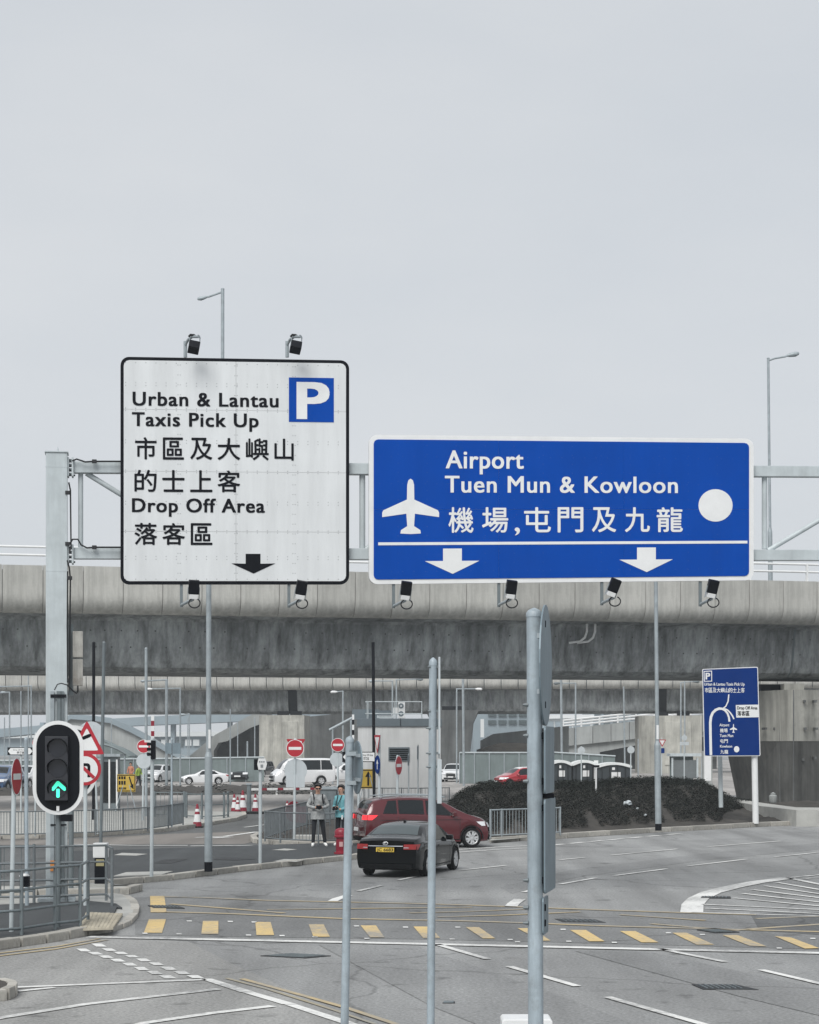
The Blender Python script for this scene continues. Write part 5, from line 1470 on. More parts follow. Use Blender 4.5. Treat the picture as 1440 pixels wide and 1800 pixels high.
MB().path([LB.L(1151, 803), LB.L(1156, 798), LB.L(1180, 793)], .05, 8).build('arm', 'galv', LB.t); luminaire(LB, LB.L(1180, 793), LB.L(1206, 790))
L1 = Post('lamp post on the flyover rising above the white sign with its arm to the left', 'lamp post', (391, 1020), (391.5, 508), 6.2, 'galv', Z=94, zb=9.9, name='lamp_post')
MB().path([L1.L(391, 513), L1.L(380, 517), L1.L(366, 522)], .05, 8).build('arm', 'galv', L1.t); luminaire(L1, L1.L(368, 521), L1.L(347, 526))
L2 = Post('lamp post on the flyover at the right with its arm reaching right', 'lamp post', (1355, 1040), (1350.5, 630), 4.8, 'galv', Z=99, zb=9.9, name='lamp_post', lw=8, swage=935)
MB().path([L2.L(1350.5, 634), L2.L(1362, 630), L2.L(1382, 626.5)], .05, 8).build('arm', 'galv', L2.t); luminaire(L2, L2.L(1380, 626), L2.L(1405, 621))
GLP = 'lamp posts of the car park and roads beyond'
for lb, xb, yb, xt, yt, w, arm, lm in (
    ('far thin lamp post at the left edge with a short lamp', 17, 1384, 17, 1217, 2.6, (12, 1217), None),
    ('far lamp post at the left with a long arm over the left edge', 55, 1384, 55, 1206, 2.6, (4, 1207), None),
    ('far plain lamp post between two armed ones at the left', 37, 1386, 37, 1216, 2.4, None, None),
    ('stout far pole left of the white coupe and rising to the near flyover', 257, 1440, 257, 1140, 5.2, None, None),
    ('far lamp post with a dark arm reaching left under the deck', 293, 1388, 293, 1195, 5, (259, 1197), None),
    ('far lamp post with a white lamp head on a long left arm', 317, 1386, 317, 1210, 3, (268, 1211), 'w'),
    ('far thin pole rising between the white coupe and the tall left lamp post', 405, 1384, 405, 1248, 2.4, None, None),
    ('far thin pole just left of the near traffic light', 50, 1380, 50, 1140, 2.2, None, None),
    ('far thin pole left of the edge-on no entry sign', 8, 1382, 8, 1262, 2, None, None),
    ('far pole with a small lamp rising right of the pale curved ramp', 333, 1374, 333, 1255, 2, (327, 1256), None),
    ('far thin pole over the pale curved ramp', 196, 1372, 196, 1266, 2, None, None),
    ('far thin pole with short arm right of the thin lone pole by the coupe', 330, 1372, 330.5, 1262, 1.8, None, None),
    ('far slender pole between the hatchback and the hexagonal notice', 448, 1371, 448, 1262, 2, None, None),
    ('far slender pole left of the weathered pier', 418, 1370, 418, 1270, 1.8, None, None),
    ('far slender pole right of the last cabin under the second deck', 1122, 1366, 1122, 1300, 2.2, None, None),
    ('short far post standing by the black hatchback', 435, 1372, 435, 1304, 3, None, None),
    ('far slim lamp post with a small lamp left of the kiosk canopy', 603, 1370, 603, 1215, 3, (593, 1216), 'w'),
    ('far lamp post with a lamp on the left arm above the kiosk', 690, 1372, 690, 1197, 2.8, (660, 1197), None),
    ('far lamp post with a lamp on the right arm above the kiosk', 697, 1372, 697, 1195, 2.8, (732, 1194), 'd'),
    ('far lamp post in front of the dark pier with its lamp to the right', 803, 1377, 803, 1211, 2.8, (836, 1211), 'w'),
    ('stout far pole beside the dark pier and small white car', 815.5, 1382, 813.5, 1140, 4.4, None, None),
    ('stout far pole right of the thick near post', 988, 1372, 986, 1140, 4.2, None, None),
    ('far lamp post right of the thick near post with its arm to the left', 1012, 1372, 1012, 1201, 3, (985, 1201), 'd'),
    ('far plain lamp post above the last curved roof cabin', 1099, 1374, 1096.5, 1208, 2.8, None, None),
    ('far lamp post left of the blue map sign with its arm to the right', 1197, 1364, 1197, 1200, 2.6, (1218, 1198), 'd'),
    ('far plain pole close beside the armed one left of the blue map sign', 1204, 1364, 1203.5, 1140, 2.6, None, None)):
    P = Post(lb, 'lamp post', (xb, yb), (xt, yt), w, 'galv', zb=0, name='lamp_post', group=GLP, n=8)
    if arm:
        q = P.L(*arm)
        MB().path([P.top, q], .05, 6).build('arm', 'galv', P.t)
        sg = 1 if arm[0] > xt else -1
        luminaire(P, P.L(arm[0] - sg * 2, arm[1]), P.L(arm[0] + sg * 12, arm[1] + .5), {'w': 'whiteplain', 'd': 'galv_dark', None: 'galv'}[lm])

# ------------------------------------------------------------------ railings
def railing(label, base_px, rails, h, zb, post_px=None, bars=0.0, mat='rail', r=0.022, group=None, bar_r=.009, pr=.028):
    pts = pxs(base_px, zb)
    o0 = pts[0].copy()
    t = thing('railing', label, 'railing', o0, 0, group)
    loc_ = [p - o0 for p in pts]
    for z in rails: MB().path([p + Vector((0, 0, z)) for p in loc_], r, 8).build('rail', mat, t, smooth=50)
    for p in (pxs(post_px, zb) if post_px else pts):
        q = p - o0
        MB().tube(q, q + Vector((0, 0, h)), pr, n=10).build('post', mat, t, smooth=50)
    if bars:
        mb = MB(); n_ = 0
        for a, b in zip(loc_, loc_[1:]):
            L_ = (b - a).length; n = max(1, int(L_ / bars))
            for k in range(n):
                p = a.lerp(b, (k + .5) / n)
                mb.tube(p + Vector((0, 0, rails[0])), p + Vector((0, 0, rails[-1])), bar_r, n=5, caps=False)
        mb.build('balusters', mat, t, fix=False, kind='stuff')
    return t
railing('three rail tubular railing along the near left kerb', [(-140, 1655), (0, 1646), (38, 1643), (97, 1633.5), (141, 1629), (155, 1618)], (.1, .38, .7, 1.0), 1.02, .125, [(-140, 1655), (38, 1643), (97, 1633.5), (141, 1629), (155, 1618)], mat='galv_dark')
railing('railing across the back of the near island ending in a curved rail', [(-120, 1590), (60, 1587), (187, 1583), (197, 1592)], (.12, .42, .74, 1.05), 1.07, .125, [(60, 1587), (117, 1585), (187, 1583), (197, 1592)], mat='rail')
railing('dark barred fence at the left edge behind the near posts', [(-160, 1580), (0, 1578), (60, 1575)], (.1, .98), 1.02, .125, None, .16, 'galv_dark')
railing('grey barred fence on the kerb right of the red car', [(862, 1474), (882, 1473), (932, 1471), (985, 1468)], (.1, .9), .93, .12, None, .13, 'galv')
railing('barred fence around the small island behind the two people', [(640, 1482), (600, 1484), (560, 1485), (493, 1482), (466, 1479), (500, 1467), (540, 1455), (580, 1450)], (.12, .92), .95, .12, None, .13, 'rail')
railing('barred fence in front of the grey kiosk', [(640, 1413), (672, 1413), (706, 1413), (740, 1413), (790, 1412)], (.1, .8), .83, .05, None, .17, 'rail')
railing('long barred fence on the island behind the left no entry post', [(-120, 1473), (20, 1472), (100, 1470), (168, 1468), (217, 1465), (260, 1461.5), (296, 1456), (322, 1451)], (.1, .82), .85, .12, None, .09, 'rail', bar_r=.012)
railing('short dark picket gate by the earth verge', [(272, 1436), (300, 1436), (324, 1436)], (.1, 1.0), 1.05, .12, None, .14, 'galv_dark', pr=.05)
railing('open three rail guard beside the tall left lamp post', [(328, 1438), (355, 1440), (394, 1438), (401, 1436)], (.1, .55, .98), 1.05, .12, None, 0, 'galv_dark', pr=.045)
# far sheet fences
def sheet_fence(label, x0, x1, yt0, yt1, Z, n):
    a, b = at(x0, yt0, Z), at(x1, yt1, Z)
    t = thing('fence', label, 'fence', (a.x, Z, 0))
    for k in range(n):
        f0, f1 = k / n, (k + 1) / n
        p, q = a.lerp(b, f0), a.lerp(b, f1)
        MB().prism([(p.x - a.x + .03, .05), (q.x - a.x - .03, .05), (q.x - a.x - .03, q.z - .05), (p.x - a.x + .03, p.z - .05)], 0, .04).build('fence_panel', 'mesh_green', t)
        MB().tube((p.x - a.x, -.04, 0), (p.x - a.x, -.04, p.z), .05, n=6).build('fence_post', 'galv', t)
    MB().tube((0, -.04, a.z), (b.x - a.x, -.04, b.z), .06, n=6).build('top_rail', 'galv_light', t)
sheet_fence('tall grey green sheet fence behind the left row of parked cars', -60, 465, 1338, 1331, 158, 16)
sheet_fence('grey sheet fence behind the small parked cars right of the dark pier', 808, 965, 1323, 1323, 150, 6)
sheet_fence('grey sheet fence behind the portable cabins', 965, 1082, 1322, 1329, 152, 5)
# ------------------------------------------------------------------ kiosk building, booths, cabins
kz = zg(1403)
kb = at(708, 1403, kz); kb.z = 0
ki = thing('kiosk', 'grey rendered kiosk with louvred window and railed roof behind the red car', 'building', kb)
ks = scl(kz)
def kx(px): return (px - 708) / ks
kh = (1403 - 1277) / ks; kf = (1403 - 1263) / ks
MB().slab([(kx(655), 0), (kx(775), 0.1), (kx(775), 4.6), (kx(628), 4.6), (kx(628), 1.6)], 0, kh).build('wall', 'booth', ki)
MB().slab([(kx(653.5), -.08), (kx(777), .02), (kx(777), 4.7), (kx(626), 4.7), (kx(626), 1.55)], kh, kf).build('roof_fascia', 'booth_dark', ki, bevel=.03)
MB().box((kx(704), -.09, (kh + kf) / 2), (.03, .04, kf - kh + .01)).build('fascia_joint', 'black', ki)
wz = (1403 - 1325.5) / ks
fr = MB().box((kx(701.5), .03, wz), (37 / ks, .1, 24 / ks)).build('window_frame', 'booth_dark', ki)
MB().box((kx(701.5), -.01, wz), (33 / ks, .06, 20 / ks)).build('dark_void', 'black', fr)
for k in range(6): MB().box((kx(701.5), -.05, wz + (-8 + k * 3.4) / ks), (33 / ks, .05, .035), 0, R(35)).build('louvre_slat', 'louvre', fr)
for x, y in ((645, .9), (742, .9), (742, 3.6), (645, 3.6), (694, .9)): MB().tube((kx(x), y, kf), (kx(x), y, kf + 31 / ks), .025, n=6).build('roof_rail_post', 'galv_light', ki)
for z in (30, 9): MB().path([(kx(642), 3.6, kf + z / ks), (kx(642), .9, kf + z / ks), (kx(742), .9, kf + z / ks), (kx(742), 3.6, kf + z / ks)], .03, 6).build('roof_rail', 'galv_light', ki)
ac = MB().box((kx(706), 1.5, kf + 16 / ks), (12 / ks, .5, 30 / ks)).build('air_conditioner', 'whiteplain', ki, bevel=.02)
for k in range(2): MB().annulus((kx(705), kf + (9 + k * 14) / ks), .06, .155, 1.235, 1.26, 16).build('fan_grille', 'booth_dark', ac)
MB().box((kx(695), 1.6, kf + 14 / ks), (8 / ks, .4, 12 / ks)).build('meter_box', 'whiteplain', ki)
MB().box((kx(676), 1.8, kf + 11 / ks), (22 / ks, .6, 8 / ks)).build('roof_unit', 'booth_dark', ki)
for k in range(3): MB().tube((kx(662), 1.4 + k * .12, kf + (2 + k * 1.5) / ks), (kx(692), 1.4 + k * .12, kf + (2 + k * 1.5) / ks), .035, n=6).build('roof_pipe', 'galv_light', ki)
MB().box((kx(640), 4.2, kf + .3), (1.6, .4, .6)).build('roof_upstand', 'booth_dark', ki)
# lean-to shelter left of the kiosk
sz = 150
sb = at(600, 1372, sz); sb.z = 0
sh = thing('shelter', 'small lean-to shelter with pale sloping roof edge left of the kiosk', 'shelter', sb)
L_ = lambda x, y, dy=0: at(x, y, sz) + Vector((0, dy, 0)) - sb
MB().tube(L_(579, 1283), L_(619, 1262), .1, n=8).build('roof_edge', 'galv', sh)
MB().add([L_(579, 1283), L_(619, 1262), L_(619, 1262, 4), L_(579, 1283, 4), L_(579, 1285), L_(619, 1264), L_(619, 1264, 4), L_(579, 1285, 4)], [(0, 1, 2, 3), (4, 5, 6, 7), (0, 1, 5, 4), (3, 2, 6, 7), (0, 3, 7, 4)]).build('roof_sheet', 'booth_dark', sh)
for x, y in ((585, 1281), (617, 1264)):
    a = L_(x, y); MB().tube((a.x, a.y, 0), a, .07, n=8).build('shelter_post', 'galv', sh)
# cabin of the car park attendant at the left
b = gr(192, 1430)
s_ = scl(b.y)
gb = thing('guard_booth', 'narrow dark glazed attendant booth with white frames beside the yellow work board', 'booth', b)
w = 30 / s_; h_ = 100 / s_
MB().box((0, w / 2, h_ / 2), (w, w, h_)).build('body', 'galv_dark', gb)
for x in (-.46, .02, .46): MB().box((x * w, -.03, h_ * .52), (.07, .06, h_ * .86)).build('white_frame', 'whiteplain', gb)
for x in (-.22, .24): MB().box((x * w, -.012, h_ * .55), (w * .38, .02, h_ * .72)).build('window_pane', 'glass', gb)
MB().box((0, w / 2, h_ + .06), (w * 1.35, w * 1.4, .12)).build('roof', 'galv', gb)
b = gr(176, 1420)
sr = thing('shelter', 'ribbed curved canopy roof behind the red bordered triangle sign', 'shelter', at(196, 1308, 150) - Vector((0, 0, EYE)))
z0 = at(0, 1331, 150).z; z1 = at(0, 1309, 150).z
rings = []
for k in range(14):
    f_ = k / 13; x = (160 + 66 * f_ - 196) / F * 150; zz = z1 - (z1 - z0) * f_ ** 2.2
    rings.append([(x, 0, zz), (x, 5, zz), (x, 5, zz + .1), (x, 0, zz + .1)])
MB().loft(rings).build('roof', 'mesh_green', sr)
for k in range(12):
    a, c_ = rings[k][0], rings[k + 1][0]
    MB().tube((a[0], -.05, a[2] + .1), (c_[0], -.05, c_[2] + .1), .06, n=5).build('roof_rib', 'galv_dark', sr)
for x in (-1.4, 1.0): MB().tube((x, .2, 0), (x, .2, z0 + .3), .07, n=8).build('shelter_post', 'galv', sr)
# portable cabins
def cabin(px0, px1, pyt, pyb, Z, label, round_=4, notice=True):
    a, c_ = at(px0, pyb, Z), at(px1, pyb, Z)
    w = c_.x - a.x; h = at(0, pyt, Z).z
    t = thing('portable_cabin', label, 'cabin', ((a.x + c_.x) / 2, Z, 0), 0, 'portable cabins beyond the bank')
    MB().box((0, 1.0, h * .44), (w * .94, 1.9, h * .88)).build('body', 'toilet', t, bevel=.03)
    P_ = [(-w / 2, h * .8)] + [(-w / 2 + w * k / 10, h * .87 + h * .13 * math.sin(math.pi * k / 10) ** .7) for k in range(11)] + [(w / 2, h * .8), (w * .44, h * .8)] + [(w * .44 - w * .88 * k / 8, h * .8 + h * .11 * math.sin(math.pi * k / 8)) for k in range(1, 8)] + [(-w * .44, h * .8)]
    MB().prism(P_, -.1, 2.1).build('roof', 'toilet_roof', t, smooth=30)
    for k in range(4): MB().box((-w * .35 + k * w * .22, -.0, h * .42), (.03, .12, h * .8)).build('wall_rib', 'trim', t)
    if notice:
        MB().box((w * .05, .03, h * .52), (w * .26, .03, h * .22)).build('notice', 'whiteplain', t)
        MB().box((-w * .02, .03, h * .76), (w * .08, .03, h * .1)).build('notice', 'whiteplain', t)
    return t
cabin(966, 1006, 1336, 1388, 136, 'dark portable cabin with curved white roof, partly behind the thick near post')
t = cabin(1006, 1050, 1336, 1388, 136.3, 'dark portable cabin with a white side edge, middle of the three')
MB().box((.8, -.02, 1.0), (.3, .1, 1.9)).build('white_corner', 'whiteplain', t)
cabin(1049, 1111, 1340, 1390, 134, 'broad dark portable cabin with a low white arched roof, rightmost of the three')
# glazed shelter beyond the bank
gz = 150
gs = thing('bus_shelter', 'grey glazed shelter between the far pier and the blue map sign', 'shelter', (at(1206, 1308, gz).x, gz, 0))
L_ = lambda x, y: at(x, y, gz) - gs.location
for x in (1182, 1226, 1234): 
    p = L_(x, 1332); MB().box((p.x, 0, p.z / 2), (.14, .14, p.z)).build('frame_post', 'galv_light', gs)
p0, p1 = L_(1178, 1327), L_(1240, 1331)
MB().box(((p0.x + p1.x) / 2, .9, p0.z), (p1.x - p0.x, 2.2, .22)).build('roof', 'galv_light', gs)
q0, q1 = L_(1183, 1336), L_(1225, 1368)
MB().box(((q0.x + q1.x) / 2, .05, (q0.z + q1.z) / 2), (q1.x - q0.x, .04, q0.z - q1.z)).build('glass_panel', M('smoked_panel', (0.13, 0.145, 0.15), .35), gs)
MB().box(((q0.x + q1.x) / 2, 1.9, 1.1), (q1.x - q0.x, .04, 2.1)).build('back_panel', 'mesh_green', gs)
ob = thing('utility_cabinet', 'pale utility cabinet beside the left post of the blue map sign', 'cabinet', (at(1243, 1308, 140).x, 140, 0))
MB().box((0, 0, 1.3), (.7, .6, 2.6)).build('body', 'conc_far', ob, bevel=.03); MB().box((.0, -.31, 1.4), (.5, .03, 1.9)).build('door', 'whiteplain', ob)
# kiosk-side yellow machine and the yellow work boards
def workboard(label, px0, py0, px1, py1, base_py, yaw, arrow):
    b = gr((px0 + px1) / 2, base_py); s_ = scl(b.y)
    t = thing('work_sign', label, 'work sign', b, 0, 'yellow road work boards')
    T = Matrix.Translation((0, 0, (base_py - (py0 + py1) / 2) / s_)) @ Matrix.Rotation(R(yaw), 4, 'Z')
    w, h = (px1 - px0) / s_ / math.cos(R(yaw)), (py1 - py0) / s_
    MB(T).box((0, 0, 0), (w, .04, h)).build('board', 'yellow', t)
    MB(T).add([(x, -.024, z) for x, z in ((-w * .48, -h * .47), (w * .48, -h * .47), (w * .48, h * .47), (-w * .48, h * .47), (-w * .45, -h * .42), (w * .45, -h * .42), (w * .45, h * .42), (-w * .45, h * .42))], [(0, 1, 5, 4), (1, 2, 6, 5), (2, 3, 7, 6), (3, 0, 4, 7)]).build('black_border', 'blacksign', t)
    if arrow == 'diag':
        MB(T).prism([(x * w, z * h) for x, z in ((.14, .34), (.2, .38), (.34, -.08), (.4, -.02), (.41, -.36), (.22, -.18), (.28, -.13))], -.03, -.025).build('black_arrow', 'blacksign', t)
        for r_, n, y in ((0, 3, .3), (1, 3, .02), (2, 5, -.3)):
            for k in range(n): MB(T).box((-w * .36 + k * w * (.42 / n), -.027, y * h), (w * .3 / n, .004, h * (.16, .22, .12)[r_])).build('printed_mark', 'blacksign', t)
    else:
        MB(T).prism([(x * w, z * h) for x, z in ((-.06, -.35), (.06, -.35), (.06, .1), (.2, .1), (0, .4), (-.2, .1), (-.06, .1))], -.03, -.025).build('black_arrow', 'blacksign', t)
    for dx, dy in ((-.5, -.1), (.5, -.1), (0, .7)):
        MB().tube((dx, dy - .05, 0), (0, .05, (base_py - py0) / s_), .022, n=6).build('leg', 'galv', t)
    return t
workboard('yellow work board on a tripod with a black diagonal arrow and small print', 206, 1361, 238, 1392, 1432, 0, 'diag')
workboard('yellow board with a black upright arrow beside the kiosk wall', 634, 1352, 660, 1386, 1420, 30, 'up')

# ------------------------------------------------------------------ cones, barriers, hydrant, litter
def cone(label, px, py, scale=1.0):
    t = thing('traffic_cone', label, 'traffic cone', gr(px, py), 0, 'traffic cones by the junction')
    MB().box((0, 0, .03), (.42, .42, .06)).build('base', 'trim', t, bevel=.02)
    MB().lathe([(.17, .06), (.145, .22)], 14).build('red_foot', 'reddark', t, smooth=40)
    MB().lathe([(.145, .22), (.10, .5)], 14).build('white_band', 'whiteplain', t, smooth=40)
    MB().lathe([(.10, .5), (.085, .6)], 14).build('red_band', 'reddark', t, smooth=40)
    MB().lathe([(.085, .6), (.07, .7)], 14).build('white_band', 'whiteplain', t, smooth=40)
    MB().lathe([(.07, .7), (.035, .88), (.001, .885)], 14).build('red_tip', 'reddark', t, smooth=40)
    t.scale = (scale,) * 3
    return t
c0 = cone('single red and white cone left of the tall left lamp post', 347, 1455, 1.0)
for lb, x, y, s_ in (('leftmost red and white cone of the cluster beyond the lamp post', 412, 1428, .95), ('second cone from left in the cluster, lower than its neighbours', 418, 1430, .85),
                     ('tallest red and white cone in the middle of the cluster', 427, 1429, 1.15), ('cone standing apart at the right of the cluster by the hexagonal notice', 449, 1428, .95), ('pale cone at the island fence near the two people', 505, 1432, .7)):
    dup(c0, gr(x, y), 0, lb, s_)
b = gr(427, 1431)
tr = thing('cone_tray', 'low dark skid that the cluster of cones stands beside', 'skid', b); MB().box((0, .3, .05), (2.0, .9, .1)).build('deck', 'trim', tr)
b = gr(438, 1430); pt_ = thing('post', 'short dark post between the clustered traffic cones', 'post', b); MB().tube((0, 0, 0), (0, 0, 1.3), .1, n=10).build('pole', 'galv_dark', pt_); MB().box((.0, 0, 1.32), (.26, .26, .06)).build('cap', 'galv', pt_)
a, c_ = gr(440, 1398), gr(592, 1396)
bar = thing('striped_barrier', 'low red and white striped barrier rail along the earth verge by the van', 'barrier', a)
for k in range(16):
    p, q = (c_ - a) * (k / 16), (c_ - a) * ((k + 1) / 16)
    MB().box((p + q) / 2 + Vector((0, 0, .36)), ((q - p).length - .02, .08, .14), math.atan2(q.y - p.y, q.x - p.x)).build('rail_band', ('whiteplain', 'whiteplain', 'reddark')[k % 3], bar)
for k in range(5):
    p = (c_ - a) * ((k + .5) / 5); MB().box(p + Vector((0, .1, .2)), (.12, .1, .42)).build('foot', 'whiteplain', bar)
b = gr(516, 1446, .12)
rd = thing('red_sign_stand', 'small red disc stand leaning on the fence left of the people', 'sign', b); 
MB(Matrix.Rotation(R(50), 4, 'Z')).disc((0, .42), .4, .4, -.02, .02).build('disc', 'reddark', rd); MB().box((.25, .1, .3), (.5, .3, .6)).build('block', 'reddark', rd)
b = gr(500, 1432)
hyd_b = gr(600, 1501, .12)
hy = thing('fire_hydrant', 'stout red fire hydrant in front of the person in teal', 'fire hydrant', hyd_b)
hs = scl(hyd_b.y); H_ = 46 / hs
MB().lathe([(.2, 0), (.2, .05), (.15, .06), (.145, .1), (.15, .12), (.14, H_ * .62), (.19, H_ * .64), (.19, H_ * .7), (.175, H_ * .72), (.185, H_ * .85), (.15, H_ * .94), (.08, H_ * .985), (.001, H_)], 18).build('barrel', 'reddark', hy, smooth=40)
MB().tube((.1, -.05, H_ * .42), (.27, -.08, H_ * .42), .06, n=10).build('outlet', 'reddark', hy); MB().tube((.27, -.08, H_ * .42), (.3, -.085, H_ * .42), .065, n=10).build('outlet_cap', 'whiteplain', hy)
MB().box((0, -.145, H_ * .38), (.1, .02, .13)).build('number_plate', M('pale_mark', (0.5, 0.3, 0.3), .5), hy)
b = gr(568, 1478, .12)
bn = thing('litter_bin', 'small grey bin behind the fence between the two people', 'bin', gr(574, 1440, .12)); MB().box((0, 0, .6), (.8, .7, 1.2)).build('body', 'galv_dark', bn, bevel=.04); MB().box((0, 0, 1.24), (.9, .8, .1)).build('lid', 'galv', bn)
cr = thing('concrete_chamber', 'low concrete chamber cover on the island behind the grey jacketed person', 'chamber', gr(545, 1477, .12)); MB().box((0, 0, .08), (.9, .7, .16)).build('lid', 'slab', cr, bevel=.02)
for px, t_, s_, lb in ((1103, .24, .17, 'crumpled white plastic bag lying high on the dark bank'), (1121, .16, .06, 'small scrap of white litter low on the dark bank'), (1134, .08, .06, 'tiny white scrap of litter near the bank kerb')):
    p = bank_point(px, t_); rnd = random.Random(px)
    bm = bmesh.new(); bmesh.ops.create_icosphere(bm, subdivisions=2, radius=s_)
    for v in bm.verts: v.co *= rnd.uniform(.6, 1.2); v.co.z *= .7
    me = bpy.data.meshes.new('plastic_bag'); bm.to_mesh(me); bm.free(); me.materials.append(MAT['signback_light'])
    o = bpy.data.objects.new('plastic_bag', me); COL.objects.link(o); o.location = p + Vector((0, -.05, .12)); tag(o, lb, 'litter')
p = bank_point(1048, .52)
mk = thing('marker_post', 'thin white marker post with a dark head standing in the bank', 'marker post', p)
MB().tube((0, 0, -.1), (0, 0, .95), .035, n=8).build('pole', 'whiteplain', mk); MB().box((0, 0, 1.0), (.26, .06, .09)).build('head', 'black', mk)
p = gr(1356, 1411, .62); p.y -= .4
jar = thing('stone_lantern', 'small pale pot standing against the dark foot of the big pier', 'pot', (p.x, p.y, .62)); MB().lathe([(.13, 0), (.17, .06), (.17, .3), (.1, .36), (.12, .4), (.001, .46)], 12).build('pot', 'conc_far', jar, smooth=40)

# ------------------------------------------------------------------ vehicles
def pchip(pts):
    xs_ = np.array([p[0] for p in pts], float); ys_ = np.array([p[1] for p in pts], float)
    h = np.diff(xs_); d = np.diff(ys_) / h; m = np.zeros(len(xs_))
    m[0], m[-1] = d[0], d[-1]
    for i in range(1, len(xs_) - 1):
        m[i] = 0 if d[i - 1] * d[i] <= 0 else 2 * d[i - 1] * d[i] / (d[i - 1] + d[i])
    def f(x):
        x = min(max(x, xs_[0]), xs_[-1]); i = min(int(np.searchsorted(xs_, x, 'right') - 1), len(h) - 1)
        t = (x - xs_[i]) / h[i]
        return float((2 * t**3 - 3 * t**2 + 1) * ys_[i] + (t**3 - 2 * t**2 + t) * h[i] * m[i] + (-2 * t**3 + 3 * t**2) * ys_[i + 1] + (t**3 - t**2) * h[i] * m[i + 1])
    return f

WHEELS = {}
def wheel_parts(r, w, spokes=5):
    tyre = MB(Matrix.Rotation(R(90), 4, 'X')).lathe([(r * .64, -w / 2), (r * .9, -w / 2), (r * .98, -w * .38), (r, -w * .2), (r, w * .2), (r * .98, w * .38), (r * .9, w / 2), (r * .64, w / 2)], 26, caps=False)
    rim = MB(Matrix.Rotation(R(90), 4, 'X'))
    rim.lathe([(r * .64, w * .46), (r * .7, w * .49), (r * .68, w * .51), (r * .6, w * .45), (r * .6, w * .2)], 26, caps=False)
    rim.lathe([(.001, w * .48), (r * .14, w * .48), (r * .15, w * .3)], 12, caps=False)
    for k in range(spokes):
        for off in (-.16, .16):
            a = 2 * math.pi * k / spokes
            a2 = a + off * 1.7
            p0 = (r * .1 * math.cos(a), r * .1 * math.sin(a)); p1 = (r * .66 * math.cos(a2), r * .66 * math.sin(a2))
            n = Vector((-(p1[1] - p0[1]), p1[0] - p0[0])).normalized() * r * .085
            vs = [(p0[0] - n.x, p0[1] - n.y), (p1[0] - n.x * 1.2, p1[1] - n.y * 1.2), (p1[0] + n.x * 1.2, p1[1] + n.y * 1.2), (p0[0] + n.x, p0[1] + n.y)]
            rim.add([(x, y, z) for z in (w * .34, w * .47) for x, y in vs], [(4, 5, 6, 7), (0, 1, 5, 4), (1, 2, 6, 5), (2, 3, 7, 6), (3, 0, 4, 7)])
    back = MB(Matrix.Rotation(R(90), 4, 'X')).lathe([(.001, w * .18), (r * .64, w * .18), (r * .64, w * .1), (.001, w * .1)], 20)
    return tyre, rim, back

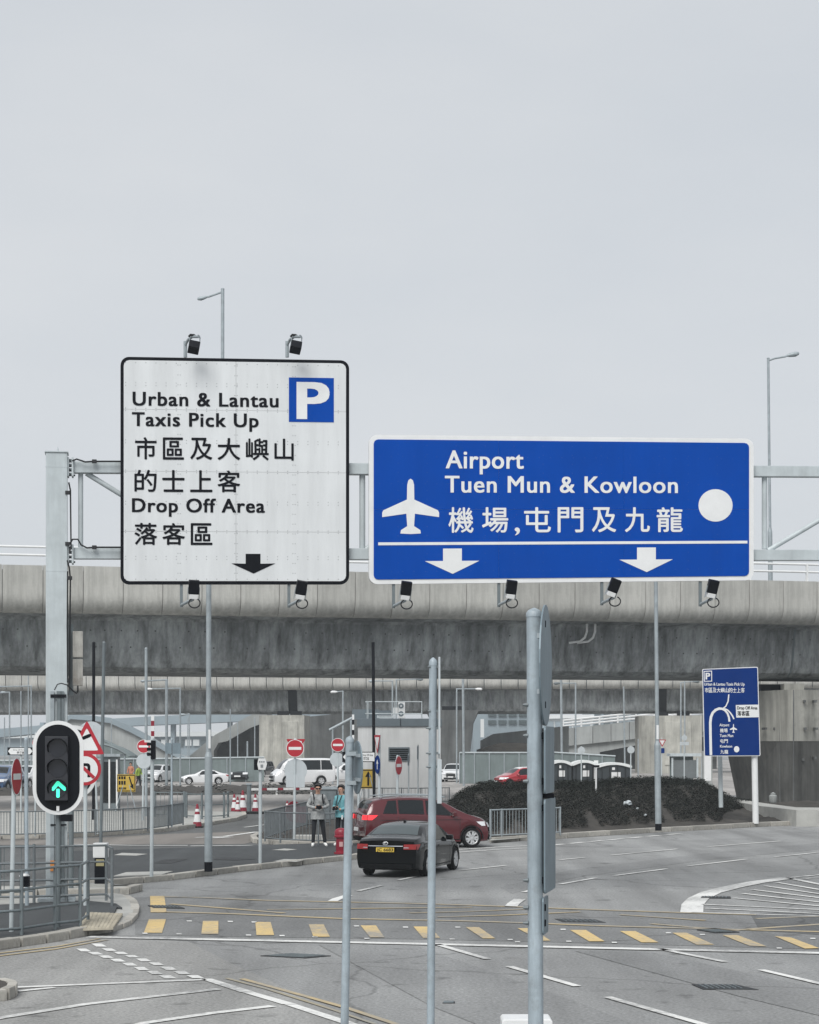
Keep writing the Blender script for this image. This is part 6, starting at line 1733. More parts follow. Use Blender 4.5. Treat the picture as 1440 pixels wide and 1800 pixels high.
def car(label, cat, loc, yaw, sp, paint, scale=1.0, name='parked_car', group=None, tail='tail', plate=None, plate_mat='whiteplain', detail=True, roofmat=None):
    t = thing(name, label, cat, loc, yaw, group)
    t.scale = (scale,) * 3
    L, W, wb, fo = sp['L'], sp['W'], sp['wb'], sp['fo']
    r = sp['r']; xr = L - fo - wb; xf = L - fo
    top, belt, wid = pchip(sp['top']), pchip(sp['belt']), pchip(sp['wid'])
    clear = sp.get('clear', .2); tumble = sp.get('tumble', .2); ra = r + .05
    xo = L / 2
    rear, front = pchip(sp['rear']), pchip(sp['front'])
    def sill(x):
        z = clear + .06 * max(0, 1 - x / .5) + .02 * max(0, 1 - (L - x) / .4)
        for xw in (xr, xf):
            d = abs(x - xw)
            if d < ra: z = max(z, r + math.sqrt(ra * ra - d * d))
        return z
    gmax = max(top(x) - belt(x) for x in np.linspace(.2, L - .2, 60))
    def ring(x):
        zt, zs = top(x), sill(x)
        zb = min(belt(x), zt - .015); w = wid(x) * W / 2
        g = zt - zb; k = min(1, g / gmax)
        wr = w - .05 - tumble * k
        zm = zs + .5 * (zb - zs)
        return [(0, zs), (w - .12, zs), (w - .035, zs + .015), (w - .012, zs + .2 * (zb - zs)), (w, zm), (w - .004, zs + .8 * (zb - zs)), (w - .022, zb - .02 * (1 if g > .05 else .5)), (w - .05, zb),
                ((w - .05) * .12 + wr * .88, zb + g * .88), (wr - .035, zb + g * .965), (wr - .12, zt + .002), (wr * .5, zt + .022), (0, zt + .03)]
    def warp(x, y, z):
        kr = max(0, 1 - x / .75) ; kf = max(0, 1 - (L - x) / .9)
        w = W / 2
        return Vector((x + (rear(z) + sp.get('rb', .1) * (abs(y) / w) ** 3) * kr - (front(z) + sp.get('fb', .28) * (abs(y) / w) ** 2.6) * kf - xo, y, z))
    xs_ = sorted(set(list(np.linspace(0, L, 56)) + [xw + ra * math.cos(a) for xw in (xr, xf) for a in np.linspace(0, math.pi, 15)]))
    rings = []
    for x in xs_:
        h_ = ring(x)
        full = h_ + [(-y, z) for y, z in reversed(h_[1:-1])]
        rings.append([warp(x, y, z) for y, z in full])
    MB().loft(rings).build('body', paint, t, smooth=42)
    sgn = (-1, 1)
    def side(x, z, s_, off=.006):
        h_ = ring(x)[1:9]
        for (y0, z0), (y1, z1) in zip(h_, h_[1:]):
            if z0 <= z <= z1 and z1 > z0:
                f_ = (z - z0) / (z1 - z0)
                return warp(x, s_ * (y0 + (y1 - y0) * f_ + off), z)
        return warp(x, s_ * (h_[-1][0] + off), z)
    def side_patch(nm, mt, xa, xb, fa, fb, s_, n=10, m=4, off=.006, par=None):
        """xa(v), xb(v): ends at v 0..1; heights fa(x), fb(x)"""
        vs = []
        for j in range(m + 1):
            v = j / m
            for i in range(n + 1):
                x = xa(v) + (xb(v) - xa(v)) * i / n
                vs.append(side(x, fa(x) + (fb(x) - fa(x)) * v, s_, off))
        fs = [(j * (n + 1) + i, j * (n + 1) + i + 1, (j + 1) * (n + 1) + i + 1, (j + 1) * (n + 1) + i) for j in range(m) for i in range(n)]
        return MB().add(vs, fs).build(nm, mt, par or t, smooth=60, fix=False)
    lin = lambda a, b: (lambda v: a + (b - a) * v)
    for s_ in sgn:
        for (a0, a1, b0, b1) in sp['win']:
            side_patch('side_window', sp.get('glass', 'glass'), lin(a0, a1), lin(b0, b1), lambda x: belt(x) + .03, lambda x: belt(x) + (top(x) - belt(x)) * .86, s_)
        if detail:
            for x in sp.get('seams', []):
                side_patch('door_seam', 'trim', lambda v: x, lambda v: x + .014, lambda q: sill(q) + .05, lambda q: belt(q) - .01, s_, 1, 6, .003)
            for x in sp.get('handles', []):
                p = side(x, belt(x) - .12, s_, .012); MB().box(p, (.2, .03, .03)).build('door_handle', paint if detail else 'chrome', t, bevel=.008)
            lo = lambda q: clear + .03
            side_patch('sill_trim', 'trim', lambda v: xr + ra + .03, lambda v: xf - ra - .03, lambda q: clear + .01, lambda q: clear + .1, s_, 6, 1, .008)
        for xw in (xr, xf):                               # dark arch liner
            pts = [Vector((xw - xo + ra * 1.0 * math.cos(a), s_ * (W / 2 * wid(xw) - .01), r + ra * math.sin(a))) for a in np.linspace(-.12, math.pi + .12, 16)]
            MB().path(pts, .02, 6).build('arch_trim', 'trim', t, smooth=60)
        p = side(sp['mir'], belt(sp['mir']) + .02, s_, .0)
        mm = MB().box(p + Vector((0, s_ * .1, .07)), (.12, .2, .15)).build('mirror', sp.get('mirmat', paint), t, bevel=.04)
    def top_patch(nm, mt, x0, x1, wf, off=.006, n=12, m=8):
        vs = []
        for i in range(n + 1):
            x = x0 + (x1 - x0) * i / n
            h_ = ring(x); wr = h_[9][0]
            for j in range(m + 1):
                u = (-1 + 2 * j / m)
                y = u * wr * wf(i / n)
                a = abs(y)
                pr = h_[9:]
                z = pr[-1][1]
                for (y0, z0), (y1, z1) in zip(pr, pr[1:]):
                    if y1 <= a <= y0 and y0 > y1: z = z0 + (z1 - z0) * (y0 - a) / (y0 - y1)
                vs.append(warp(x, y, z + off))
        fs = [(i * (m + 1) + j, i * (m + 1) + j + 1, (i + 1) * (m + 1) + j + 1, (i + 1) * (m + 1) + j) for i in range(n) for j in range(m)]
        return MB().add(vs, fs).build(nm, mt, t, smooth=60, fix=False)
    a, b_ = sp['ws']; top_patch('windscreen', sp.get('glass', 'glass'), a, b_, lambda f_: .96)
    a, b_ = sp['rw']
    if b_ > a: top_patch('rear_window', sp.get('rglass', 'glass'), a, b_, lambda f_: .9)
    if roofmat: a, b_ = sp['roof']; top_patch('roof_panel', roofmat, a, b_, lambda f_: 1.0, .004)
    def end_patch(nm, mt, end, y0, y1, z0, z1, off=.012, n=6, m=3, par=None, zf=None):
        vs = []
        for j in range(m + 1):
            for i in range(n + 1):
                y = y0 + (y1 - y0) * i / n; z = z0 + (z1 - z0) * j / m
                if zf: z += zf(y)
                p = warp(0 if end == 'r' else L, y, z); p.x += -off if end == 'r' else off
                vs.append(p)
        fs = [(j * (n + 1) + i, j * (n + 1) + i + 1, (j + 1) * (n + 1) + i + 1, (j + 1) * (n + 1) + i) for j in range(m) for i in range(n)]
        return MB().add(vs, fs).build(nm, mt, par or t, smooth=60, fix=False)
    for s_ in sgn:
        y0, y1, z0, z1 = sp['tl']; end_patch('tail_light', tail, 'r', s_ * y0, s_ * y1, z0, z1)
        if sp.get('tls'): a, b_, c_, d_ = sp['tls']; side_patch('tail_light', tail, lambda v: a, lambda v: b_ - .22 * (1 - v), lambda q: c_, lambda q: d_, s_, 6, 3, .014)
        y0, y1, z0, z1 = sp['hl']; end_patch('headlight', 'lamp_clear', 'f', s_ * y0, s_ * y1, z0, z1)
        if sp.get('hls'): a, b_, c_, d_ = sp['hls']; side_patch('headlight', 'lamp_clear', lambda v: a + .26 * (1 - v), lambda v: b_, lambda q: c_, lambda q: d_, s_, 6, 3, .014)
    y1, z0, z1 = sp['grille']; end_patch('grille', 'trim', 'f', -y1, y1, z0, z1)
    end_patch('lower_intake', 'trim', 'f', -W * .36, W * .36, clear + .06, clear + .2, .01)
    end_patch('rear_valance', 'trim', 'r', -W * .4, W * .4, clear + .08, clear + .2, .006)
    zp = sp.get('zp', .55)
    end_patch('number_plate', 'whiteplain', 'f', -.26, .26, .42, .53, .03)
    pl_ = end_patch('number_plate', plate_mat, 'r', -.26, .26, zp - .06, zp + .06, .022)
    if plate:
        pts, fs = fit_text(plate, -.235, .235, -(zp - .042), -(zp + .042), .02)
        vs = [warp(0, -x, -y) + Vector((-.026, 0, 0)) for x, y in pts]
        split_letters([(x, 0) for x, y in pts], vs, fs, 'letter', 'black', pl_)
    ty, rm, bk = wheel_parts(r, .22, sp.get('spokes', 5))
    for xw in (xr, xf):
        for s_ in sgn:
            o = ty.build('wheel', 'rubber', t, smooth=40, fix=False); o.location = (xw - xo, s_ * (W / 2 * wid(xw) - .1), r)
            q = rm.build('rim', 'alloy', o, fix=False); q2 = bk.build('hub_backing', 'black', o, fix=False)
            o.rotation_euler = (0, random.uniform(0, 1), 0)
            if s_ > 0: o.rotation_euler = (0, random.uniform(0, 1), math.pi)
    if sp.get('under', True):
        MB().box((0, 0, clear + .12), (L * .9, W * .72, .2)).build('underbody', 'trim', t)
    return t, warp, end_patch, side, side_patch

SEDAN = dict(L=4.85, W=1.84, wb=2.85, fo=.9, r=.335, clear=.19, tumble=.24,
    top=[(0, 1.0), (.12, 1.06), (.5, 1.1), (.78, 1.13), (1.0, 1.22), (1.45, 1.39), (1.9, 1.45), (2.5, 1.455), (2.95, 1.40), (3.45, 1.15), (3.75, 1.0), (4.3, .9), (4.7, .8), (4.85, .72)],
    belt=[(0, .93), (.6, .99), (1.2, .97), (3.4, .9), (3.8, .88), (4.85, .66)],
    wid=[(0, .93), (.3, .985), (1.0, 1.0), (3.8, 1.0), (4.5, .97), (4.85, .92)],
    rear=[(.2, .1), (.4, .02), (.55, 0), (.75, .02), (.95, .06), (1.06, .1)], front=[(.2, .1), (.4, .02), (.6, .03), (.8, .14)], rb=.16, fb=.32,
    win=[(1.05, 1.5, 1.95, 1.95), (2.02, 2.02, 3.3, 2.86)], seams=[1.98, 3.32, 1.15], handles=[1.35, 2.25], mir=3.15, ws=(2.92, 3.62), rw=(.84, 1.5),
    tl=(.52, .86, .79, .93), tls=(.03, .3, .78, .93), hl=(.5, .84, .6, .74), hls=(4.4, 4.8, .62, .74), grille=(.36, .42, .72), zp=.78, rglass='glass_pale')
MPV = dict(L=4.45, W=1.8, wb=2.72, fo=.84, r=.325, clear=.19, tumble=.2,
    top=[(0, 1.1), (.04, 1.2), (.16, 1.42), (.34, 1.53), (.8, 1.6), (1.6, 1.63), (2.3, 1.59), (2.75, 1.46), (3.25, 1.2), (3.55, 1.07), (4.0, .98), (4.3, .88), (4.45, .74)],
    belt=[(0, 1.1), (1.0, 1.09), (2.0, 1.06), (3.3, .98), (3.7, .95), (4.45, .68)],
    wid=[(0, .92), (.25, .985), (.9, 1.0), (3.5, 1.0), (4.1, .97), (4.45, .9)],
    rear=[(.2, .1), (.4, .0), (.7, .02), (1.0, .05), (1.2, .1)], front=[(.2, .1), (.4, .02), (.6, .04), (.8, .12)], rb=.1, fb=.3,
    win=[(.62, .85, 1.12, 1.12), (1.18, 1.18, 2.02, 2.02), (2.1, 2.1, 3.1, 2.58)], seams=[1.14, 2.06, 3.2], handles=[1.3, 2.25], mir=3.0, ws=(2.62, 3.4), rw=(.06, .3),
    tl=(.5, .84, .93, 1.08), tls=(.02, .4, .93, 1.08), hl=(.46, .8, .66, .8), hls=(3.95, 4.38, .7, .84), grille=(.34, .5, .7), zp=.62)
SUV = dict(MPV, L=4.5, W=1.82, r=.35, clear=.22, top=[(0, 1.2), (.1, 1.5), (.35, 1.64), (1.0, 1.68), (2.0, 1.68), (2.6, 1.6), (3.0, 1.38), (3.3, 1.16), (3.6, 1.08), (4.2, 1.0), (4.5, .84)],
    win=[(.4, .55, 1.05, 1.05), (1.15, 1.15, 1.95, 1.95), (2.05, 2.05, 3.05, 2.6)], seams=[1.1, 2.0, 3.1], ws=(2.64, 3.3), rw=(.05, .3), grille=(.42, .5, .78), hl=(.46, .84, .72, .86), fb=.2)
HATCH = dict(MPV, roof=(.45, 2.25), L=3.95, W=1.7, wb=2.5, fo=.75, r=.3, top=[(0, 1.05), (.12, 1.3), (.4, 1.47), (1.0, 1.52), (1.8, 1.5), (2.3, 1.38), (2.75, 1.12), (3.1, .98), (3.6, .88), (3.95, .72)],
    belt=[(0, .97), (1.0, .95), (2.7, .88), (3.1, .86), (3.95, .66)], wid=[(0, .92), (.25, .98), (.9, 1), (3.1, 1.0), (3.7, .96), (3.95, .88)],
    win=[(.4, .6, 1.35, 1.35), (1.42, 1.42, 2.6, 2.2)], seams=[1.38, 2.65], handles=[1.5], mir=2.45, ws=(2.22, 2.85), rw=(.05, .38), hl=(.42, .78, .62, .78), grille=(.34, .42, .56), tl=(.5, .8, .85, 1.0), tls=(.03, .3, .85, 1.0), hls=(3.4, 3.85, .66, .78))
COUPE = dict(SEDAN, L=4.6, W=1.78, wb=2.76, fo=.8, r=.33, top=[(0, .9), (.15, 1.0), (.6, 1.05), (.9, 1.14), (1.4, 1.31), (1.9, 1.37), (2.4, 1.35), (2.8, 1.22), (3.2, 1.02), (3.5, .94), (4.1, .86), (4.6, .68)],
    belt=[(0, .86), (.8, .96), (3.1, .87), (3.5, .85), (4.6, .62)], win=[(1.0, 1.4, 1.75, 1.75), (1.82, 1.82, 3.0, 2.6)], seams=[1.5, 3.05], handles=[1.75], mir=2.85, ws=(2.68, 3.36), rw=(.8, 1.5), hls=(4.1, 4.5, .6, .72), rglass='glass')
VAN = dict(L=4.84, W=1.78, wb=2.57, fo=1.15, r=.33, clear=.22, tumble=.14,
    top=[(0, 1.7), (.05, 1.86), (.2, 1.95), (1.0, 1.98), (3.0, 1.98), (3.5, 1.92), (3.95, 1.62), (4.3, 1.24), (4.55, 1.06), (4.84, .86)],
    belt=[(0, 1.12), (3.3, 1.1), (4.2, 1.02), (4.84, .74)], wid=[(0, .95), (.2, .99), (3.9, 1.0), (4.5, .96), (4.84, .88)],
    rear=[(.2, .06), (.5, 0), (1.2, .02), (1.9, .08)], front=[(.2, .1), (.45, .02), (.7, .05), (.9, .12)], rb=.05, fb=.26,
    win=[(.2, .22, 1.1, 1.1), (1.15, 1.15, 2.7, 2.7), (2.9, 2.9, 4.1, 3.62)], seams=[2.8, 1.13], handles=[2.65, 3.0], mir=3.95, ws=(3.56, 4.36), rw=(.02, .03),
    tl=(.7, .84, .8, 1.25), hl=(.5, .8, .74, .92), hls=(4.35, 4.75, .78, .92), grille=(.6, .5, .7), zp=.7)

# black saloon turning right in the junction
SCB = .84
yaw_b = R(90 - 17)
dirb = Vector((math.cos(yaw_b), math.sin(yaw_b), 0))
rr_c = gr(747, 1540)                                     # contact of the rear right tyre
nrm = Vector((-dirb.y, dirb.x, 0))                       # to the car's left
c_b = rr_c + nrm * (SEDAN['W'] / 2 - .1) * SCB + dirb * (SEDAN['L'] / 2 - (SEDAN['L'] - SEDAN['fo'] - SEDAN['wb'])) * SCB
cb, wrp, ep, sd, spch = car('black saloon seen from behind with yellow plate and chrome strip on the boot', 'car', c_b, yaw_b, SEDAN, 'paint_black', SCB, name='saloon_car', plate='JC 6683', plate_mat='plate_y')
ep('chrome_strip', 'chrome', 'r', -.5, .5, .872, .892, .02)
for s_ in (-1, 1): ep('chrome_strip', 'chrome', 'r', s_ * .52, s_ * .66, .83, .845, .02)
em = [(.075 * math.cos(a), .05 * math.sin(a)) for a in np.linspace(0, 2 * math.pi, 18)]
vs = [wrp(0, y, .955 + z) + Vector((-.02, 0, 0)) for y, z in em] + [wrp(0, y * .78, .955 + z * .74) + Vector((-.02, 0, 0)) for y, z in em]
MB().add(vs, [(i, i + 1, 18 + i + 1, 18 + i) for i in range(17)]).build('emblem_ring', 'chrome', cb, fix=False)
MB().add([wrp(0, -y, .955 + z) + Vector((-.021, 0, 0)) for y, z in ((-.01, .045), (.006, .045), (-.03, -.012), (.045, -.012), (.045, -.024), (-.05, -.024))], [(0, 1, 2, 5), (2, 3, 4, 5)]).build('emblem_stroke', 'chrome', cb, fix=False)
MB().box(Vector((-.55, 0, 1.49)), (.16, .05, .07)).build('roof_aerial', 'black', cb, bevel=.02)
# red people carrier
SCR = .93
yaw_r = R(17)
dirr = Vector((math.cos(yaw_r), math.sin(yaw_r), 0)); nr = Vector((-dirr.y, dirr.x, 0))
fr_c = gr(828, 1490)
c_r = fr_c + nr * (MPV['W'] / 2 - .1) * SCR + dirr * (MPV['L'] / 2 - (MPV['L'] - MPV['fo'])) * SCR
cr_, wrp, ep, sd, spch = car('dark red people carrier crossing behind the black saloon with lit tail lamp', 'car', c_r, yaw_r, MPV, 'paint_red', SCR, name='people_carrier', tail='tail_lit')
for s_ in (-1, 1): MB().path([(-1.6, s_ * .6, 1.66), (-.9, s_ * .62, 1.71), (.2, s_ * .62, 1.69), (.55, s_ * .62, 1.62)], .02, 6).build('roof_rail', 'galv', cr_)
spch('crease_line', 'trim', lambda v: .5, lambda v: 3.3, lambda q: .9, lambda q: .915, -1, 12, 1, .004)

def place(sp, px, py, yaw_deg, label, paint, scale=.95, cat='car', name='parked_car', group='cars parked beyond the junction', **k):
    return car(label, cat, gr(px, py), R(yaw_deg), sp, paint, scale, name=name, group=group, detail=False, **k)
place(VAN, 530, 1380, 197, 'white passenger van with dark windows behind the no entry sign', 'paint_white', 1.02, 'van', 'parked_van', None)
place(COUPE, 360, 1379, 188, 'low white coupe facing left behind the tall lamp post', 'paint_white', .82)
place(SUV, 278, 1375, 252, 'white car with dark grille facing the camera near the barrier arm', 'paint_white', .85)
place(SUV, 331, 1365, 262, 'boxy white vehicle partly hidden behind the white coupe', 'paint_white', .95)
place(SUV, 391, 1367, 250, 'dark off-road car between the lamp post and the black hatchback', 'paint_char', .95)
place(HATCH, 427, 1374, 262, 'small black hatchback facing the camera left of the hexagonal notice', 'paint_char', 1.02)
place(HATCH, 604, 1374, 200, 'white car half hidden behind the rear of the white van', 'paint_white', 1.0)
place(SUV, 797, 1374, 262, 'white car in front of the dark pier just right of the near slim post', 'paint_white', .88)
place(HATCH, 845, 1370, 248, 'small tall white car beside the stout far pole', 'paint_white', 1.12)
place(SUV, 890, 1367, 262, 'charcoal car right of the small tall white one', 'paint_char', .95)
place(HATCH, 912, 1384, 205, 'small red car with white roof and pale bonnet behind the bank', 'paint_redw', .95, roofmat='whiteplain')
place(SUV, 458, 1366, 255, 'dark car roof showing behind the hexagonal notice', 'paint_char', .9)
place(HATCH, 304, 1369, 80, 'dark car rear between the white grille car and the boxy white one', 'paint_char', .95)
place(HATCH, 143, 1372, 260, 'pale car behind the red bordered triangle post', 'paint_white', .95)
place(HATCH, 2, 1393, 262, 'blue grey car cut off by the left edge', 'paint_blue', 1.15)
place(SUV, 48, 1386, 255, 'white car behind the edge-on no entry sign', 'paint_white', .95)
place(SUV, 206, 1373, 255, 'white car roof just behind the attendant booth', 'paint_white', .9)

# ------------------------------------------------------------------ people
def figure(label, loc, rz, J, Rd, E, zones, group=None, scale=1.0):
    """one continuous skinned body; J joints, Rd radii, E edges; zones(co) -> material index"""
    me = bpy.data.meshes.new('skeleton')
    keys = list(J)
    me.from_pydata([J[k] for k in keys], [(keys.index(a), keys.index(b)) for a, b in E], [])
    o = bpy.data.objects.new('skeleton', me); COL.objects.link(o)
    sk = o.modifiers.new('skin', 'SKIN'); sk.use_smooth_shade = True
    for i, k in enumerate(keys):
        v = me.skin_vertices[0].data[i]
        rr2 = Rd[k]; v.radius = rr2 if isinstance(rr2, tuple) else (rr2, rr2)
        v.use_root = (k == 'pelvis')
    ss = o.modifiers.new('sub', 'SUBSURF'); ss.levels = 2; ss.render_levels = 2
    dg = bpy.context.evaluated_depsgraph_get(); dg.update()
    nm = bpy.data.meshes.new_from_object(o.evaluated_get(dg))
    bpy.data.objects.remove(o); bpy.data.meshes.remove(me)
    nm.name = 'person'
    nm.materials.clear()
    for m in zones[0]: nm.materials.append(MAT[m])
    for p in nm.polygons: p.material_index = zones[1](p.center); p.use_smooth = True
    b = bpy.data.objects.new('body', nm); COL.objects.link(b)
    t = thing('person', label, 'person', loc, rz, group)
    t.scale = (scale,) * 3
    b.parent = t
    return t
def fingers(mb, palm, d, side):
    d = Vector(d).normalized(); sdv = Vector(side).normalized(); up = d.cross(sdv)
    for k, ln in enumerate((.06, .075, .08, .07)):
        p = Vector(palm) + d * .035 + sdv * (-.027 + k * .018)
        mb.tube(p, p + d * ln * .55 + up * .008, .0095, .009, 6); mb.tube(p + d * ln * .55 + up * .008, p + d * ln * .85 + up * .03, .009, .007, 6)
    p = Vector(palm) - sdv * .035
    mb.tube(p, p - sdv * .03 + d * .035, .012, .010, 6); mb.tube(p - sdv * .03 + d * .035, p - sdv * .02 + d * .065, .010, .008, 6)
def standing(lh=(.0, 0), lean=0, legs=((.11, 0), (-.11, 0)), arms=None, bulky=1.0, head_turn=0):
    lx, rx = legs
    J = {'pelvis': (0, 0, .93), 'waist': (0, .01, 1.06), 'chest': (0, .0, 1.24), 'upper': (0, .01, 1.38), 'neck': (0, 0, 1.47), 'jaw': (0, -.025, 1.545), 'head': (0, -.015, 1.63), 'crown': (0, .0, 1.70)}
    Rd = {'pelvis': (.155 * bulky, .115 * bulky), 'waist': (.15 * bulky, .11 * bulky), 'chest': (.165 * bulky, .12 * bulky), 'upper': (.13, .09), 'neck': .056, 'jaw': .066, 'head': (.082, .098), 'crown': .066}
    E = [('pelvis', 'waist'), ('waist', 'chest'), ('chest', 'upper'), ('upper', 'neck'), ('neck', 'jaw'), ('jaw', 'head'), ('head', 'crown')]
    for s_, (fx, fy), nm in ((1, lx, 'l'), (-1, rx, 'r')):
        J.update({nm + 'hip': (s_ * .095, 0, .86), nm + 'knee': ((s_ * .095 + fx) / 2, fy * .5 - .02, .49), nm + 'ank': (fx, fy + .02, .1), nm + 'toe': (fx + s_ * .03, fy - .15, .045)})
        Rd.update({nm + 'hip': .088, nm + 'knee': .066, nm + 'ank': .05, nm + 'toe': (.045, .035)})
        E += [('pelvis', nm + 'hip'), (nm + 'hip', nm + 'knee'), (nm + 'knee', nm + 'ank'), (nm + 'ank', nm + 'toe')]
    for s_, nm in ((1, 'l'), (-1, 'r')):
        el, wr, hd = arms[nm]
        J.update({nm + 'sh': (s_ * .17, .01, 1.395), nm + 'el': el, nm + 'wr': wr, nm + 'hd': hd})
        Rd.update({nm + 'sh': .068 * bulky, nm + 'el': .055 * bulky, nm + 'wr': .04, nm + 'hd': (.042, .03)})
        E += [('upper', nm + 'sh'), (nm + 'sh', nm + 'el'), (nm + 'el', nm + 'wr'), (nm + 'wr', nm + 'hd')]
    return J, Rd, E
def head_parts(t, cap=False, glasses=False, cy=-.015):
    bm = bmesh.new(); bmesh.ops.create_uvsphere(bm, u_segments=18, v_segments=12, radius=1)
    rnd = random.Random(3)
    for v in bm.verts:
        v.co = Vector((v.co.x * .106, v.co.y * .118, v.co.z * .1)) * rnd.uniform(.96, 1.07)
    bmesh.ops.delete(bm, geom=[v for v in bm.verts if v.co.z < -.03 and v.co.y < .04 or v.co.z < -.07 or (v.co.y < -.085 and v.co.z < .03)], context='VERTS')
    me = bpy.data.meshes.new('hair'); bm.to_mesh(me); bm.free(); me.materials.append(MAT['black' if cap else 'hair'])
    o = bpy.data.objects.new('hair', me); COL.objects.link(o); o.parent = t; o.location = (0, cy + .018, 1.675)
    if cap: MB().box((0, cy - .12, 1.705), (.15, .11, .02)).build('cap_peak', 'black', t, bevel=.008)
    MB().lathe([(.001, 0), (.014, .004), (.016, .02), (.008, .045)], 8, (0, cy - .092, 1.595)).build('nose', 'skin', t, smooth=60)
    for s_ in (-1, 1):
        MB().lathe([(.001, -.012), (.013, 0), (.001, .012)], 8, (s_ * .034, cy - .083, 1.632)).build('eye', 'hair', t)
        MB().box((s_ * .088, cy + .015, 1.62), (.02, .04, .06)).build('ear', 'skin', t, bevel=.008)
    MB().box((0, cy - .082, 1.565), (.05, .012, .012)).build('mouth', M('lips', (.28, .12, .10), .5), t)
    if glasses:
        for s_ in (-1, 1): MB().box((s_ * .037, cy - .098, 1.632), (.058, .012, .038)).build('sunglass_lens', 'black', t, bevel=.005)
        MB().box((0, cy - .1, 1.64), (.14, .01, .012)).build('sunglass_frame', 'black', t)
def zone_std(mats, hem=.86, sleeve=True, hands_box=None):
    def f(c):
        if c.z < .125: return 3
        if c.z > 1.475: return 0
        if hands_box and hands_box(c): return 0
        if c.z > hem: return 1
        return 2
    return (mats, f)
# person with a camera in a grey jacket
pz = gr(559, 1489, .12)
J, Rd, E = standing(legs=((.2, -.02), (-.14, -.06)), bulky=1.12, arms={'l': ((.285, .0, 1.14), (.11, -.2, 1.1), (.05, -.245, 1.11)), 'r': ((-.285, .0, 1.14), (-.11, -.2, 1.1), (-.05, -.245, 1.11))})
p1 = figure('person in grey patterned jacket and black trousers holding a camera, left of the two', pz, R(8), J, Rd, E, zone_std(['skin', 'jacket', 'trousers', 'shoe'], .8, True, lambda c: c.y < -.205 and abs(c.x) < .1), scale=1.04)
head_parts(p1, cap=False, glasses=True)
MB().lathe([(.185, .77), (.205, .78), (.2, .9), (.185, 1.0)], 20).build('jacket_hem', 'jacket', p1, smooth=50)
for s_ in (-1, 1): MB().path([(s_ * .1, .13, 1.25), (s_ * .12, .1, 1.42), (s_ * .125, -.02, 1.465), (s_ * .12, -.13, 1.36), (s_ * .14, -.14, 1.2)], .02, 6).build('backpack_strap', 'black', p1)
MB().box((0, .2, 1.2), (.28, .15, .42)).build('backpack', 'black', p1, bevel=.05)
fm = MB()
for s_ in (1, -1): fingers(fm, (s_ * .05, -.25, 1.11), (-s_, -.45, .1), (0, .2, -1))
fm.build('fingers', 'skin', p1, smooth=60)
cam_t = thing('photo_camera', 'black camera held by the person in the grey jacket', 'camera', (pz.x, pz.y, .12)); cam_t.rotation_euler = (0, 0, R(8)); cam_t.scale = (1.04,) * 3
MB().box((0, -.285, 1.12), (.15, .07, .1)).build('camera_body', 'black', cam_t, bevel=.012); MB().tube((0, -.32, 1.11), (0, -.4, 1.09), .038, n=14).build('lens_barrel', 'black', cam_t, smooth=40)
# person in teal
pz2 = gr(600, 1488, .12)
J, Rd, E = standing(legs=((.12, 0), (-.1, -.03)), bulky=1.05, arms={'l': ((.26, .04, 1.13), (.12, -.2, 1.06), (.07, -.24, 1.07)), 'r': ((-.25, .02, 1.13), (-.14, -.2, 1.1), (-.09, -.25, 1.12))})
p2 = figure('person with dark hair in teal jacket and black trousers beside the hydrant', pz2, R(-32), J, Rd, E, zone_std(['skin', 'teal', 'trousers', 'shoe'], .84, True, lambda c: c.y < -.215), scale=1.02)
head_parts(p2)
MB().path([(-.07, -.06, 1.47), (-.06, -.15, 1.3), (-.03, -.2, 1.16)], .012, 5).build('camera_strap', 'black', p2); MB().path([(.07, -.06, 1.47), (.04, -.15, 1.3), (0, -.2, 1.16)], .012, 5).build('camera_strap', 'black', p2)
MB().lathe([(.165, .83), (.18, .84), (.178, .95), (.165, 1.02)], 18).build('jacket_hem', 'teal', p2, smooth=50)
fm = MB()
for s_ in (1, -1): fingers(fm, (s_ * .08, -.255, 1.09), (-s_, -.4, .1), (0, .2, -1))
fm.build('fingers', 'skin', p2, smooth=60)
MB().box((.12, -.13, .84), (.045, .03, .12)).build('phone_pouch', 'whiteplain', p2, bevel=.008)
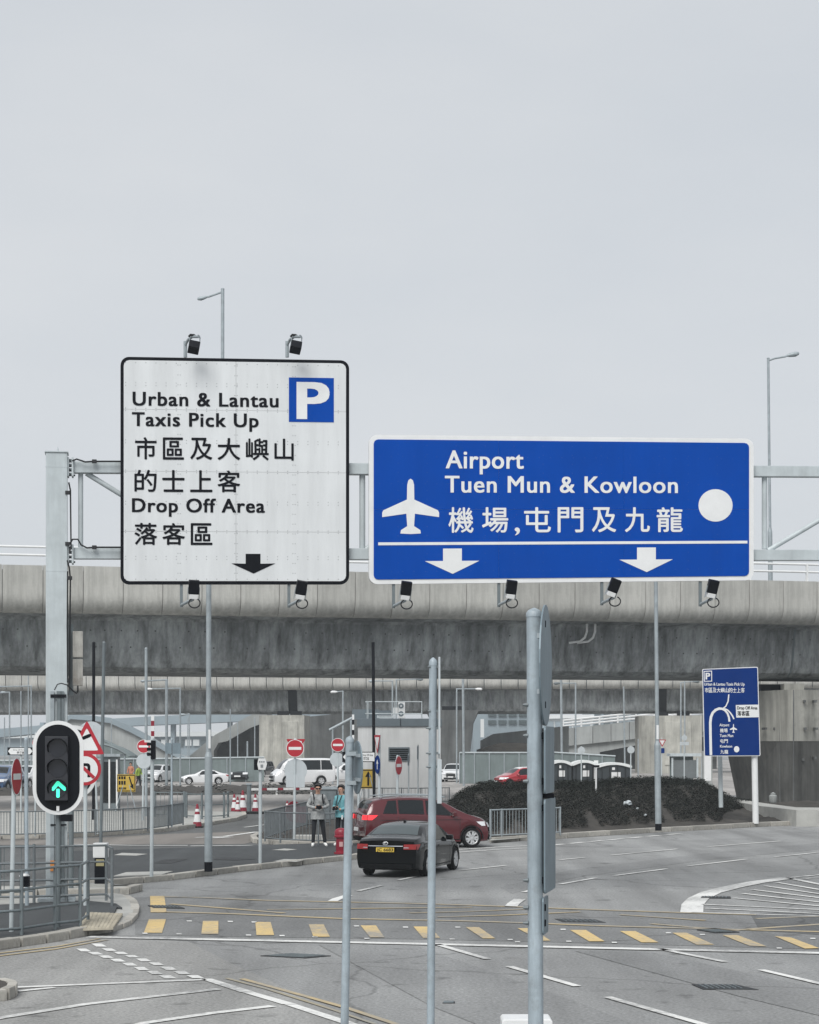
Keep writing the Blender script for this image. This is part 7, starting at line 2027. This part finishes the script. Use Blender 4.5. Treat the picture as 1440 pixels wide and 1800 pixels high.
cam2 = thing('photo_camera', 'black camera hanging at the chest of the person in teal', 'camera', (pz2.x, pz2.y, .12)); cam2.rotation_euler = (0, 0, R(-32))
MB().box((-.02, -.27, 1.12), (.14, .08, .1)).build('camera_body', 'black', cam2, bevel=.012); MB().tube((-.02, -.31, 1.11), (-.02, -.38, 1.09), .036, n=12).build('lens_barrel', 'black', cam2, smooth=40)
# workers by the car park
J, Rd, E = standing(legs=((.12, -.05), (-.16, .3)), arms={'l': ((.25, -.02, 1.14), (.2, -.2, 1.0), (.19, -.24, .96)), 'r': ((-.25, .04, 1.14), (-.24, .0, .9), (-.24, -.02, .84))})
p3 = figure('walking worker in a yellow green vest behind the left no entry post', gr(244, 1389), R(60), J, Rd, E, zone_std(['skin', 'hiviz', 'trousers', 'trousers'], .98, True, lambda c: c.z < .92 and abs(c.x) > .17))
head_parts(p3, cap=True)
J, Rd, E = standing(legs=((.12, 0), (-.1, 0)), arms={'l': ((.25, 0, 1.14), (.2, -.16, .98), (.19, -.2, .94)), 'r': ((-.25, 0, 1.14), (-.2, -.16, .98), (-.19, -.2, .94))})
p4 = figure('worker in an orange vest half hidden behind the yellow work board', gr(230, 1382), R(-20), J, Rd, E, zone_std(['skin', 'orangevest', 'trousers', 'trousers'], .9))
head_parts(p4, cap=False)

# ------------------------------------------------------------------ haze and the distant ground cover
hz = MB().box((0, 330, 11.0), (1400, 680, 24.5)).build('haze', 'white', None)
hz.location = (0, 0, 0)
hz['kind'] = 'stuff'
hm_ = bpy.data.materials.new('haze_air'); hm_.use_nodes = True
n_, l_ = hm_.node_tree.nodes, hm_.node_tree.links
n_.clear(); o_ = n_.new('ShaderNodeOutputMaterial'); v_ = n_.new('ShaderNodeVolumePrincipled')
v_.inputs['Color'].default_value = (0.86, 0.92, 0.96, 1); v_.inputs['Density'].default_value = HAZE; v_.inputs['Anisotropy'].default_value = 0.2
l_.new(v_.outputs['Volume'], o_.inputs['Volume'])
hz.data.materials.clear(); hz.data.materials.append(hm_)
bpy.data.objects.remove(_fo)
